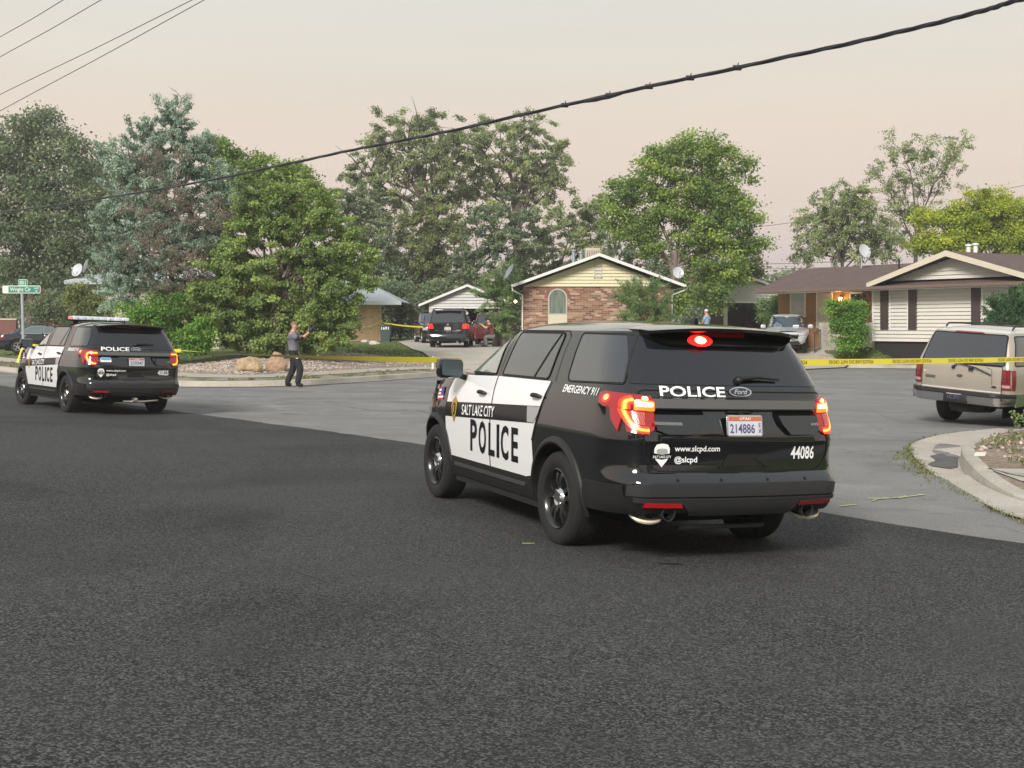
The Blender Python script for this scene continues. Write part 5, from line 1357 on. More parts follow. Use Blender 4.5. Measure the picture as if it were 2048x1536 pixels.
# weeds along the gutter joint
pts = []
for i in range(len(GO)-1):
    a, b = GO[i], GO[i+1]; L_ = (b-a).length; yy = (a.y+b.y)/2
    dens = 55 if 13.0 < yy < 17.8 else (22 if 11 < yy else 12)
    if yy > 18.8: dens = 10
    wd = 0.13 if 13.4 < yy < 17.6 else 0.05
    for k in range(int(L_*dens)):
        p = a.lerp(b, r_.random()); pts.append((p.x-abs(r_.gauss(0, wd))+0.02, p.y+r_.gauss(0, wd*0.5), tz(p.x, p.y)+0.0))
blades('gutter_weeds', pts, 0.045, 0.006, gm, 4, 1.2, 5)
pts = []
for k in range(1500):
    x, y = r_.uniform(6.2, 12), r_.uniform(14.2, 20.5)
    n_ = mnoise.noise(Vector((x*0.9, y*0.9, 3)))
    if in_poly(np.array([(p.x, p.y) for p in KB]+[(12.5, 13.2)]), np.array([x]), np.array([y]))[0] and n_ > 0.02: pts.append((x, y, 0.045))
blades('bed_weeds', pts, 0.07, 0.008, gm, 6, 0.9, 6)
# verge and lawn blades on the far side
pts = []
for k in range(2600):
    i = r_.randrange(1, len(farL)-1); t = (farL[i+1]-farL[i-1]).normalized(); d = r_.uniform(0.2, 1.3)
    p = farL[i]+Vector((-t.y, t.x))*d
    if mnoise.noise(Vector((p.x*0.7, p.y*0.7, 0))) > 0.0: pts.append((p.x, p.y, tz(p.x, p.y)))
blades('verge_grass', pts, 0.10, 0.012, gm+[gdry[1]], 7, 0.7, 4)
pts = []
def lawn_pts(poly, n):
    P = P2(poly); A = np.array(P); k = 0
    while k < n:
        x, y = r_.uniform(A[:, 0].min(), A[:, 0].max()), r_.uniform(A[:, 1].min(), A[:, 1].max()); k += 1
        if in_poly(A, np.array([x]), np.array([y]))[0]: pts.append((x, y, tz(x, y)-0.03))
lawn_pts([(690, 690), (800, 684), (858, 716), (905, 724), (700, 717)], 3200)
lawn_pts([(1668, 712), (1760, 695), (1850, 696), (1850, 722), (1675, 728)], 2500)
lawn_pts([(0, 722), (0, 690), (180, 692), (180, 720)], 2500)
blades('lawn_grass', pts, 0.065, 0.016, [mat('grass_e', (0.10, 0.15, 0.035), 0.8), mat('grass_f', (0.13, 0.18, 0.045), 0.8), gm[1]], 9, 0.7, 4)

# ------------------------------------------------------------------ buildings
M_SHING = None
def shingle(name, c1, c2):
    return ramp_noise(name, [(0.3, c1), (0.7, c2)], scale=2.0, detail=8, rough=0.95, bump=0.5, bdist=0.01, fine=(18, 0.75, 1.25), mapscale=(1, 1, 1))
M_ROOFB = shingle('brown_shingles', (0.085, 0.055, 0.048), (0.125, 0.085, 0.075))
M_ROOFG = shingle('grey_shingles', (0.10, 0.085, 0.07), (0.15, 0.13, 0.11))
M_ROOFW = mat('pale_roofing', (0.46, 0.49, 0.52), 0.55, vary=0.10, vscale=1.0, bump=0.2, bscale=6)
M_TRIM = mat('white_trim', (0.70, 0.69, 0.66), 0.5, vary=0.05, vscale=3)
M_CREAM = mat('cream_trim', (0.60, 0.53, 0.41), 0.6, vary=0.05, vscale=3)
def siding_mat(n, c): return ramp_noise(n, [(0.3, tuple(x*0.97 for x in c)), (0.7, tuple(min(1, x*1.04) for x in c))], scale=0.9, detail=6, rough=0.55, bump=0.05, fine=(8, 0.98, 1.02))
M_SYEL = siding_mat('yellow_siding', (0.62, 0.57, 0.38))
M_SWHT = siding_mat('cream_siding', (0.60, 0.57, 0.51))
M_SGRY = siding_mat('pale_siding', (0.50, 0.49, 0.46))
M_TAN = ramp_noise('tan_boards', [(0.3, (0.46, 0.31, 0.17)), (0.7, (0.60, 0.42, 0.24))], scale=0.8, detail=6, rough=0.8, bump=0.1, fine=(6, 0.9, 1.1), mapscale=(3, 3, 0.4))

def brick_mat(name, cols, mortar, sc=1.0, bw=0.22, rh=0.075):
    m = bpy.data.materials.new(name); m.use_nodes = True; t = m.node_tree; b = t.nodes['Principled BSDF']; b.inputs['Roughness'].default_value = 0.85
    co = t.nodes.new('ShaderNodeTexCoord'); mp_ = t.nodes.new('ShaderNodeMapping'); mp_.inputs['Rotation'].default_value = (R(90), 0, 0)
    t.links.new(co.outputs['Object'], mp_.inputs[0])
    # bricks laid in the object's own x-z plane
    sep = t.nodes.new('ShaderNodeSeparateXYZ'); t.links.new(co.outputs['Object'], sep.inputs[0]); cb = t.nodes.new('ShaderNodeCombineXYZ')
    ad = t.nodes.new('ShaderNodeMath'); ad.operation = 'ADD'; t.links.new(sep.outputs[0], ad.inputs[0]); t.links.new(sep.outputs[1], ad.inputs[1])
    t.links.new(ad.outputs[0], cb.inputs[0]); t.links.new(sep.outputs[2], cb.inputs[1])
    br = t.nodes.new('ShaderNodeTexBrick'); br.inputs['Scale'].default_value = 1.0; br.inputs['Brick Width'].default_value = bw; br.inputs['Row Height'].default_value = rh
    br.inputs['Mortar Size'].default_value = 0.008; br.inputs['Mortar Smooth'].default_value = 0.2; br.inputs['Bias'].default_value = 0.0
    br.inputs['Color1'].default_value = (0, 0, 0, 1); br.inputs['Color2'].default_value = (1, 1, 1, 1); br.inputs['Mortar'].default_value = (0.5, 0.5, 0.5, 1)
    t.links.new(cb.outputs[0], br.inputs['Vector'])
    rp = t.nodes.new('ShaderNodeValToRGB'); rp.color_ramp.interpolation = 'LINEAR'; t.links.new(br.outputs['Color'], rp.inputs[0])
    rp.color_ramp.elements[0].position = 0; rp.color_ramp.elements[0].color = (*cols[0], 1); rp.color_ramp.elements[1].position = 1; rp.color_ramp.elements[1].color = (*cols[-1], 1)
    for i, c_ in enumerate(cols[1:-1]): e = rp.color_ramp.elements.new((i+1)/(len(cols)-1)); e.color = (*c_, 1)
    mx = t.nodes.new('ShaderNodeMixRGB'); t.links.new(br.outputs['Fac'], mx.inputs[0]); t.links.new(rp.outputs[0], mx.inputs[1]); mx.inputs[2].default_value = (*mortar, 1)
    t.links.new(mx.outputs[0], b.inputs['Base Color'])
    bp = t.nodes.new('ShaderNodeBump'); bp.inputs['Strength'].default_value = 0.6; bp.inputs['Distance'].default_value = 0.01; bp.invert = True
    t.links.new(br.outputs['Fac'], bp.inputs['Height']); t.links.new(bp.outputs[0], b.inputs['Normal'])
    MATS[name] = m; return m
M_BRICK = brick_mat('mixed_brick', [(0.10, 0.045, 0.032), (0.27, 0.115, 0.07), (0.16, 0.065, 0.042), (0.40, 0.235, 0.15), (0.13, 0.055, 0.038), (0.50, 0.37, 0.27), (0.24, 0.10, 0.062)], (0.36, 0.28, 0.21), bw=0.30, rh=0.095)
M_BRICKO = brick_mat('orange_brick', [(0.30, 0.15, 0.07), (0.36, 0.19, 0.09), (0.33, 0.17, 0.08)], (0.30, 0.22, 0.15), bw=0.24, rh=0.085)

def clipband(poly, z0, z1):
    def cl(P, z, keep):
        out = []
        for i in range(len(P)):
            a, b = P[i], P[(i+1) % len(P)]; ina = (a[1] >= z) == keep or a[1] == z; inb = (b[1] >= z) == keep or b[1] == z
            if ina: out.append(a)
            if ina != inb and a[1] != b[1]:
                t = (z-a[1])/(b[1]-a[1]); out.append((a[0]+(b[0]-a[0])*t, z))
        return out
    P = cl(poly, z0, True)
    return cl(P, z1, False) if len(P) >= 3 else []
def siding(mb, poly, T, m, h=0.13, lap=0.05):
    """poly in (u, z) convex; T maps (u, out, z) to a point"""
    z = min(p[1] for p in poly); zm = max(p[1] for p in poly)
    while z < zm-1e-4:
        P = clipband(poly, z, min(z+h, zm))
        if len(P) >= 3:
            vs = [T(u, lap*(1-(zz-z)/h)+0.003, zz) for u, zz in P]; mb.add(vs, [tuple(range(len(vs)))], m)
            bt = [p for p in P if abs(p[1]-z) < 1e-5]
            if len(bt) >= 2:
                u0, u1 = min(b[0] for b in bt), max(b[0] for b in bt); mb.add([T(u0, lap+0.003, z), T(u1, lap+0.003, z), T(u1, 0, z), T(u0, 0, z)], [(0, 1, 2, 3)], m)
        z += h
class House:
    """local frame: u along the front, v into the house, z up"""
    def __init__(s, name, label, o, ux, cat='house', z0=None):
        s.o = Vector((o[0], o[1])); s.u = Vector(ux).normalized(); s.v = Vector((-s.u.y, s.u.x))
        if s.v.y < 0: s.v = -s.v
        s.z0 = tz(*o) if z0 is None else z0
        s.t = thing(name, label, cat, (o[0], o[1], s.z0), (0, 0, math.atan2(s.u.y, s.u.x)))
    def T(s, u, out, z):           # local coordinates: x = u, y = into house
        return Vector((u, -out, z-s.z0))
    def build(s, mb, name, label=None): return mb.build(name, s.t, label)
    def L(s, u, v, z): return Vector((u, v, z-s.z0))
    def box(s, mb, u0, u1, v0, v1, z0, z1, m, bev=0): mb.box(((u0+u1)/2, (v0+v1)/2, (z0+z1)/2-s.z0), (abs(u1-u0), abs(v1-v0), abs(z1-z0)), m, bev=bev); return mb
def slab(mb, pts, th, m):
    pts = [Vector(p) for p in pts]; n_ = (pts[1]-pts[0]).cross(pts[2]-pts[0]).normalized()
    if n_.z < 0: n_ = -n_
    mb.prism(pts, (0, 0, 0), -n_*th, m)
def window_part(H, u0, u1, z0, z1, v, frame, pane, name='window', mull=None, fw=0.06, parent=None):
    w_ = MB()
    for a, b, c_, d in ((u0-fw, u1+fw, z1, z1+fw), (u0-fw, u1+fw, z0-fw, z0), (u0-fw, u0, z0, z1), (u1, u1+fw, z0, z1)): H.box(w_, a, b, v-0.05, v+0.02, c_, d, frame)
    if mull is not None: H.box(w_, u0, u1, v-0.045, v+0.0, mull-0.02, mull+0.02, frame)
    o = w_.build(name, H.t)
    p = MB(); H.box(p, u0, u1, v-0.012, v+0.01, z0, z1, pane); p.build('pane', o); return o
def dish(label, c, toward, r=0.30, arm=(0.1, -0.35, 0.05), mast=None, m=None, group='satellite dishes on the roofs'):
    """shallow bowl facing `toward` (unit vector)"""
    t = thing('satellite_dish', label, 'satellite dish', c, (0, 0, 0), group)
    m = m or mat('dish_grey', (0.50, 0.52, 0.53), 0.4); d = Vector(toward).normalized(); q = d.to_track_quat('Z', 'Y').to_matrix()
    mb = MB(); n = 22; vs = []; fs = []
    for side_, oz in ((0, 0.0), (1, -0.02)):
        for i in range(5):
            rr = i/4
            for k in range(n):
                a = 2*math.pi*k/n; vs.append(q @ Vector((rr*r*math.cos(a), rr*r*1.1*math.sin(a), 0.25*r*rr*rr+oz)))
    for s_ in range(2):
        for i in range(4):
            for k in range(n): o = s_*5*n; fs.append((o+i*n+k, o+i*n+(k+1) % n, o+(i+1)*n+(k+1) % n, o+(i+1)*n+k))
    for k in range(n): fs.append((4*n+k, 4*n+(k+1) % n, 9*n+(k+1) % n, 9*n+k))
    mb.add(vs, fs, m, True); mb.build('reflector', t)
    a = MB(); e = q @ Vector((0, -r*0.2, r*1.25)); a.tube([q @ Vector((0, -r*1.05, 0.02)), q @ Vector((0, -r*0.75, r*0.9)), e], 0.018, m, 6); a.sphere(e, (0.05, 0.05, 0.06), m, 8, 6); a.build('feed_arm', t)
    s_ = MB(); mt = Vector(mast if mast else (0, 0, -0.55)); s_.tube([-d*0.04, -d*0.08+mt*0.4, mt], 0.022, m, 6); s_.build('mast', t)
    return t

# --- brick house with the arched window
Yb = 58.0
xl, xr_ = px(1046.5, 0, Yb).x, px(1342, 0, Yb).x; xp = px(1197, 0, Yb).x
ez = px(0, 573, Yb).z; pz = px(0, 516, Yb).z
H = House('brick_house', 'low brick house with yellow gable siding and an arched window', (xl, Yb), (1, 0)); Wb = xr_-xl; mid = xp-xl
mb = MB(); au0, au1 = px(1099, 0, Yb).x-xl, px(1131.5, 0, Yb).x-xl; az0, azs = px(0, 635, Yb).z, px(0, 595, Yb).z
H.box(mb, 0, Wb, 0.0, 12, H.z0-0.4, ez, M_BRICK); H.build(mb, 'wall')
mb = MB(); siding(mb, [(-0.02, ez+0.0), (Wb+0.02, ez+0.0), (mid, pz-0.02)], lambda u, o, z: H.T(u, o+0.02, z), M_SYEL, 0.16)
mb.prism([H.L(0, 0.02, ez), H.L(Wb, 0.02, ez), H.L(mid, 0.02, pz)], (0, 0, 0), (0, 0.2, 0), M_SYEL); H.build(mb, 'gable')
tl, tr = px(1027, 0, Yb-0.5).x-xl, px(1368, 0, Yb-0.5).x-xl; tzl = px(0, 574, Yb-0.5).z
sl_ = (pz-ez)/mid
mb = MB(); up = 0.10
slab(mb, [H.L(tl, -0.55, tzl+up), H.L(mid, -0.55, pz+0.22), H.L(mid, 12, pz+0.22), H.L(tl, 12, tzl+up)], 0.10, M_ROOFG)
slab(mb, [H.L(tr, -0.55, tzl+up), H.L(mid, -0.55, pz+0.22), H.L(mid, 12, pz+0.22), H.L(tr, 12, tzl+up)], 0.10, M_ROOFG); ro = H.build(mb, 'roof')
for sgn, e_ in ((1, tl), (-1, tr)):
    mb = MB(); mb.prism([H.L(e_, -0.56, tzl+up-0.10), H.L(mid, -0.56, pz+0.06), H.L(mid, -0.56, pz+0.21), H.L(e_, -0.56, tzl+up+0.04)], (0, 0, 0), (0, -0.035, 0), M_TRIM); mb.build('barge_board', ro)
    mb = MB(); x_ = e_-0.05*sgn; mb.tube([H.L(x_, -0.6, tzl+up-0.03), H.L(x_, 11.9, tzl+up-0.03)], 0.06, M_TRIM, 8)
    xw = 0.0 if sgn > 0 else Wb
    mb.tube([H.L(x_, -0.45, tzl+up-0.06), H.L(x_, -0.45, tzl-0.15), H.L(xw-0.04*sgn, -0.06, tzl-0.38), H.L(xw-0.04*sgn, -0.06, H.z0+0.1)], 0.04, M_TRIM, 6); H.build(mb, 'downspout')
# arched window
def arch_pts(u0, u1, zb, zs, n=14):
    c_ = (u0+u1)/2; r = (u1-u0)/2; return [(u0, zb), (u1, zb)]+[(c_+r*math.cos(R(180*i/n)), zs+r*1.0*math.sin(R(180*i/n))) for i in range(n+1)]
gz0 = px(0, 627, Yb).z; zsp = px(0, 596, Yb).z
M_CURT = ramp_noise('curtain_glass', [(0.35, (0.10, 0.125, 0.10)), (0.65, (0.22, 0.25, 0.20))], scale=2.0, rough=0.2, mapscale=(6, 1, 0.5), bump=0)
mb = MB(); A = arch_pts(au0-0.07, au1+0.07, gz0-0.05, zsp); B_ = arch_pts(au0, au1, gz0, zsp)
n = len(A); vs = [H.T(u, 0.03, z) for u, z in A]+[H.T(u, 0.03, z) for u, z in B_]+[H.T(u, -0.01, z) for u, z in A]+[H.T(u, -0.01, z) for u, z in B_]
fs = [(i, (i+1) % n, n+(i+1) % n, n+i) for i in range(n)]+[(i, (i+1) % n, 2*n+(i+1) % n, 2*n+i) for i in range(n)]+[(n+i, n+(i+1) % n, 3*n+(i+1) % n, 3*n+i) for i in range(n)]
mb.add(vs, fs, mat('window_frame_grey', (0.42, 0.42, 0.36), 0.5)); wo = H.build(mb, 'arched_window')
mb = MB(); mb.prism([H.T(u, 0.0, z) for u, z in B_], (0, -0.002, 0), (0, -0.012, 0), M_CURT); mb.build('pane', wo)
mb = MB(); H.box(mb, au0-0.07, au1+0.07, -0.03, 0.0, H.z0+0.4, gz0-0.055, M_CREAM); mb.build('panel', wo)
mb = MB(); c_ = (au0+au1)/2; r0, r1 = (au1-au0)/2+0.075, (au1-au0)/2+0.25; vs = []; fs = []
for i in range(19):
    a = R(180*i/18)
    for rr, oo in ((r0, 0.028), (r1, 0.028), (r1, 0.0)): vs.append(H.T(c_+rr*math.cos(a), oo, zsp+rr*math.sin(a)))
fs = [(3*i+k, 3*i+k+1, 3*i+k+4, 3*i+k+3) for i in range(18) for k in range(2)]; mb.add(vs, fs, mat('arch_brick', (0.24, 0.10, 0.07), 0.85, vary=0.35, vscale=9)); mb.build('arch_brickwork', wo)
mb = MB(); v0, v1 = px(1188, 0, Yb).x-xl, px(1204, 0, Yb).x-xl; z0, z1 = px(0, 557, Yb).z, px(0, 531, Yb).z
M_VENT = mat('vent_grey', (0.50, 0.47, 0.42), 0.6)
for a, b, c_, d in ((v0, v1, z1-0.05, z1), (v0, v1, z0, z0+0.05), (v0, v0+0.05, z0, z1), (v1-0.05, v1, z0, z1)): H.box(mb, a, b, -0.075, -0.02, c_, d, M_VENT)
z = z0+0.06
while z < z1-0.06:
    mb.prism([H.L(v0+.04, -0.06, z), H.L(v1-.04, -0.06, z), H.L(v1-.04, -0.03, z+0.045), H.L(v0+.04, -0.03, z+0.045)], (0, 0, 0), (0, 0.006, 0), M_VENT); z += 0.055
H.build(mb, 'gable_vent')
M_GALV = mat('galvanised_pipe', (0.38, 0.42, 0.44), 0.45, metal=0.5)
for cxp, top in ((1147, 500), (1162, 504)):
    Yp = Yb+3.5; mb = MB(); x = px(cxp, 0, Yp).x-xl; zt_ = px(0, top, Yp).z; mb.lathe([(0.085, H.z0+2.6-H.z0), (0.085, zt_-H.z0-0.08), (0.13, zt_-H.z0-0.07), (0.13, zt_-H.z0), (0.0, zt_-H.z0+0.03)], M_GALV, 12, axis='z', c=(x, 3.5, 0)); mb.build('vent_pipe', ro)
Yp = Yb+4.5; mb = MB(); x0_, x1_ = px(1171, 0, Yp).x-xl, px(1201, 0, Yp).x-xl; zt_ = px(0, 496, Yp).z; M_COOL = mat('cooler_beige', (0.46, 0.40, 0.31), 0.6, vary=0.1, vscale=4)
H.box(mb, x0_, x1_, 4.5, 5.4, pz+0.05, zt_, M_COOL, 0.02)
for k in range(6):
    u = x0_+0.09+(x1_-x0_-0.18)*k/5; H.box(mb, u-0.02, u+0.02, 4.47, 4.5, pz+0.2, zt_-0.12, mat('cooler_slot', (0.25, 0.21, 0.16), 0.8))
mb.build('roof_cooler', ro)
p = px(1020, 545, 56.3); dish('grey satellite dish seen from behind at the left eave of the brick house', p, (-0.75, -0.25, 0.45), 0.36, mast=(0.40, 0.9, -0.45), m=mat('dish_dark', (0.20, 0.22, 0.25), 0.45))
p = px(1356, 546, Yb); dish('pale round satellite dish at the right eave of the brick house', p, (0.15, -0.95, 0.30), 0.27, mast=(0.06, 0.3, -0.42))
# wall lamp at the left side of the brick house
p = px(1031, 603, 57.3); t = thing('wall_lamp', 'small lit lamp on the left side wall of the brick house', 'lamp', p)
mb = MB(); mb.sphere((0, 0, 0), 0.07, mat('warm_glow', (1, 0.7, 0.3), 0.4, emit=(1, 0.62, 0.22), es=7), 10, 8); mb.build('bulb', t); mb = MB(); mb.box((0.16, 0.35, 0.06), (0.05, 0.75, 0.05), M_PLAST); mb.box((0.08, 0, 0.06), (0.2, 0.05, 0.05), M_PLAST); mb.build('bracket', t)

# --- carport
Yc = 68.0
def gable_shed(name, label, Yc, pk, lt, rt, eave_y, wall_l, wall_r, open_top, sid, roofm, depth=8, base=None, inner=None, walls=M_CREAM, front=None):
    x0, x1 = px(wall_l, 0, Yc).x, px(wall_r, 0, Yc).x
    H = House(name, label, (x0, Yc), (1, 0), 'carport', z0=base if base else None); Wc = x1-x0
    pu, pzz = px(pk[0], 0, Yc).x-x0, px(0, pk[1], Yc).z; lu, lz = px(lt[0], 0, Yc).x-x0, px(0, lt[1], Yc).z; ru, rz = px(rt[0], 0, Yc).x-x0, px(0, rt[1], Yc).z
    ezc = px(0, eave_y, Yc).z
    mb = MB(); k = (pzz-lz)/(pu-lu); kr = (pzz-rz)/(ru-pu)
    poly = [(0, ezc), (Wc, ezc), (Wc, max(ezc+0.01, pzz-kr*(Wc-pu)-0.12)), (pu, pzz-0.12), (0, max(ezc+0.01, pzz-k*pu-0.12))]
    siding(mb, poly, lambda u, o, z: H.T(u, o, z), sid, 0.17); mb.prism([H.L(u, 0.02, z) for u, z in poly], (0, 0, 0), (0, 0.15, 0), sid); H.build(mb, 'gable')
    mb = MB(); slab(mb, [H.L(lu, -0.3, lz+0.06), H.L(pu, -0.3, pzz), H.L(pu, depth, pzz), H.L(lu, depth, lz+0.06)], 0.08, roofm)
    slab(mb, [H.L(ru, -0.3, rz+0.06), H.L(pu, -0.3, pzz), H.L(pu, depth, pzz), H.L(ru, depth, rz+0.06)], 0.08, roofm); ro = H.build(mb, 'roof')
    for a, az_ in ((lu, lz), (ru, rz)):
        mb = MB(); mb.prism([H.L(a, -0.31, az_-0.07), H.L(pu, -0.31, pzz-0.13), H.L(pu, -0.31, pzz+0.01), H.L(a, -0.31, az_+0.07)], (0, 0, 0), (0, -0.03, 0), M_TRIM); mb.build('barge_board', ro)
    mb = MB(); H.box(mb, 0, Wc, -0.03, 0.12, ezc-0.13, ezc, M_TRIM); H.build(mb, 'beam')
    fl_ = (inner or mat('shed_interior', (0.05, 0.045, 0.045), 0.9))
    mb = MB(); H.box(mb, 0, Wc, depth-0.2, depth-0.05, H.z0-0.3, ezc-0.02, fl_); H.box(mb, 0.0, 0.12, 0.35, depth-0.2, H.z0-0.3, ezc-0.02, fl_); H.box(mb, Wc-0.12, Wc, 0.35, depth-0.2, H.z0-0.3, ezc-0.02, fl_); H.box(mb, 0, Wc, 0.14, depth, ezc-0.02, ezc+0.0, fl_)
    H.build(mb, 'side_wall')
    for u in (0.0, Wc-0.22):
        mb = MB(); H.box(mb, u, u+0.22, 0.0, 0.22, H.z0-0.3, ezc-0.13, walls); H.build(mb, 'post')
    return H
gable_shed('carport', 'white gabled carport with a dark open bay behind the black SUV', Yc, (935, 569), (838, 611), (1034, 611), 612.5, 858, 1016, 614, M_SGRY, M_ROOFG)
gable_shed('carport', 'gabled outbuilding with a dark opening between the tall maple and brown-roofed house', 75.0, (1498, 553), (1440, 577), (1558, 577), 602, 1448, 1556, 605, M_SGRY, M_ROOFB, inner=mat('maroon_interior', (0.05, 0.02, 0.022), 0.9))

# --- tan shed with pale hip roof
Yt = 75.0; x1 = px(763, 0, Yt).x; x0 = px(628, 0, Yt).x
H = House('tan_outbuilding', 'tan board building with a pale grey hipped roof beside the green tree', (x0, Yt), (1, 0), 'house'); Wt = x1-x0; ze = px(0, 609, Yt).z
mb = MB(); mb.prism([H.L(0, 0, H.z0-0.4), H.L(Wt, 0, H.z0-0.4), H.L(Wt-0.9, 6, H.z0-0.4), H.L(0, 6, H.z0-0.4)], (0, 0, 0), (0, 0, ze-H.z0+0.4), M_TAN)
u = 0.15
while u < Wt-0.05:
    H.box(mb, u-0.035, u+0.0, -0.012, 0.0, H.z0, ze-0.01, M_TAN); u += 0.30
H.build(mb, 'wall')
mb = MB(); e1 = px(802, 0, Yt-0.8).x-x0; zE = px(0, 603, Yt-0.8).z; zR = px(0, 560, Yt+3).z; rx = px(727, 0, Yt+3).x-x0; e0 = -1.0
slab(mb, [H.L(e0, -0.8, zE), H.L(e1, -0.8, zE), H.L(rx, 3, zR), H.L(e0, 3, zR)], 0.06, M_ROOFW)
slab(mb, [H.L(e1, -0.8, zE), H.L(e1, 6.8, zE), H.L(rx, 3, zR)], 0.06, M_ROOFW)
slab(mb, [H.L(e0, 6.8, zE), H.L(e1, 6.8, zE), H.L(rx, 3, zR), H.L(e0, 3, zR)], 0.06, M_ROOFW); ro = H.build(mb, 'roof')
mb = MB(); H.box(mb, e0, e1+0.02, -0.86, -0.80, zE-0.20, zE+0.02, mat('fascia_white', (0.62, 0.64, 0.66), 0.5)); mb.build('fascia', ro)
mb = MB(); H.box(mb, e0, e1-0.1, -0.79, 0, zE-0.20, zE-0.17, M_TRIM); mb.build('soffit', ro)
p = px(708, 522, Yt+1); dish('pale satellite dish half hidden by the green tree above the tan building', p, (-0.6, -0.7, 0.3), 0.33, mast=(0, 0.1, -0.9))
# --- pale house behind the left trees
Yh = 57.0; x0 = px(141, 0, Yh).x; x1 = px(400, 0, Yh).x
H = House('pale_house', 'pale low house whose roof corner shows left of the blue-green juniper', (x0+0.9, Yh), (1, 0.0)); Wh = x1-x0
ze = px(0, 566, Yh).z
mb = MB(); siding(mb, [(0, H.z0-0.2), (Wh, H.z0-0.2), (Wh, ze-0.1), (0, ze-0.1)], lambda u, o, z: H.T(u, o, z), mat('house_olive', (0.40, 0.38, 0.28), 0.7), 0.15); H.box(mb, 0, Wh, 0.02, 7, H.z0-0.2, ze-0.1, M_CREAM); H.build(mb, 'wall')
mb = MB(); slab(mb, [H.L(-0.95, -0.7, ze+0.10), H.L(Wh+1, -0.7, ze+0.10), H.L(Wh+1, 3.5, ze+0.75), H.L(0.4, 3.5, ze+0.75)], 0.18, M_ROOFW)
slab(mb, [H.L(-0.95, -0.7, ze+0.10), H.L(-0.95, 7.5, ze+0.10), H.L(0.4, 3.5, ze+0.75)], 0.18, M_ROOFW); H.build(mb, 'roof')
p = px(156, 541, Yh); dish('white satellite dish at the roof corner behind the street sign, left of its pair', p, (-0.35, -0.8, 0.35), 0.30, mast=(0.1, 0.4, -0.45))
p = px(173, 533, Yh+0.5); dish('satellite dish seen edge-on at the pale roof corner, right of its pair', p, (-0.9, -0.15, 0.30), 0.30, mast=(0.25, 0.3, -0.65))
# --- red brick building far left, low wall
Yr = 82.0; x0 = px(52, 0, Yr).x; x1 = px(250, 0, Yr).x
H = House('red_building', 'dark red building behind the street sign pole', (x0, Yr), (1, 0)); M_RED = mat('red_brick_wall', (0.20, 0.085, 0.07), 0.85, vary=0.15, vscale=3); Wr = x1-x0
mb = MB(); zt_ = px(0, 584, Yr).z; H.box(mb, 0, Wr, 0, 8, H.z0-0.3, zt_, M_RED); H.build(mb, 'wall')
mb = MB(); slab(mb, [H.L(-0.5, -0.5, zt_), H.L(Wr, -0.5, zt_), H.L(Wr, 4, zt_+1.3), H.L(-0.5, 4, zt_+1.3)], 0.15, mat('red_roof', (0.22, 0.10, 0.08), 0.8)); H.build(mb, 'roof')
x0, x1 = px(-80, 0, 78).x, px(34, 0, 78).x; o = thing('garden_wall', 'low reddish wall behind the dark blue saloon', 'wall', ((x0+x1)/2, 78, tz(-30, 78)))
mb = MB(); zt_ = px(0, 640, 78).z-tz(-30, 78); mb.box((0, 0, zt_/2-0.2), (x1-x0, 0.3, zt_+0.4), M_RED); mb.build('wall', o); mb = MB(); mb.box((0, 0, zt_+0.05), (x1-x0+0.1, 0.4, 0.1), M_CREAM); mb.build('coping', o)

# --- long brown-roofed house on the right
cA = px(1746, 0, 50.0); uV = Vector((3.76, -6.0)).normalized()
H = House('brown_roof_house', 'cream siding and orange brick house with a brown hip roof and lit porch lamp', (cA.x, cA.y), (uV.x, uV.y), z0=0.80)
def uz(pxx, pyy, v=0.0):
    """(u, z) on the plane at depth v (into the house) seen at the pixel"""
    k = (pxx-1024)/FPX; bx, by = H.o.x+H.v.x*v, H.o.y+H.v.y*v
    u = (k*by-bx)/(H.u.x-k*H.u.y); Y = by+u*H.u.y; return u, CAMZ+(HORY-pyy)/FPX*Y
ZE = uz(1746, 577)[1]; U1 = 9.5; BR = 1.3        # brick part is set back
Zb = uz(1746, 682)[1]
mb = MB(); siding(mb, [(0, Zb), (U1, Zb), (U1, ZE), (0, ZE)], lambda u, o, z: H.T(u, o, z), M_SWHT, 0.15); H.box(mb, 0.0, U1, 0.015, 9, Zb, ZE, M_SWHT); mb.box((0.03, -0.02, (Zb+ZE)/2-H.z0), (0.10, 0.05, ZE-Zb), M_TRIM)
H.build(mb, 'wall', 'cream lap siding wall')
mb = MB(); H.box(mb, 0.05, U1, 0.06, 8, Zb-0.75, Zb-0.004, mat('dark_foundation', (0.02, 0.018, 0.016), 0.9)); H.build(mb, 'foundation')
UB = uz(1556, 600, BR)[0]
mb = MB(); H.box(mb, UB, -0.005, BR, 9, 0.2, ZE+0.05, M_BRICKO); H.build(mb, 'wall', 'orange brick wall set back under the porch roof')
# gable
gl, glz = uz(1735, 569, -0.7); gp_, gpz = uz(1893, 502, -0.7); gr_ = 2*gp_-gl
k_ = (gpz-glz)/(gp_-gl)
mb = MB(); gb = uz(1770, 562.5, -0.15)[1]
siding(mb, [(gl+0.5, gb), (gr_-0.5, gb), (gp_, gpz-0.20)], lambda u, o, z: H.T(u, o+0.15, z), M_SWHT, 0.16); H.build(mb, 'gable')
mb = MB(); depth = 6.0
slab(mb, [H.L(gl, -0.72, glz), H.L(gp_, -0.72, gpz), H.L(gp_, depth, gpz), H.L(gl, depth, glz)], 0.10, M_ROOFB)
slab(mb, [H.L(gr_, -0.72, glz), H.L(gp_, -0.72, gpz), H.L(gp_, depth, gpz), H.L(gr_, depth, glz)], 0.10, M_ROOFB)
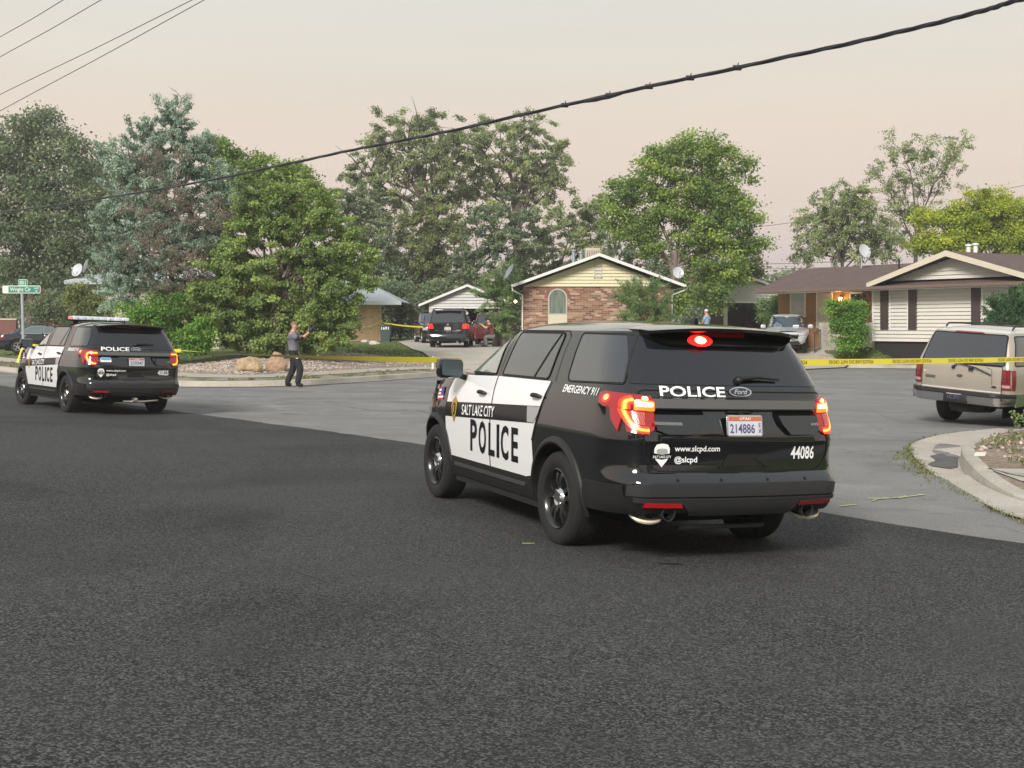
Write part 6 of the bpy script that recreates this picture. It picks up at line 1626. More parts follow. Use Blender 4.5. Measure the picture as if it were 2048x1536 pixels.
# main roof: eave at v=-0.75, ridge at v=4
eL, eLz = uz(1507, 584, -0.75+BR*0.0); eZ = uz(1743, 574.5, -0.75)[1]
rU, rZ = uz(1600, 529, 3.6); 
rZ = gpz-0.12
rU = uz(1600, 527, 3.6)[0]
EU = U1+1.0
slab(mb, [H.L(eL, -0.75, eZ), H.L(EU, -0.75, eZ), H.L(EU, 3.6, rZ), H.L(rU, 3.6, rZ)], 0.08, M_ROOFB)
slab(mb, [H.L(eL, -0.75, eZ), H.L(eL, 8.2, eZ), H.L(rU, 3.6, rZ)], 0.08, M_ROOFB)
slab(mb, [H.L(eL, 8.2, eZ), H.L(EU, 8.2, eZ), H.L(EU, 3.6, rZ), H.L(rU, 3.6, rZ)], 0.08, M_ROOFB)
ro = H.build(mb, 'roof')
for a in (gl, gr_):
    mb = MB(); mb.prism([H.L(a, -0.73, glz-0.14), H.L(gp_, -0.73, gpz-0.20), H.L(gp_, -0.73, gpz+0.02), H.L(a, -0.73, glz+0.06)], (0, 0, 0), (0, -0.04, 0), M_CREAM); mb.build('barge_board', ro)
mb = MB(); mb.box(((eL+EU)/2, -0.79, eZ-0.03-H.z0), (EU-eL, 0.07, 0.12), mat('brown_gutter', (0.16, 0.11, 0.09), 0.5)); mb.build('gutter', ro)
mb = MB(); H.box(mb, eL+0.05, EU, -0.74, 0.02, eZ-0.12, eZ-0.10, M_TRIM); H.box(mb, eL+0.05, -0.01, 0.02, BR, ZE+0.04, ZE+0.07, M_TRIM); mb.build('soffit', ro)
M_PANE = ramp_noise('blind_glass', [(0.35, (0.40, 0.42, 0.42)), (0.65, (0.50, 0.52, 0.51))], scale=1.5, rough=0.25, bump=0, mapscale=(1, 1, 3))
a, za = uz(1782, 580); b, zb_ = uz(1815, 657)
window_part(H, a, b, zb_, za, 0.0, M_TRIM, M_PANE, mull=zb_+(za-zb_)*0.36)
M_SHUT = mat('brown_shutter', (0.065, 0.045, 0.040), 0.6, vary=0.1, vscale=5)
wa = b-a; W2a = uz(1967, 600)[0]; W2b = W2a+wa*1.25
window_part(H, W2a, W2b, zb_, za, 0.0, M_TRIM, M_PANE, mull=zb_+(za-zb_)*0.36)
for u in (a-0.10-0.40, b+0.09, W2a-0.10-0.40, W2b+0.09):
    mb = MB(); H.box(mb, u, u+0.40, -0.075, -0.02, zb_-0.05, za+0.05, M_SHUT)
    z = zb_
    while z < za: H.box(mb, u+0.04, u+0.36, -0.088, -0.075, z+0.02, z+0.05, M_SHUT); z += 0.07
    H.build(mb, 'shutter')
# recessed window, doors, lamp
def uzb(x, y): return uz(x, y, BR)
a, za = uzb(1583, 587); b, zb_ = uzb(1610, 632); window_part(H, a, b, zb_, za, BR, M_TRIM, M_PANE)
a, za = uzb(1636, 587); b, zb_ = uzb(1664, 652); mb = MB(); H.box(mb, a, b, BR-0.05, BR+0.0, zb_-0.1, za, mat('door_cream', (0.48, 0.48, 0.42), 0.5)); H.box(mb, a-0.06, a, BR-0.06, BR, zb_-0.1, za+0.06, M_TRIM); H.box(mb, b, b+0.06, BR-0.06, BR, zb_-0.1, za+0.06, M_TRIM); d_ = H.build(mb, 'door')
mb = MB(); mb.sphere(H.L(b-0.1, BR-0.09, (za+zb_)/2), 0.035, M_CHROME, 8, 6); mb.build('handle', d_)
a, za = uzb(1703, 588); b, zb_ = uzb(1731, 645); mb = MB(); H.box(mb, a, b, BR-0.03, BR, zb_, za, mat('dark_pane', (0.02, 0.014, 0.014), 0.2)); 
for q0, q1, r0, r1 in ((a-0.08, a, zb_, za+0.06), (a-0.08, b+0.08, za, za+0.08)): H.box(mb, q0, q1, BR-0.06, BR, r0, r1, M_TRIM)
H.build(mb, 'door', 'dark glazed door')
# second lighter wall by the lamp, porch slab, steps
lu, lz = uzb(1685, 598)
mb = MB(); H.box(mb, uzb(1668, 600)[0], -0.02, 0.35, BR, 0.3, zb_-0.0, M_CONC); H.build(mb, 'porch')
t = thing('porch_lamp', 'lit orange wall lamp on the brick wall of the porch', 'lamp', H.t.matrix_basis @ Vector((0, 0, 0)))
def HW(u, v, z): return Vector((H.o.x+H.u.x*u+H.v.x*v, H.o.y+H.u.y*u+H.v.y*v, z))
t.location = HW(lu, BR-0.14, lz)
mb = MB(); mb.lathe([(0.05, -0.10), (0.085, 0.06), (0.0, 0.10)], mat('porch_glow', (1, 0.7, 0.3), 0.4, emit=(1, 0.55, 0.16), es=9), 10, axis='z'); mb.build('bulb', t)
mb = MB(); mb.lathe([(0.10, 0.07), (0.06, 0.13), (0.0, 0.15)], M_PLAST, 10, axis='z'); mb.tube([(0, 0, 0.1), HW(0, 0.14, 0)-HW(0, 0, 0)+Vector((0, 0, 0.1))], 0.015, M_PLAST, 5); mb.build('cap', t)
pl = bpy.data.lights.new('porch_light', 'POINT'); pl.energy = 12; pl.color = (1, 0.55, 0.18); pl.shadow_soft_size = 0.08; po = bpy.data.objects.new('porch_light', pl); po.location = HW(lu, BR-0.30, lz); col.objects.link(po)
# wreath
wu, wz = uz(1736, 592, 0.4); t = thing('wreath', 'round dried wreath hanging at the porch corner', 'wreath', HW(wu-0.05, 0.35, wz)); mb = MB(); r2 = random.Random(4)
m_w = mat('wreath_tan', (0.36, 0.25, 0.17), 0.9, vary=0.4, vscale=10)
for k in range(90):
    a = r2.uniform(0, 6.283); rr = 0.21+r2.gauss(0, 0.035); p = Vector((rr*math.cos(a)*0.75, r2.gauss(0, 0.03), rr*math.sin(a))); mb.box(p, (0.07, 0.02, 0.05), m_w, rot=(r2.uniform(0, 3), r2.uniform(0, 3), r2.uniform(0, 3)))
mb.build('foliage', t)
# railing
RA, RB = Vector(at(1629, 708)), Vector(at(1664, 690)); t = thing('porch_railing', 'dark sloping metal railing beside the ramp to the porch', 'railing', (RA.x, RA.y, tz(RA.x, RA.y)))
mb = MB(); z0 = tz(RA.x, RA.y); A0 = Vector((0, 0, 0)); top = px(1662, 646, RB.y); B0 = Vector((RB.x-RA.x, RB.y-RA.y, top.z-z0-0.95)); M_IRON = mat('iron_rail', (0.05, 0.035, 0.03), 0.6)
mb.tube([A0+Vector((0, 0, 0.9)), B0+Vector((0, 0, 0.95))], 0.025, M_IRON, 6); mb.tube([A0+Vector((0, 0, 0.12)), B0+Vector((0, 0, 0.15))], 0.018, M_IRON, 6); mb.build('rail', t)
for i in range(17):
    p = A0.lerp(B0, i/16); b_ = MB(); q = 0.025 if i in (0, 16) else 0.009; b_.tube([p-Vector((0, 0, 0.05 if i else 0.1)), p+Vector((0, 0, 0.92))], q, M_IRON, 5); b_.build('baluster', t)
# ramp walk
wa_ = [Vector(at(1632, 712)), Vector(at(1668, 716))]; rb = [Vector((RB.x+0.1, RB.y)), Vector((RB.x+1.15, RB.y))]
mb = MB(); zt_ = z0+B0.z+0.03
mb.prism([Vector((wa_[0].x+0.1, wa_[0].y, tz(*wa_[0])+0.04)), Vector((wa_[1].x, wa_[1].y, tz(*wa_[1])+0.04)), Vector((rb[1].x, rb[1].y, zt_)), Vector((rb[0].x, rb[0].y, zt_))], (0, 0, 0), (0, 0, -0.5), mat('ramp_concrete', (0.33, 0.27, 0.22), 0.85, vary=0.12, vscale=2)); structure(mb.build('ramp_path'))
# red ball decoration at the rail head
p = px(1657, 641, RB.y-0.4); t = thing('red_ornament', 'rusty red round ornament at the top of the porch railing', 'ornament', p)
mb = MB(); n = 16; vs = []; fs = []
for i in range(9):
    ph = math.pi*i/8
    for j in range(n):
        a = 2*math.pi*j/n; rr = 0.23*(1+0.06*math.cos(8*a))*math.sin(ph); vs.append((rr*math.cos(a), rr*math.sin(a), 0.25*math.cos(ph)))
fs = [(i*n+j, (i+1)*n+j, (i+1)*n+(j+1) % n, i*n+(j+1) % n) for i in range(8) for j in range(n)]
mb.add(vs, fs, mat('rust_red', (0.22, 0.05, 0.03), 0.7, vary=0.2, vscale=6), True); mb.build('ball', t)
mb = MB(); mb.tube([(0, 0, -0.8), (0, 0, -0.2)], 0.03, M_IRON, 6); mb.build('stand', t)
# roof fittings
def on_roof(x, y, v):
    u, z = uz(x, y, v); return u, z
for x_, top, bot in ((1937, 489, 505), (1951, 487, 505)):
    u, z1_ = on_roof(x_, top, 3.0); z0_ = on_roof(x_, bot, 3.0)[1]; mb = MB(); mb.lathe([(0.09, z0_-0.5-H.z0), (0.09, z1_-0.08-H.z0), (0.14, z1_-0.07-H.z0), (0.14, z1_-H.z0), (0, z1_+0.03-H.z0)], M_TRIM, 12, axis='z', c=(u, 3.0, 0)); mb.build('vent_pipe', ro)
u, z1_ = on_roof(1798, 517, 2.6); mb = MB(); mb.lathe([(0.04, z1_-0.9-H.z0), (0.04, z1_-H.z0), (0.0, z1_+0.01-H.z0)], M_PLAST, 8, axis='z', c=(u, 2.6, 0)); mb.build('vent_pipe', ro)
u, z_ = on_roof(1728, 503, 2.8); dish('white satellite dish on the ridge of the brown-roofed house', HW(u, 2.8, z_), (0.35, -0.85, 0.35), 0.30, mast=(-0.1, 0.1, -0.75))

# --- rubbish bin
X, Y = at(773, 684); t = thing('rubbish_bin', 'grey wheeled rubbish bin marked 1691 beside the tan building', 'bin', (X, Y-0.5, tz(X, Y)))
M_BIN = mat('bin_grey', (0.055, 0.075, 0.075), 0.5)
mb = MB(); vs = []
for z, s_ in ((0.05, 0.24), (0.95, 0.31)): vs += [(-s_, -s_, z), (s_, -s_, z), (s_, s_, z), (-s_, s_, z)]
mb.add(vs, [(0, 1, 5, 4), (1, 2, 6, 5), (2, 3, 7, 6), (3, 0, 4, 7), (0, 3, 2, 1), (4, 5, 6, 7)], M_BIN); mb.build('body', t)
mb = MB(); mb.box((0, -0.01, 1.0), (0.68, 0.70, 0.07), M_BIN, bev=0.02); mb.build('lid', t)
V, F = text_fit('1691', 0.42, 0.17, bold=0.02); mb = MB(); mb.add([(a, -0.322+0.0*b, b+0.72) for a, b in V], F, M_LET); mb.build('number', t, fixn=False)
for s_ in (1, -1): mb = MB(); mb.lathe([(0.0, -0.03), (0.12, -0.03), (0.12, 0.03), (0, 0.03)], M_RUB, 16, axis='x', c=(s_*0.26, 0.22, 0.12)); mb.build('wheel', t)
# grey block by the maroon SUV
X = px(992, 0, 59).x; t = thing('planter', 'low grey concrete planter beside the crouching person', 'planter', (X+0.35, 59.2, tz(X, 59))); mb = MB(); mb.box((0, 0, 0.36), (1.1, 0.6, 0.72), mat('planter_grey', (0.20, 0.20, 0.18), 0.9, vary=0.2, vscale=5), bev=0.03); mb.build('box', t); mb = MB(); mb.box((0, 0, 0.75), (1.16, 0.66, 0.08), M_CONC, bev=0.02); mb.build('rim', t)

# --- boulders
def boulder(name, label, cpx, base, wpx, hpx, shape, m, seed, group=None, dy=0):
    X, Y = at(cpx, base); Y += dy; s_ = Y/FPX; t = bpy.data.meshes.new(name); bm = bmesh.new(); bmesh.ops.create_icosphere(bm, subdivisions=4, radius=1)
    for v in bm.verts:
        p = v.co.copy(); n_ = mnoise.noise(p*1.1+Vector((seed, 0, 0)))*0.28+mnoise.noise(p*2.7+Vector((0, seed, 0)))*0.12+mnoise.noise(p*7+Vector((0, seed, 0)))*0.03
        d = p.copy()
        for pl in ((0.7, -0.5, 0.4), (-0.6, -0.6, 0.5), (0.1, -0.9, 0.2), (0.2, 0.1, 0.95)):
            q = Vector(pl).normalized(); k = p.dot(q); lim = 0.86
            if k > lim: d -= q*(k-lim)*0.8
        d *= 1+n_
        if shape == 'cone': d.x *= 1-0.42*max(0, d.z+0.2); d.z = d.z
        v.co = Vector((d.x*wpx/2*s_, d.y*wpx/2*s_*0.8, (d.z*0.5+0.42)*hpx*s_))
    bm.to_mesh(t); bm.free(); t.materials.append(m); t.polygons.foreach_set('use_smooth', [True]*len(t.polygons))
    o = link(name, t); o.location = (X, Y, tz(X, Y)-0.05); tag(o, label, 'boulder', group); return o
M_BOUL = ramp_noise('sandstone', [(0.3, (0.30, 0.21, 0.12)), (0.55, (0.46, 0.34, 0.20)), (0.75, (0.55, 0.43, 0.28))], scale=2.2, detail=9, rough=0.9, bump=0.7, bdist=0.05, fine=(12, 0.8, 1.2))
M_BOUL2 = ramp_noise('pink_sandstone', [(0.3, (0.32, 0.20, 0.13)), (0.7, (0.50, 0.34, 0.22))], scale=2.6, detail=9, rough=0.9, bump=0.8, bdist=0.05, fine=(14, 0.8, 1.2))
boulder('boulder', 'rounded sandstone boulder under the tape, left of the pointed one', 499, 744, 52, 38, 'round', M_BOUL, 3)
boulder('boulder', 'tall pointed sandstone boulder beside the standing officer', 553, 742, 42, 46, 'cone', M_BOUL2, 8)
M_RW = mat('pale_rock', (0.50, 0.46, 0.40), 0.9, vary=0.15, vscale=4)
boulder('rock', 'small pale rock on the lawn, nearer the green tree', 730, 684, 16, 7, 'round', M_RW, 5)
boulder('rock', 'larger pale rock on the lawn below the tan wall', 749, 689, 22, 10, 'round', M_RW, 6)
# --- hydrant like white post on the verge at px 860..865
X, Y = at(866, 741); t = thing('marker_post', 'short white post in the verge behind the yellow tape', 'post', (X, Y, tz(X, Y))); mb = MB(); mb.lathe([(0.05, 0), (0.05, 0.42), (0.03, 0.48), (0, 0.49)], M_TRIM, 10, axis='z'); mb.build('shaft', t); mb = MB(); mb.lathe([(0.09, 0), (0.09, 0.05), (0.05, 0.06)], M_CONC, 10, axis='z'); mb.build('base', t)

# ------------------------------------------------------------------ street sign
Ys = 37.5; p = px(47, 690, Ys); zg = tz(p.x, Ys)
t = thing('street_sign', 'green Wright Cir street name sign on a pale pole', 'street sign', (p.x, Ys, zg))
M_SGN = mat('sign_green', (0.02, 0.24, 0.14), 0.4, coat=0.3); M_SW = mat('sign_white', (0.70, 0.74, 0.68), 0.45); M_POLE = mat('pole_grey', (0.45, 0.47, 0.52), 0.45, metal=0.3)
tx = px(44, 0, Ys).x-p.x
mb = MB(); ztop = px(0, 586, Ys).z-zg; mb.tube([(0.03, 0, -0.2), (tx, 0, ztop)], 0.045, M_POLE, 8); mb.build('pole', t)
def sgn(cx, cyy, wpx_, hpx_, y_, name, rotz=0.0):
    P = px(cx, cyy, Ys); w_, h_ = wpx_/FPX*Ys, hpx_/FPX*Ys; mb = MB(); rp = rpoly([(-w_/2, -h_/2), (w_/2, -h_/2), (w_/2, h_/2), (-w_/2, h_/2)], 0.04)
    Mr = Matrix.Rotation(rotz, 3, 'Z'); base = Vector((P.x-p.x, y_, P.z-zg))
    def Q(a, b, c_): return base+Mr @ Vector((a, c_, b))
    n = len(rp); mb.add([Q(a, b, 0) for a, b in rp]+[Q(a, b, -0.01) for a, b in rp], [tuple(range(n)), tuple(range(n, 2*n))]+[(i, (i+1) % n, n+(i+1) % n, n+i) for i in range(n)], M_SW)
    return mb, Q, w_, h_
mb, Q, w_, h_ = sgn(44.5, 579, 76, 15.5, -0.05, 'p')
def rect(a0, b0, a1, b1, c_, m): mb.add([Q(a0, b0, c_), Q(a1, b0, c_), Q(a1, b1, c_), Q(a0, b1, c_)], [(0, 1, 2, 3)], m)
rect(-w_*0.34, -h_*0.40, w_*0.485, h_*0.40, -0.015, M_SGN)
V, F = text_fit('Wright Cir', 0.66, 0.125, bold=0.02); mb.add([Q(a-0.02, -0.018+0*b, 0) if 0 else Q(a-0.03, b-0.055, -0.020) for a, b in V], F, M_SW)
V, F = text_fit('1600', 0.15, 0.06, bold=0.02); mb.add([Q(a+0.47, b+0.01, -0.020) for a, b in V], F, M_SW)
V, F = text2d('W', 0.06, bold=0.02); mb.add([Q(a+0.47, b-0.085, -0.020) for a, b in V], F, M_SW)
mb.build('name_plate', t, fixn=False)
mb, Q, w_, h_ = sgn(45.5, 565, 19, 12.5, 0.02, 'p')
rect(-w_*0.46, -h_*0.42, w_*0.46, h_*0.42, -0.015, M_SGN)
V, F = text_fit('800 S', 0.20, 0.12, bold=0.02); mb.add([Q(a, b-0.06, -0.020) for a, b in V], F, M_SW); mb.build('cross_plate', t, 'small upper sign plate', fixn=False)

# ------------------------------------------------------------------ barrier tape
M_TAPE = bpy.data.materials.new('yellow_tape'); M_TAPE.use_nodes = True; t_ = M_TAPE.node_tree; b_ = t_.nodes['Principled BSDF']; b_.inputs['Base Color'].default_value = (0.90, 0.76, 0.06, 1); b_.inputs['Roughness'].default_value = 0.35
M_TL = mat('tape_letter', (0.06, 0.05, 0.02), 0.5)
def tape(label, A, B, sag, wd=0.076, tw=0.0, text=False, n=60, group='police tape lines', twf=None):
    A, B = Vector(A), Vector(B); d = B-A; Lh = d.length; side = Vector((d.y, -d.x, 0)).normalized()
    t = thing('barrier_tape', label, 'police tape', A, (0, 0, 0), group)
    def P(s_): return A.lerp(B, s_)-Vector((0, 0, 4*sag*s_*(1-s_)))
    def tilt(s_): return (twf(s_) if twf else tw)
    def S(s_, q): a = tilt(s_); return P(s_)+Vector((0, 0, 1))*q*math.cos(a)+side*q*math.sin(a)
    mb = MB(); vs = []
    for i in range(n+1):
        for q in (wd/2, 0, -wd/2): vs.append(S(i/n, q)-A)
    mb.add(vs, [(3*i+k, 3*i+k+1, 3*i+k+4, 3*i+k+3) for i in range(n) for k in range(2)], M_TAPE, True); mb.build('ribbon', t, fixn=False)
    if text:
        mb = MB(); V, F = text_fit('POLICE LINE DO NOT CROSS', 1.02, 0.044, bold=0.0)
        s0 = 0.03
        nrm = side if side.y < 0 else -side
        while s0*Lh+1.2 < Lh:
            vs = []
            for a, b in V:
                s_ = s0+(0.55-a)/Lh; q = -(b-0.022); vs.append(S(s_, q)+nrm*0.003-A)
            mb.add(vs, F, M_TL); s0 += 1.5/Lh
        mb.build('lettering', t, fixn=False)['kind'] = 'stuff'
    return t
pole = px(49, 0, Ys)
a0 = Vector((pole.x, Ys-0.05, px(0, 687, Ys).z)); a1 = px(362, 701, 25.5); a2 = px(925, 721, 12.75)
tape('yellow tape running from the street sign pole behind the farther police SUV', a0, a1, 0.12)
tape('long yellow tape from the farther police SUV to the near one, crossing before the officer', a1, a2, 0.03, twf=lambda s: 1.28*(1-s)+0.45)
b0 = px(1500, 725, 14.6); b0 = Vector((1.4, 12.7, 1.27)); b1 = px(2300, 713, 22.0)
tape('lettered yellow tape stretched right of the near police SUV before the gold SUV', (1.4, 12.7, px(0, 727, 12.7).z+0.0), b1, 0.02, text=True, n=90)
tape('short yellow tape between the tan building corner and the dark driveway car', px(765, 645, Yt-0.1), px(846, 654, 62), 0.05)
tape('slack yellow tape drooping across the tan board wall', px(700, 651, Yt-0.25), px(765, 640, Yt-0.2), 0.25, wd=0.04)
# knot on the sign pole
t = thing('tape_knot', 'yellow tape ends tied and hanging on the street sign pole', 'tape', a0); mb = MB(); 
mb.tube([(0.05, -0.05, 0.03), (-0.06, -0.06, 0.0), (0.05, -0.06, -0.03)], 0.03, M_TAPE, 6); mb.build('knot', t)
mb = MB(); mb.add([(0.0, -0.07, 0.0), (0.05, -0.07, 0.0), (-0.05, -0.09, -0.3), (-0.11, -0.08, -0.32), (-0.14, -0.09, -0.6), (-0.20, -0.08, -0.58)], [(0, 1, 2, 3), (3, 2, 4, 5)], M_TAPE); mb.build('tail', t)

# ------------------------------------------------------------------ cables
M_CAB = mat('cable_black', (0.02, 0.02, 0.022), 0.4)
cp = [(2330, -62, 11.6), (2048, -2, 13.7), (1950, 26, 14.2), (1760, 73, 15.3), (1500, 130, 17.0), (1180, 199, 19.8), (900, 262, 23.0), (720, 297, 25.6), (560, 331, 28.3), (400, 364, 32.2), (200, 397, 39), (0, 424, 48), (-300, 452, 70)]
CP = [px(*p) for p in cp]
def spl(P, k=8):
    out = []
    for i in range(len(P)-1):
        p0, p1, p2, p3 = P[max(i-1, 0)], P[i], P[i+1], P[min(i+2, len(P)-1)]
        for j in range(k):
            t = j/k; out.append(0.5*((2*p1)+(-p0+p2)*t+(2*p0-5*p1+4*p2-p3)*t*t+(-p0+3*p1-3*p2+p3)*t**3))
    return out+[P[-1]]
C_ = spl(CP, 24); t = thing('overhead_cable', 'thick black bundled cable sweeping across the whole sky', 'cable', CP[0])
r2 = random.Random(2)
for k in range(3):
    mb = MB(); pts = [p-CP[0]+Vector((math.cos(i*0.3+k*2.1)*0.015, 0, math.sin(i*0.3+k*2.1)*0.015)) for i, p in enumerate(C_)]; mb.tube(pts, 0.016 if k else 0.020, M_CAB, 6); mb.build('strand', t)
mb = MB(); i0 = min(range(len(C_)), key=lambda i: (C_[i]-px(1165, 200, 20)).length); seg = [C_[i]-CP[0]-Vector((0, 0, 0.015)) for i in range(i0-6, i0+1)]; mb.tube(seg, [0.02, 0.035, 0.045, 0.04, 0.045, 0.035, 0.02], M_CAB, 8); mb.build('splice', t)
for xx in (1215, 1295, 1480, 1130, 1380):
    i0 = min(range(len(C_)), key=lambda i: abs(1024+C_[i].x/C_[i].y*FPX-xx)); q = C_[i0]-CP[0]; mb = MB(); mb.tube([q-Vector((0.06, 0, 0)), q+Vector((0.06, 0, 0))], 0.040, M_CAB, 8); mb.tube([q, q+Vector((0.02, 0, 0.07))], 0.008, M_CAB, 4); mb.build('clamp', t)
M_WIRE = mat('wire_grey', (0.10, 0.09, 0.085), 0.6)
def wire(label, pts, rad, group):
    P = spl([px(*p) for p in pts], 8); t = MB(); t.tube([p-P[0] for p in P], rad, M_WIRE, 5); o = t.build('overhead_wire'); o.location = P[0]; tag(o, label, 'wire', group)
for nm, a, b in (('uppermost thin wire', (0, 74), (126, 0)), ('second thin wire', (0, 114), (200, 1)), ('third thin wire', (0, 189), (384, 0)), ('lowest thin wire', (0, 222), (408, 0))):
    dx, dy = b[0]-a[0], b[1]-a[1]
    wire(nm+' crossing the top left corner of the sky', [(a[0]-dx*0.5, a[1]-dy*0.52, 34), (a[0], a[1], 30), ((a[0]+b[0])/2, (a[1]+b[1])/2+1.5, 27), (b[0], b[1], 24), (b[0]+dx*0.5, b[1]+dy*0.5, 21)], 0.009, 'thin wires in the top left sky')
wire('faint distant wire right of the tall maple, highest of its set', [(1380, 470, 96), (1530, 452, 96), (1700, 430, 96)], 0.022, 'faint distant wires right of the maple')
wire('faint distant wire just above the outbuilding roof, upper of two', [(1380, 531, 100), (1530, 528, 100), (1700, 523, 100)], 0.024, 'faint distant wires right of the maple')
wire('faint distant wire just above the outbuilding roof, lower of two', [(1380, 540, 100), (1530, 538, 100), (1700, 534, 100)], 0.020, 'faint distant wires right of the maple')
wire('faint distant wire at the mid right edge behind the yellow-green tree', [(1900, 402, 100), (2010, 378, 100), (2100, 362, 100)], 0.022, 'faint distant wires right of the maple')
# ------------------------------------------------------------------ vegetation
def leaf_mat(name, cols, trans=0.35, rough=0.6):
    cols = [tuple(x*k for x, k in zip(c_, (1.85, 1.85, 1.9))) for c_ in cols]; m = bpy.data.materials.new(name); m.use_nodes = True; t = m.node_tree; b = t.nodes['Principled BSDF']
    at_ = t.nodes.new('ShaderNodeAttribute'); at_.attribute_name = 'tone'
    rp = t.nodes.new('ShaderNodeValToRGB'); t.links.new(at_.outputs['Fac'], rp.inputs[0])
    rp.color_ramp.elements[0].position = 0; rp.color_ramp.elements[0].color = (*cols[0], 1); rp.color_ramp.elements[1].position = 1; rp.color_ramp.elements[1].color = (*cols[-1], 1)
    for i, c_ in enumerate(cols[1:-1]): e = rp.color_ramp.elements.new((i+1)/(len(cols)-1)); e.color = (*c_, 1)
    t.links.new(rp.outputs[0], b.inputs['Base Color']); b.inputs['Roughness'].default_value = rough; b.inputs['Specular IOR Level'].default_value = 0.25
    tr = t.nodes.new('ShaderNodeBsdfTranslucent'); t.links.new(rp.outputs[0], tr.inputs[0]); mx = t.nodes.new('ShaderNodeMixShader'); mx.inputs[0].default_value = trans
    t.links.new(b.outputs[0], mx.inputs[1]); t.links.new(tr.outputs[0], mx.inputs[2]); t.links.new(mx.outputs[0], t.nodes['Material Output'].inputs[0])
    MATS[name] = m; return m
M_BARK = ramp_noise('bark', [(0.3, (0.06, 0.045, 0.035)), (0.7, (0.13, 0.10, 0.08))], scale=5, rough=0.95, bump=0.6, mapscale=(1, 1, 0.25))
M_BARKL = ramp_noise('pale_bark', [(0.3, (0.14, 0.11, 0.085)), (0.7, (0.26, 0.21, 0.17))], scale=5, rough=0.95, bump=0.6, mapscale=(1, 1, 0.25))

def foliage(name, lobes, m, parent, clump=0.5, per=26, dens=1.0, leaf=0.12, asp=0.5, droop=0.0, up=0.0, seed=1, origin=(0, 0, 0), flat=0.55, outward=0.35, inner=2.4, streak=0.0):
    """lobes: (cx,cy,cz, rx,ry,rz) in metres. many leaf-sized rhombi set in clumps through the crown volume"""
    per = int(per*4.8); leaf *= 0.74; asp = min(0.8, asp*1.45)
    r = np.random.default_rng(seed); C = []; D = []
    O = np.array(origin, float)
    for (cx, cy, cz, rx, ry, rz) in lobes:
        area = 4*math.pi*((rx*ry+rx*rz+ry*rz)/3)
        n = max(4, int(area/(clump*clump)*0.62*dens))
        d = r.normal(size=(n, 3)); d /= np.linalg.norm(d, axis=1)[:, None]
        rad = r.uniform(0, 1, n)**(1/inner)*r.uniform(0.88, 1.13, n)
        ph = np.sin(d[:, 0]*5+cx)+np.sin(d[:, 1]*6+cy*2)+np.sin(d[:, 2]*5.5+cz*1.7)
        rad = rad*(1+0.07*ph)
        C.append(np.stack([cx+d[:, 0]*rx*rad, cy+d[:, 1]*ry*rad, cz+d[:, 2]*rz*rad], 1)); D.append(d)
    C = np.concatenate(C)-O; D = np.concatenate(D); n = len(C)
    ct = np.clip(0.5+0.20*r.normal(size=n)+0.12*np.sin(C[:, 0]*1.3+C[:, 2]*1.1+seed), 0, 1)
    cs = clump*r.uniform(0.35, 0.62, n)
    K = per; idx = np.repeat(np.arange(n), K); N_ = len(idx)
    off = r.normal(size=(N_, 3))*cs[idx][:, None]*np.array([1, 1, flat])
    if streak > 0:      # hanging or feathery sprays
        dirs = D*0.8+np.array([0, 0, -droop+up])+r.normal(size=(n, 3))*0.35; dirs /= np.linalg.norm(dirs, axis=1)[:, None]
        tt = r.uniform(-0.3, 1.0, N_)[:, None]*streak
        off = off*0.40+dirs[idx]*tt
    P = C[idx]+off
    L_ = leaf*r.uniform(0.6, 1.35, N_); W_ = L_*asp
    nd = D[idx]*outward+r.normal(size=(N_, 3))*0.75+np.array([0, 0, 0.35]); nd /= np.linalg.norm(nd, axis=1)[:, None]
    a = r.normal(size=(N_, 3))+np.array([0, 0, -droop*2+up*2]); 
    if streak > 0: a = a*0.45+dirs[idx]*1.2
    a -= nd*np.sum(a*nd, 1)[:, None]; a /= np.linalg.norm(a, axis=1)[:, None]+1e-9
    b = np.cross(nd, a)
    V = np.empty((N_, 4, 3)); V[:, 0] = P-a*L_[:, None]/2; V[:, 1] = P+b*W_[:, None]/2; V[:, 2] = P+a*L_[:, None]/2; V[:, 3] = P-b*W_[:, None]/2
    tone = np.clip(ct[idx]+r.normal(size=N_)*0.10, 0, 1)
    me = bpy.data.meshes.new(name); me.vertices.add(N_*4); me.loops.add(N_*4); me.polygons.add(N_)
    me.vertices.foreach_set('co', V.reshape(-1).astype(np.float32)); me.loops.foreach_set('vertex_index', np.arange(N_*4, dtype=np.int32))
    me.polygons.foreach_set('loop_start', np.arange(0, N_*4, 4, dtype=np.int32)); me.polygons.foreach_set('loop_total', np.full(N_, 4, dtype=np.int32))
    at_ = me.attributes.new('tone', 'FLOAT', 'POINT'); at_.data.foreach_set('value', np.repeat(tone, 4).astype(np.float32))
    me.materials.append(m); me.update(); me.validate()
    return link(name, me, parent)

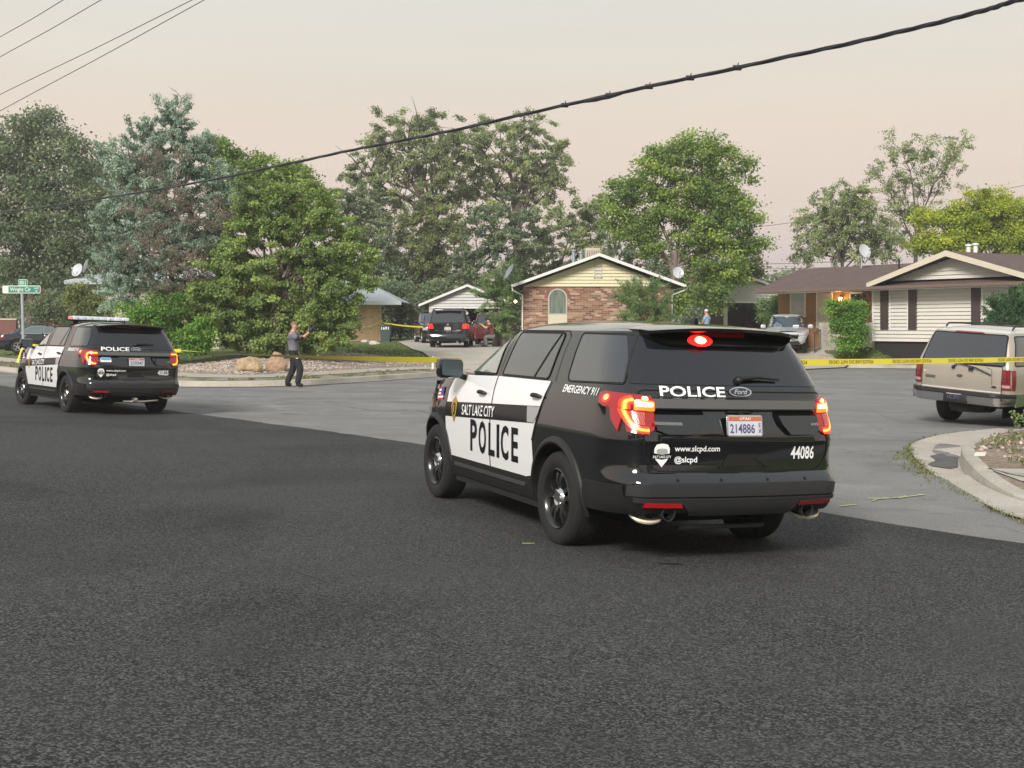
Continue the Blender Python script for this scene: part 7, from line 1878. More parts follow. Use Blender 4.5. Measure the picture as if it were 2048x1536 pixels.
def branches(mb, base, h_fork, tops, r0, m, seed=1, sub=5, wig=0.25):
    r = random.Random(seed); base = Vector(base); fork = Vector(h_fork)
    mid = base.lerp(fork, 0.5)+Vector((r.uniform(-.1, .1), r.uniform(-.1, .1), 0))
    mb.tube([base-Vector((0, 0, 0.3)), base+Vector((0, 0, 0.15)), mid, fork], [r0*1.2, r0*0.9, r0*0.72, r0*0.6], m, 10)
    for tp in tops:
        tp = Vector(tp); st = base.lerp(fork, r.uniform(0.72, 1.0)); d = tp-st; pts = [st]
        for k in range(1, 6):
            t = k/5; p = st+d*t+Vector((r.uniform(-1, 1), r.uniform(-1, 1), r.uniform(-.4, .8)))*wig*d.length*0.15*math.sin(t*3.14)
            p.z += 0.12*d.length*math.sin(t*math.pi)*(0.6); pts.append(p)
        rr = r0*r.uniform(0.22, 0.34); mb.tube(pts, [rr*(1-0.83*k/5) for k in range(6)], m, 6)
        for q in range(sub):
            s_ = pts[r.randint(2, 4)]; e = s_+Vector((r.uniform(-1, 1), r.uniform(-1, 1), r.uniform(0.0, 1)))*d.length*0.33
            mb.tube([s_, s_.lerp(e, 0.5)+Vector((0, 0, 0.05*d.length)), e], [rr*0.38, rr*0.24, rr*0.06], m, 4, caps=False)

def tree(name, label, cat, Y, base_px, fork_px, r0, lobes_px, m, bark=None, group=None, depth=1.0, sub=4, tops=None, **kw):
    """lobes_px: (x, y, rx, ry[, dy]) in photo pixels at distance Y"""
    s_ = Y/FPX; bx = px(base_px, 0, Y).x; gz = tz(bx, Y); lob = []
    for l in lobes_px:
        dy = l[4] if len(l) > 4 else 0.0; Yl = Y+dy; q = px(l[0], l[1], Yl); sl = Yl/FPX
        lob.append((q.x, q.y, q.z, l[2]*sl, max(l[2], l[3])*sl*depth*0.9, l[3]*sl))
    t = thing(name, label, cat, (bx, Y, gz), (0, 0, 0), group)
    foliage('crown', lob, m, t, origin=(bx, Y, gz), **kw)
    mb = MB(); fk = px(fork_px[0], fork_px[1], Y)-Vector((bx, Y, gz))
    tp = [Vector((l[0]-bx, l[1]-Y, l[2]-gz)) for l in (lob if tops is None else [lob[i] for i in tops])]
    branches(mb, (0, 0, 0), fk, tp, r0, bark or M_BARK, seed=kw.get('seed', 1), sub=sub); mb.build('trunk', t, fixn=False)
    return t
G_ELM = leaf_mat('elm_leaves', [(0.085, 0.105, 0.05), (0.15, 0.18, 0.08), (0.24, 0.27, 0.12)])
G_ELMD = leaf_mat('dark_elm_leaves', [(0.06, 0.082, 0.050), (0.105, 0.135, 0.075), (0.17, 0.20, 0.105)])
G_MAPLE = leaf_mat('maple_leaves', [(0.055, 0.095, 0.024), (0.11, 0.165, 0.036), (0.21, 0.265, 0.055)])
G_GREEN = leaf_mat('boxelder_leaves', [(0.07, 0.105, 0.034), (0.135, 0.185, 0.054), (0.23, 0.28, 0.085)])
G_YEL = leaf_mat('yellow_green_leaves', [(0.085, 0.125, 0.016), (0.18, 0.22, 0.025), (0.31, 0.33, 0.035)])
G_JUN = leaf_mat('juniper_needles', [(0.10, 0.14, 0.10), (0.18, 0.235, 0.175), (0.30, 0.36, 0.28)])
G_JUNB = leaf_mat('dead_juniper_twigs', [(0.085, 0.068, 0.05), (0.14, 0.115, 0.085), (0.21, 0.18, 0.14)])
G_SHRUB = leaf_mat('shrub_leaves', [(0.05, 0.10, 0.02), (0.10, 0.19, 0.035), (0.19, 0.29, 0.06)])
G_WISP = leaf_mat('wispy_leaves', [(0.06, 0.095, 0.035), (0.10, 0.15, 0.055), (0.16, 0.22, 0.085)])
G_DKCON = leaf_mat('dark_needles', [(0.02, 0.05, 0.022), (0.04, 0.085, 0.035), (0.07, 0.13, 0.05)])
G_OLIVE = leaf_mat('olive_leaves', [(0.07, 0.09, 0.035), (0.12, 0.145, 0.055), (0.19, 0.20, 0.08)])

# far left elms
tree('elm_tree', 'tall dark elm at the far left edge behind the dark blue saloon', 'tree', 76, 60, (70, 480), 0.40,
     [(75, 250, 55, 48), (25, 300, 62, 60), (130, 310, 60, 55), (60, 380, 80, 70), (150, 400, 70, 75), (0, 440, 70, 80), (80, 480, 85, 65), (-60, 360, 60, 90), (160, 500, 60, 55), (10, 540, 70, 45), (110, 550, 70, 35)], G_ELMD,
     clump=0.95, per=22, dens=1.25, leaf=0.27, asp=0.45, seed=11, group='dark elms behind the left houses')
tree('elm_tree', 'elm with a narrower pointed crown between the left elm and the juniper', 'tree', 84, 215, (215, 470), 0.35,
     [(200, 330, 40, 50), (180, 400, 50, 60), (245, 400, 55, 60), (215, 480, 65, 60), (180, 560, 60, 45), (90, 590, 60, 40), (25, 600, 60, 40)], G_ELMD,
     clump=0.95, per=20, dens=1.1, leaf=0.27, asp=0.45, seed=12, group='dark elms behind the left houses')
# juniper, blue green with dead patches
J = tree('juniper_tree', 'big blue-green juniper with dead brown patches behind the farther police SUV', 'tree', 46, 345, (345, 480), 0.26,
     [(345, 240, 30, 42), (290, 290, 42, 50), (385, 310, 48, 48), (245, 360, 42, 45), (330, 370, 70, 55), (430, 370, 50, 45), (225, 440, 38, 45), (290, 450, 60, 50), (470, 410, 40, 40), (235, 520, 45, 45), (300, 540, 60, 45), (235, 585, 42, 38), (360, 480, 55, 50), (450, 470, 55, 45), (215, 300, 14, 20), (520, 430, 35, 35)], G_JUN,
     clump=0.40, per=34, dens=1.35, leaf=0.135, asp=0.34, up=0.5, streak=0.36, seed=21, sub=6)
s_ = 45/FPX; lob = []
for (x, y, rx, ry) in ((330, 330, 55, 40), (380, 420, 70, 50), (300, 500, 60, 45), (400, 520, 60, 40), (360, 560, 55, 35), (450, 440, 50, 40), (280, 420, 40, 40)):
    q = px(x, y, 45.0); lob.append((q.x, q.y-0.3, q.z, rx*s_, rx*s_, ry*s_))
foliage('dead_twigs', lob, G_JUNB, J, origin=tuple(J.location), clump=0.40, per=15, dens=0.7, leaf=0.14, asp=0.15, up=0.2, streak=0.35, seed=22)
# sparse dead top
mb = MB(); r_ = random.Random(31)
def twigs(mb, s0, e0, rr, n, ln, m, seed):
    r = random.Random(seed); mb.tube([s0, s0.lerp(e0, 0.5)+Vector((r.uniform(-.1, .1), 0, 0)), e0], [rr, rr*0.6, rr*0.2], m, 5)
    for k in range(n):
        p = s0.lerp(e0, r.uniform(0.15, 1)); d = Vector((r.uniform(-1, 1), r.uniform(-.6, .6), r.uniform(0.1, 0.9)))*ln*r.uniform(0.5, 1); q = p+d
        mb.tube([p, p.lerp(q, 0.5)+Vector((0, 0, 0.06)), q], [rr*0.35, rr*0.22, rr*0.08], m, 4)
        for _ in range(3): e = q+Vector((r.uniform(-1, 1), r.uniform(-.4, .4), r.uniform(-.3, .6)))*ln*0.35; mb.tube([p.lerp(q, 0.6), e], [rr*0.14, rr*0.05], m, 3)
o_ = Vector(J.location)
twigs(mb, px(350, 300, 46)-o_, px(362, 195, 46)-o_, 0.045, 16, 0.75, M_BARKL, 4); mb.build('dead_branch', J, fixn=False)
lob = [(px(355, 215, 46).x, 46, px(0, 215, 46).z, 0.45, 0.4, 0.35), (px(340, 240, 46).x, 46, px(0, 240, 46).z, 0.5, 0.4, 0.45)]
# green box-elder like tree right of it
tree('green_tree', 'large bright green spreading tree behind the standing officer', 'tree', 43.5, 560, (560, 560), 0.20,
     [(570, 380, 55, 50), (500, 400, 50, 45), (630, 430, 55, 50), (680, 480, 45, 45), (715, 505, 34, 30), (540, 450, 60, 50), (610, 510, 70, 50), (500, 520, 60, 50), (440, 560, 55, 45), (540, 590, 70, 45), (660, 560, 50, 40), (690, 600, 35, 35), (620, 620, 65, 50), (480, 640, 65, 45), (400, 620, 50, 45), (660, 665, 40, 30), (560, 665, 60, 32), (440, 672, 55, 28), (590, 550, 75, 55, 1.0), (520, 620, 75, 50, 1.0), (620, 670, 60, 35, 0.5), (500, 460, 60, 50, 1), (600, 450, 60, 50, 1), (670, 540, 50, 45, 1), (380, 650, 50, 40, 1), (430, 600, 60, 50, 1), (715, 560, 40, 34), (735, 500, 26, 20), (690, 640, 30, 34), (640, 690, 45, 18), (520, 690, 50, 20), (470, 500, 50, 45, 1), (650, 395, 36, 34)], G_GREEN,
     clump=0.52, per=34, dens=1.15, leaf=0.13, asp=0.5, seed=31, droop=0.3, streak=0.25, inner=2.0)
tree('background_tree', 'deep green understorey tree filling behind the trunk of the large spreading green tree', 'tree', 49, 520, (520, 640), 0.12,
     [(430, 500, 50, 45), (500, 560, 60, 45), (580, 600, 60, 45), (650, 600, 45, 50), (400, 580, 55, 45), (470, 640, 70, 40), (590, 660, 70, 35), (340, 600, 50, 40), (660, 530, 40, 40), (690, 640, 25, 40)], G_WISP, clump=0.55, per=26, dens=1.2, leaf=0.15, asp=0.5, seed=34)
tree('shrub', 'low bright green shrub between the farther police SUV roof and the green tree', 'shrub', 42.5, 320, (320, 660), 0.08,
     [(270, 640, 38, 38), (330, 630, 45, 40), (380, 660, 45, 35), (300, 680, 50, 25), (390, 690, 40, 18), (240, 670, 30, 28)], G_SHRUB, clump=0.36, per=30, dens=0.9, leaf=0.12, asp=0.6, seed=33)
tree('poplar_tree', 'dark green tree top rising behind the right shoulder of the green tree', 'tree', 66, 585, (585, 480), 0.22,
     [(585, 355, 24, 40), (608, 375, 22, 42), (560, 375, 26, 36), (590, 420, 42, 40), (450, 330, 30, 50), (490, 350, 32, 45), (430, 300, 24, 30), (525, 345, 22, 36), (470, 390, 45, 40), (540, 400, 40, 40)], G_MAPLE, clump=0.6, per=26, dens=1.1, leaf=0.20, asp=0.6, seed=35)
tree('round_shrub', 'rounded olive shrub before the pale roof corner, behind the farther police SUV', 'shrub', 50, 170, (170, 610), 0.07,
     [(168, 592, 30, 28), (185, 608, 26, 26), (150, 606, 18, 20), (200, 630, 26, 20)], G_OLIVE, clump=0.34, per=34, dens=1.2, leaf=0.11, asp=0.5, seed=36)
tree('shrub', 'dull dark bush before the red building, left of the rounded olive shrub', 'shrub', 62, 110, (110, 620), 0.07,
     [(110, 610, 34, 26), (85, 625, 30, 22), (140, 625, 30, 22)], G_ELMD, clump=0.45, per=30, dens=1.2, leaf=0.15, asp=0.5, seed=37)
# big elms in the middle background
tree('elm_tree', 'tallest airy elm with a visible forked trunk above the carport, left of its twin', 'tree', 96, 850, (868, 400), 0.55,
     [(800, 255, 60, 38), (745, 300, 40, 40), (870, 270, 55, 38), (735, 355, 45, 38), (800, 330, 55, 35), (880, 330, 55, 45), (860, 390, 45, 30), (930, 300, 45, 50), (770, 390, 40, 32), (840, 235, 30, 16), (700, 345, 22, 24), (860, 330, 50, 40, 2), (900, 380, 50, 35, 2)], G_ELM,
     clump=0.85, per=28, dens=1.15, leaf=0.27, asp=0.33, seed=41, droop=0.35, streak=0.6, sub=9, group='tall airy elms in the middle distance', depth=0.6)
tree('elm_tree', 'tall airy elm nearest the maple, right half of the tallest pair', 'tree', 98, 1030, (1035, 400), 0.50,
     [(1000, 265, 55, 36), (1060, 260, 45, 36), (1100, 320, 42, 45), (1035, 320, 50, 45), (975, 340, 45, 50), (1090, 375, 45, 40), (1125, 350, 22, 30), (1040, 390, 45, 32), (990, 405, 40, 30), (950, 370, 40, 45, 2), (950, 275, 40, 35), (1120, 300, 25, 22), (1060, 345, 45, 40, 2)], G_ELM,
     clump=0.85, per=28, dens=1.15, leaf=0.27, asp=0.33, seed=42, droop=0.35, streak=0.6, sub=9, group='tall airy elms in the middle distance', depth=0.6)
for nm, Y_, lobs, mm, sd, lab in (
    (700, 90, [(715, 400, 48, 50), (680, 440, 45, 55), (745, 455, 45, 55), (700, 520, 60, 55), (760, 540, 45, 60), (660, 400, 25, 25), (720, 590, 55, 45), (770, 610, 50, 35)], G_ELMD, 51, 'dark elm between the green tree and the airy elms'),
    (850, 92, [(850, 440, 50, 45), (830, 500, 60, 50), (900, 480, 50, 50), (870, 550, 65, 45), (810, 560, 50, 45), (900, 440, 35, 30)], G_OLIVE, 52, 'olive green mid-height tree right above the carport roof'),
    (950, 90, [(960, 450, 50, 45), (1000, 500, 55, 55), (940, 530, 55, 50), (1020, 430, 45, 45), (1050, 480, 50, 50), (980, 580, 60, 40)], G_ELMD, 53, 'dark bushy tree between the carport and the brick house'),
    (780, 97, [(790, 430, 55, 50), (850, 470, 60, 50), (740, 480, 60, 60), (900, 530, 60, 55), (820, 560, 70, 55), (760, 580, 60, 45)], G_ELM, 57, 'dim tree mass low between the dark elm and the olive tree'),
    (1110, 94, [(1100, 460, 55, 50), (1160, 440, 50, 60), (1060, 540, 60, 45), (1130, 530, 60, 45), (1190, 500, 45, 55), (1200, 420, 35, 40), (1090, 590, 60, 35), (1180, 570, 55, 40)], G_ELM, 54, 'broad tree rising directly behind the roof cooler'),
    (1240, 88, [(1240, 470, 45, 50), (1300, 520, 55, 45), (1250, 540, 50, 45), (1370, 560, 60, 45), (1330, 600, 60, 35), (1420, 540, 50, 50)], G_ELMD, 55, 'dark tree behind the right end of the brick house')):
    tree('background_tree', lab, 'tree', Y_, nm, (nm, 540), 0.30, lobs, mm, clump=0.9, per=22, dens=1.25, leaf=0.28, asp=0.4, seed=sd, droop=0.3, streak=0.45, depth=0.7, group='broad trees behind the middle houses')
# dark undergrowth wall behind the houses
tree('hedge', 'dark overgrown hedge between the tan building and the carport', 'hedge', 82, 800, (800, 620), 0.15,
     [(790, 600, 45, 40), (830, 620, 40, 35), (800, 655, 50, 25), (845, 650, 30, 30), (760, 590, 40, 40), (880, 590, 40, 35), (725, 640, 40, 30), (1120, 610, 90, 40), (1010, 610, 60, 40), (940, 600, 60, 30)], G_ELMD, clump=0.8, per=22, dens=1.1, leaf=0.24, asp=0.45, seed=56, depth=0.5)
# maple
tree('maple_tree', 'tall full green maple between the brick house and the brown-roofed house', 'tree', 72, 1335, (1352, 505), 0.26,
     [(1395, 300, 48, 36), (1340, 320, 52, 42), (1450, 335, 50, 42), (1290, 365, 50, 42), (1385, 370, 60, 45), (1478, 385, 40, 40), (1245, 400, 38, 42), (1320, 420, 55, 42), (1430, 430, 60, 45), (1485, 440, 34, 34), (1250, 455, 40, 38), (1290, 480, 40, 32), (1440, 490, 55, 42), (1380, 455, 45, 35), (1480, 500, 38, 28), (1400, 540, 45, 40), (1455, 545, 42, 38), (1420, 590, 38, 34), (1305, 500, 28, 24), (1520, 490, 14, 9), (1360, 600, 26, 34)], G_MAPLE,
     bark=M_BARKL, clump=0.66, per=34, dens=0.70, leaf=0.21, asp=0.75, seed=61, sub=5, inner=2.6)
tree('small_tree', 'olive tinged tree behind the maple, just above the white outbuilding gable', 'tree', 82, 1490, (1490, 560), 0.15,
     [(1490, 520, 32, 34), (1505, 555, 24, 26), (1465, 560, 30, 26), (1470, 590, 40, 26)], G_OLIVE, clump=0.6, per=28, dens=1.1, leaf=0.2, asp=0.5, seed=62)
# right background
tree('willow_like_tree', 'dark drooping tree behind the left end of the brown roof', 'tree', 80, 1685, (1685, 500), 0.28,
     [(1690, 430, 50, 42), (1640, 440, 42, 40), (1740, 440, 42, 40), (1625, 480, 40, 32), (1690, 480, 60, 40), (1750, 490, 50, 35), (1600, 510, 30, 18), (1700, 385, 34, 24), (1660, 410, 40, 30), (1720, 410, 40, 34), (1780, 470, 40, 40)], G_ELM, clump=0.7, per=22, dens=0.95, leaf=0.24, asp=0.30, seed=71, droop=0.5, streak=0.7, sub=8)
tree('sparse_tree', 'tall thin see-through tree rising over the brown roof', 'tree', 84, 1830, (1835, 430), 0.20,
     [(1805, 300, 32, 35), (1850, 310, 36, 36), (1900, 305, 34, 30), (1790, 345, 36, 34), (1840, 365, 45, 34), (1890, 350, 38, 30), (1770, 395, 34, 30), (1830, 410, 45, 26), (1925, 285, 20, 14), (1800, 450, 50, 34), (1760, 350, 20, 12)], G_ELM, clump=0.8, per=20, dens=0.62, leaf=0.25, asp=0.30, seed=72, up=0.35, streak=0.75, sub=10)
tree('yellow_tree', 'yellow-green round tree behind the cream gable at the right edge', 'tree', 74, 1960, (1960, 500), 0.25,
     [(1960, 420, 50, 38), (1910, 440, 42, 34), (2010, 425, 50, 40), (2060, 450, 50, 45), (1890, 480, 45, 28), (1950, 480, 60, 32), (2020, 485, 60, 30), (1855, 440, 28, 26), (2110, 480, 50, 40), (1855, 490, 30, 22)], G_YEL, clump=0.6, per=34, dens=1.0, leaf=0.19, asp=0.5, seed=73)
# bushes near the houses
tree('wispy_tree', 'wispy light green tree against the left wall of the brick house', 'tree', 58.8, 1000, (1000, 620), 0.10,
     [(1005, 555, 32, 34), (985, 590, 30, 32), (1012, 610, 22, 38), (1000, 640, 30, 26), (1025, 580, 12, 26), (970, 575, 14, 14), (1015, 665, 24, 14)], G_WISP, clump=0.42, per=34, dens=1.15, leaf=0.15, asp=0.2, seed=81, up=0.4, streak=0.5)
tree('wispy_bush', 'wispy dull green bush in front of the brick wall, right of the arched window', 'bush', 55.5, 1288, (1288, 640), 0.06,
     [(1265, 605, 32, 30), (1310, 605, 30, 30), (1285, 585, 34, 20), (1290, 632, 46, 24), (1325, 625, 20, 22)], G_WISP, clump=0.38, per=34, dens=1.2, leaf=0.14, asp=0.18, seed=82, up=0.6, streak=0.5)
tree('shrub', 'round green shrub left of the silver crossover beside the orange brick wall', 'shrub', 57.5, 1548, (1548, 640), 0.06,
     [(1545, 612, 24, 22), (1552, 635, 24, 20), (1530, 630, 14, 16)], G_WISP, clump=0.34, per=34, dens=1.3, leaf=0.12, asp=0.4, seed=83)
tree('shrub', 'tall bright green shrub in front of the porch door, right of the railing', 'shrub', 49.0, 1698, (1698, 680), 0.06,
     [(1690, 622, 26, 20), (1712, 625, 22, 20), (1685, 650, 24, 24), (1712, 655, 24, 26), (1698, 685, 28, 18), (1665, 612, 8, 12)], G_SHRUB, clump=0.30, per=40, dens=1.25, leaf=0.105, asp=0.55, seed=84)
tree('juniper_bush', 'dark green spiky juniper bush before the right window with brown shutters', 'bush', 40.0, 2010, (2010, 640), 0.06,
     [(2012, 610, 26, 24), (2040, 605, 30, 26), (1992, 630, 26, 18), (2050, 635, 40, 24), (2030, 665, 50, 26)], G_DKCON, clump=0.32, per=40, dens=1.2, leaf=0.13, asp=0.2, seed=85, up=0.5, streak=0.35)
X, Y = 8.05, 18.2
t = thing('weed_plant', 'leafy green weed growing on the kerb in front of the gold SUV tyre', 'weed', (X, Y, 0.03))
foliage('leaves', [(X, Y, 0.22, 0.42, 0.35, 0.24), (X+0.45, Y-0.1, 0.32, 0.38, 0.3, 0.28), (X+0.9, Y-0.3, 0.25, 0.4, 0.3, 0.24)], leaf_mat('weed_leaves', [(0.09, 0.13, 0.05), (0.15, 0.20, 0.08), (0.22, 0.27, 0.13)]), t, origin=(X, Y, 0.03), clump=0.13, per=9, dens=0.55, leaf=0.07, asp=0.45, seed=86, up=0.4, streak=0.12)
mb = MB(); r_ = random.Random(8)
for k in range(22): a = Vector((r_.uniform(-0.1, 0.9), r_.uniform(-.2, .1), 0)); mb.tube([a, a+Vector((r_.uniform(-.2, .2), r_.uniform(-.2, .2), r_.uniform(0.25, 0.5)))], [0.006, 0.002], mat('stem_green', (0.12, 0.15, 0.06), 0.8), 4)
mb.build('stems', t, fixn=False)
# pale broken slab scrap on the corner
X, Y = at(1958, 916); o = MB(); o.prism([Vector((-.08, -.03, 0)), Vector((.06, -.04, 0)), Vector((.09, .03, 0)), Vector((-.01, .05, 0))], (0, 0, 0), (0.02, 0, 0.05), mat('plaster_white', (0.62, 0.60, 0.55), 0.8)); o = o.build('rubble_piece'); o.location = (X, Y, 0.03); tag(o, 'small white chunk of rubble on the near kerb corner', 'rubble')
# leaf on the dark road
X, Y = at(1057, 1092); o = MB(); o.prism([Vector((-.05, 0, 0)), Vector((0, -.012, 0)), Vector((.05, 0.004, 0)), Vector((0, .012, 0))], (0, 0, 0), (0, 0, 0.006), mat('fallen_leaf_green', (0.22, 0.27, 0.10), 0.7)); o = o.build('fallen_leaf'); o.location = (X, Y, tz(X, Y)+0.016); tag(o, 'small green leaf lying on the dark road by the near rear wheel', 'leaf')
# distant tree line behind everything
tl = []
r_ = random.Random(77)
for k in range(46):
    x = -110+k*5.4; y = 150+r_.uniform(-12, 12); h = r_.uniform(3.0, 5.0); 
    tl.append((x, y, h+0.3, 4.5, 3.5, h))
o = foliage('far_tree_line', tl, G_ELMD, None, clump=1.7, per=16, dens=0.9, leaf=0.6, asp=0.5, seed=90); o['kind'] = 'stuff'; o['label'] = 'distant dark tree line showing low between the houses'

# trees on the near side of the street, behind the viewpoint: seen only as reflections in paint and glass
bl_ = []
r_ = random.Random(78)
for k in range(15):
    x = -48+k*7.5+r_.uniform(-2, 2); y = -30+r_.uniform(-5, 5); h = r_.uniform(1.8, 5.2)
    bl_.append((x, y, h+1.2, r_.uniform(2.6, 4.2), 3.0, h)); bl_.append((x+1.5, y+1, h*1.5+2, 2.2, 2.2, h*0.6))
o = foliage('near_side_trees', bl_, G_ELMD, None, clump=1.1, per=12, dens=0.9, leaf=0.5, asp=0.55, seed=91); o['kind'] = 'stuff'; o['label'] = 'row of trees on the side of the street behind the viewer'
# ------------------------------------------------------------------ people
def skin(name, V, E, Rr, m, parent=None, root=0, sub=2):
    me = bpy.data.meshes.new(name); me.from_pydata([tuple(v) for v in V], E, []); o = bpy.data.objects.new(name, me); col.objects.link(o)
    md = o.modifiers.new('s', 'SKIN'); md.use_smooth_shade = True
    for i, s_ in enumerate(me.skin_vertices[0].data): q_ = Rr[i] if isinstance(Rr[i], tuple) else (Rr[i], Rr[i]); s_.radius = (q_[0]*1.2, q_[1]*1.2); s_.use_root = (i == root)
    sb = o.modifiers.new('u', 'SUBSURF'); sb.levels = sub; sb.render_levels = sub
    bpy.context.view_layer.update()
    nm = bpy.data.meshes.new_from_object(o.evaluated_get(bpy.context.evaluated_depsgraph_get())); nm.name = name
    bpy.data.objects.remove(o); nm.materials.clear(); nm.materials.append(m); nm.polygons.foreach_set('use_smooth', [True]*len(nm.polygons))
    return link(name, nm, parent)
def chain_(P): return [(i, i+1) for i in range(len(P)-1)]
M_SKIN = mat('skin', (0.50, 0.27, 0.19), 0.5, vary=0.06, vscale=20)
M_SHIRT = mat('grey_shirt', (0.16, 0.16, 0.18), 0.85, vary=0.12, vscale=9, bump=0.3, bscale=30)
M_TROUS = mat('black_trousers', (0.012, 0.012, 0.015), 0.8, vary=0.3, vscale=8, bump=0.4, bscale=25)
M_HAIR = mat('short_hair', (0.20, 0.11, 0.07), 0.7)
M_GLOVE = mat('black_sleeve', (0.006, 0.006, 0.007), 0.8)
def person(label, X, Y, Z, yaw, pose, mats_, group=None, sc=1.0, camera=True):
    """local frame: +x is the way the person faces, y to the left"""
    t = thing('person', label, 'person', (X, Y, Z), (0, 0, yaw), group); J = pose
    sk, sh_, tr, bt, hr = mats_
    P = lambda k: Vector(J[k])*sc
    V = []; E = []; Rr = []
    def add(p, r, par=None):
        V.append(p); Rr.append(r if isinstance(r, tuple) else (r, r)); i = len(V)-1
        if par is not None: E.append((par, i))
        return i
    pel = add(P('pelvis'), (0.095*sc, 0.12*sc)); wa = add(P('waist'), (0.085*sc, 0.11*sc), pel); ch = add(P('chest'), (0.125*sc, 0.165*sc), wa); nb = add(P('neckb'), (0.07*sc, 0.09*sc), ch)
    nk = add(P('neck'), 0.056*sc, nb); jaw = add(P('head')+Vector((0.015, 0, -0.055))*sc, (0.075*sc, 0.068*sc), nk); hd = add(P('head')+Vector((-0.005, 0, 0.03))*sc, (0.096*sc, 0.078*sc), jaw); add(P('head')+Vector((-0.012, 0, 0.10))*sc, (0.055*sc, 0.05*sc), hd)
    for s_ in 'lr':
        y = 1 if s_ == 'l' else -1
        a = add(P('sho'+s_), 0.062*sc, nb); b = add(P('elb'+s_), 0.044*sc, a); c_ = add(P('elb'+s_).lerp(P('wri'+s_), 0.35), 0.043*sc, b); d = add(P('wri'+s_), 0.028*sc, c_); add(P('wri'+s_)+(P('wri'+s_)-P('elb'+s_)).normalized()*0.06*sc, (0.038*sc, 0.022*sc), d)
        h = add(P('hip'+s_), 0.092*sc, pel); k = add(P('kne'+s_), 0.062*sc, h); q = add(P('kne'+s_).lerp(P('ank'+s_), 0.3), 0.06*sc, k); n_ = add(P('ank'+s_), 0.030*sc, q); add(P('toe'+s_), 0.016*sc, n_)
    body = skin('body', V, E, Rr, sk, t, 0)
    # nose and ears
    f = MB(); hp = P('head'); f.sphere(hp+Vector((0.093, 0, -0.012))*sc, (0.018*sc, 0.012*sc, 0.022*sc), sk, 8, 6)
    for y in (1, -1): f.sphere(hp+Vector((-0.012, 0.078*y, -0.01))*sc, (0.022*sc, 0.010*sc, 0.032*sc), sk, 8, 6); f.sphere(hp+Vector((0.078, 0.030*y, 0.012))*sc, (0.010*sc, 0.012*sc, 0.007*sc), mat('eye_dark', (0.03, 0.02, 0.02), 0.3), 6, 5)
    f.box(hp+Vector((0.082, 0, -0.060))*sc, (0.012*sc, 0.045*sc, 0.008*sc), mat('lips', (0.35, 0.14, 0.12), 0.5), bev=0.002); f.build('face', t)
    hh = MB(); n = 18; vs = []; fs = []
    for i in range(8):
        ph = math.pi*0.52*i/7
        for j in range(n):
            a = 2*math.pi*j/n; fr = 1.0 if math.cos(a) < 0.35 else (0.80 if ph > 1.0 else 1.0)
            p_ = ph*fr; vs.append(hp+Vector((-0.012+0.108*math.sin(p_)*math.cos(a), 0.088*math.sin(p_)*math.sin(a), 0.035+0.108*math.cos(p_)))*sc)
    fs = [(i*n+j, (i+1)*n+j, (i+1)*n+(j+1) % n, i*n+(j+1) % n) for i in range(7) for j in range(n)]; hh.add(vs, fs, hr, True); hh.build('hair', t)
    # shirt
    V = []; E = []; Rr = []
    w_ = add(P('waist')+Vector((0, 0, -0.19))*sc, (0.128*sc, 0.160*sc)); w1 = add(P('waist')+Vector((0, 0, -0.08))*sc, (0.132*sc, 0.162*sc), w_); w2 = add(P('waist')+Vector((0, 0, 0.06))*sc, (0.130*sc, 0.160*sc), w1); c_ = add(P('chest'), (0.145*sc, 0.185*sc), w2); nb = add(P('neckb'), (0.085*sc, 0.11*sc), c_); add(P('neckb').lerp(P('neck'), 0.45), 0.066*sc, nb)
    for s_ in 'lr': a = add(P('sho'+s_), 0.078*sc, nb); add(P('sho'+s_).lerp(P('elb'+s_), 0.72), 0.068*sc, a)
    skin('shirt', V, E, Rr, sh_, t, 0)
    # trousers
    V = []; E = []; Rr = []
    pe0 = add(P('pelvis').lerp(P('waist'), 0.9), (0.118*sc, 0.148*sc)); pe = add(P('pelvis')+Vector((0, 0, -0.02))*sc, (0.145*sc, 0.175*sc), pe0)
    for s_ in 'lr':
        h = add(P('hip'+s_), 0.115*sc, pe); k0 = add(P('hip'+s_).lerp(P('kne'+s_), 0.55), 0.098*sc, h); k = add(P('kne'+s_), 0.084*sc, k0); q = add(P('kne'+s_).lerp(P('ank'+s_), 0.4), 0.080*sc, k); add(P('ank'+s_)-Vector((0, 0, 0.03))*sc, 0.068*sc, q)
    skin('trousers', V, E, Rr, tr, t, 0)
    for s_ in 'lr':
        V = []; E = []; Rr = []; an, to = P('ank'+s_), P('toe'+s_); d = (to-an); d.z = 0; d.normalize()
        a = add(an+Vector((0, 0, 0.05))*sc, 0.06*sc); b = add(an-Vector((0, 0, 0.03))*sc, 0.056*sc, a); add(an-d*0.05*sc-Vector((0, 0, 0.045))*sc, 0.045*sc, b); c2 = add(an+d*0.10*sc-Vector((0, 0, 0.04))*sc, (0.05*sc, 0.042*sc), b); add(to, (0.045*sc, 0.036*sc), c2)
        skin('boot', V, E, Rr, bt, t, 0)
    # hands: palm, four fingers, thumb
    for s_ in 'lr':
        y = 1 if s_ == 'l' else -1
        wr, el_ = P('wri'+s_), P('elb'+s_); d = (wr-el_).normalized(); sd_ = d.cross(Vector((0, 0, 1)));
        sd_ = sd_.normalized() if sd_.length > 0.05 else Vector((0, 1, 0)); nn = sd_.cross(d).normalized()
        V = []; E = []; Rr = []
        p0 = add(wr, (0.024*sc, 0.020*sc)); p1 = add(wr+d*0.045*sc, (0.036*sc, 0.018*sc), p0); p2 = add(wr+d*0.085*sc, (0.038*sc, 0.017*sc), p1)
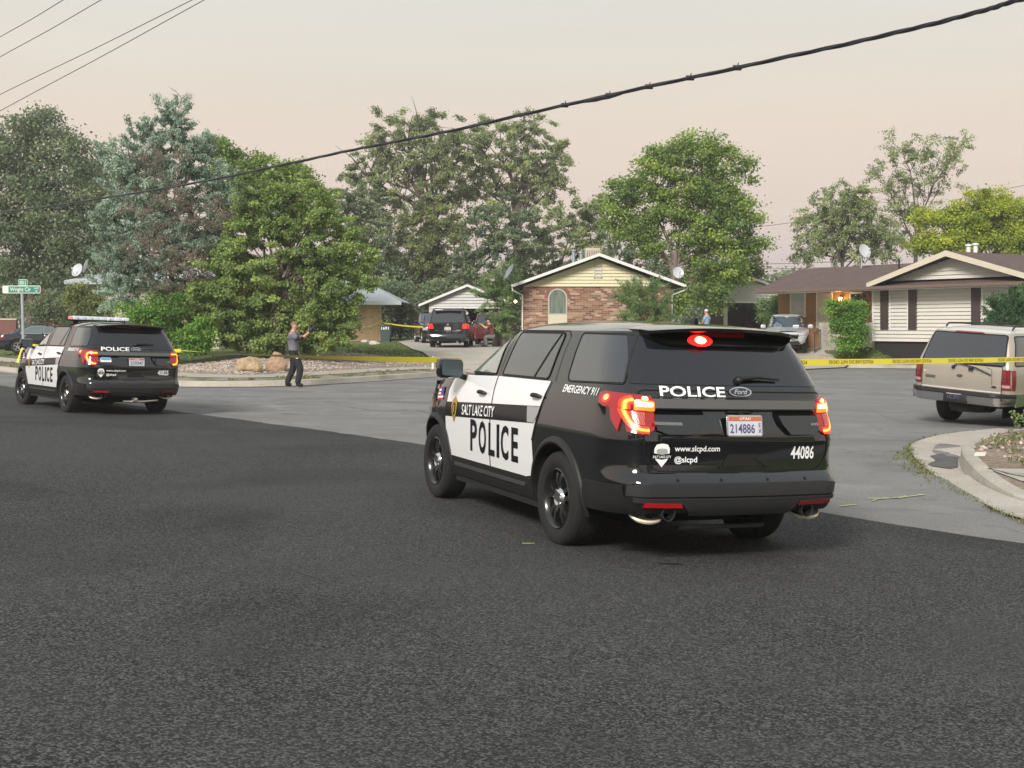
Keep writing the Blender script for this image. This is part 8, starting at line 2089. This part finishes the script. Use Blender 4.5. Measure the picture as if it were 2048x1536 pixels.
        for k, (of, ln_) in enumerate(((-0.030, 0.058), (-0.010, 0.070), (0.010, 0.066), (0.028, 0.050))):
            a = add(wr+d*0.095*sc+sd_*of*sc, 0.010*sc, p2); b = add(wr+d*(0.095+ln_*0.55)*sc+sd_*of*sc-nn*0.014*sc, 0.009*sc, a); add(wr+d*(0.095+ln_*0.75)*sc+sd_*of*1.05*sc-nn*0.040*sc, 0.008*sc, b)
        a = add(wr+d*0.03*sc+sd_*0.035*y*sc, 0.012*sc, p1); add(wr+d*0.07*sc+sd_*0.055*y*sc-nn*0.015*sc, 0.010*sc, a)
        skin('hand', V, E, Rr, M_GLOVE if camera else sk, t, 0, 1)
    return t
pose = dict(pelvis=(-0.02, 0, 0.93), waist=(-0.02, 0, 1.08), chest=(-0.055, 0, 1.32), neckb=(-0.06, 0, 1.49), neck=(-0.03, 0, 1.56), head=(0.0, 0, 1.69),
            shol=(-0.04, 0.19, 1.45), shor=(-0.05, -0.19, 1.45), elbl=(0.22, 0.20, 1.36), elbr=(0.20, -0.20, 1.32), wril=(0.38, 0.09, 1.52), wrir=(0.40, -0.10, 1.50),
            hipl=(-0.02, 0.10, 0.88), hipr=(0.0, -0.10, 0.88), knel=(-0.06, 0.12, 0.48), kner=(0.20, -0.12, 0.52), ankl=(-0.25, 0.13, 0.09), ankr=(0.10, -0.13, 0.09), toel=(-0.10, 0.15, 0.035), toer=(0.28, -0.15, 0.035))
Xp, Yp = px(589, 0, 33.7).x, 33.7
t1 = person('officer in grey polo shirt and black trousers holding up a camera beside the boulders', px(589, 0, Yp).x, Yp, tz(px(589, 0, Yp).x, Yp)+0.01, 0.0, pose, (M_SKIN, M_SHIRT, M_TROUS, M_GLOVE, M_HAIR))
# elbow sleeve, belt, gear
mb = MB(); a, b = Vector(pose['elbr']), Vector(pose['shor']); c_ = Vector(pose['wrir'])
mb.tube([a.lerp(b, 0.38), a.lerp(b, 0.1), a, a.lerp(c_, 0.18), a.lerp(c_, 0.36)], [0.058, 0.057, 0.058, 0.055, 0.050], M_GLOVE, 12); mb.build('elbow_sleeve', t1)
mb = MB(); mb.lathe([(0.155, -0.03), (0.162, 0.0), (0.155, 0.03)], M_GLOVE, 20, axis='z', c=(-0.02, 0, 0.99)); mb.v = [(v[0]*0.98, v[1]*1.15, v[2]) for v in mb.v]
for x, y in ((0.02, -0.19), (0.10, -0.16), (-0.10, -0.17)): mb.box((x, y, 0.97), (0.07, 0.05, 0.11), M_GLOVE, bev=0.01)
mb.box((0.0, -0.205, 1.0), (0.03, 0.02, 0.03), M_CHROME); mb.box((0.13, -0.14, 0.95), (0.012, 0.012, 0.09), M_LET, rot=(0, 0.5, 0)); mb.box((0.09, -0.20, 0.80), (0.10, 0.02, 0.03), mat('torch_cream', (0.7, 0.6, 0.5), 0.4), rot=(0, -0.2, 0)); mb.build('duty_belt', t1)
ct = thing('camera_rig', 'black camera with a large flash held up by the officer', 'camera', t1.matrix_basis @ Vector((0.47, 0, 1.60)))
mb = MB(); mb.box((0, 0, 0), (0.09, 0.15, 0.11), M_PLAST, bev=0.015); mb.box((0, -0.0, 0.14), (0.10, 0.16, 0.09), M_PLAST, bev=0.015); mb.box((0.0, 0, 0.07), (0.05, 0.05, 0.06), M_PLAST); mb.build('body', ct)
mb = MB(); mb.lathe([(0.036, 0.04), (0.040, 0.06), (0.042, 0.15), (0.03, 0.155), (0.0, 0.14)], M_GLOVE, 16, axis='x'); mb.build('lens', ct)
# second person, small, crouched by the maroon SUV
pose2 = dict(pelvis=(-0.05, 0, 0.52), waist=(0.0, 0, 0.68), chest=(0.08, 0, 0.92), neckb=(0.12, 0, 1.08), neck=(0.15, 0, 1.14), head=(0.19, 0, 1.26),
             shol=(0.12, 0.18, 1.03), shor=(0.12, -0.18, 1.03), elbl=(0.32, 0.20, 0.92), elbr=(0.32, -0.20, 0.95), wril=(0.52, 0.10, 1.08), wrir=(0.53, -0.08, 1.10),
             hipl=(-0.04, 0.10, 0.50), hipr=(-0.04, -0.10, 0.50), knel=(0.34, 0.14, 0.50), kner=(0.36, -0.13, 0.52), ankl=(0.28, 0.14, 0.08), ankr=(0.40, -0.13, 0.08), toel=(0.44, 0.15, 0.035), toer=(0.56, -0.14, 0.035))
q = px(985, 0, 58.2)
person('small person seated by the maroon SUV in a rust red top and grey trousers', q.x, 58.2, tz(q.x, 58.2)+0.02, R(180), pose2, (M_SKIN, mat('rust_shirt', (0.13, 0.035, 0.025), 0.85), mat('grey_trousers', (0.13, 0.13, 0.13), 0.85), M_GLOVE, M_GLOVE), camera=False)

pose3 = {k: v for k, v in pose.items()}
pose3.update(elbl=(0.05, 0.22, 1.18), elbr=(0.05, -0.22, 1.18), wril=(0.22, 0.18, 1.05), wrir=(0.22, -0.18, 1.05), kner=(0.02, -0.12, 0.48), ankr=(0.0, -0.13, 0.09), toer=(0.16, -0.15, 0.035), knel=(0.02, 0.12, 0.48), ankl=(0, 0.13, 0.09), toel=(0.16, 0.15, 0.035))
q = px(1412, 0, 60)
t3 = person('person in pale cap and light blue top just showing over the near SUV roof', q.x, 60, tz(q.x, 60)+0.02, R(150), pose3, (M_SKIN, mat('blue_shirt', (0.32, 0.42, 0.60), 0.85), M_TROUS, M_GLOVE, mat('pale_cap', (0.62, 0.62, 0.62), 0.8)), camera=False)
# ------------------------------------------------------------------ haze
hz = bpy.data.materials.new('haze_air'); hz.use_nodes = True; t_ = hz.node_tree; t_.nodes.clear(); o_ = t_.nodes.new('ShaderNodeOutputMaterial'); v_ = t_.nodes.new('ShaderNodeVolumePrincipled')
v_.inputs['Color'].default_value = (0.93, 0.92, 0.90, 1); v_.inputs['Density'].default_value = 0.0009; v_.inputs['Anisotropy'].default_value = 0.2; t_.links.new(v_.outputs[0], o_.inputs['Volume'])
mb = MB(); mb.box((2, 175, 14), (360, 520, 34), hz); hzo = mb.build('haze'); hzo['kind'] = 'stuff'
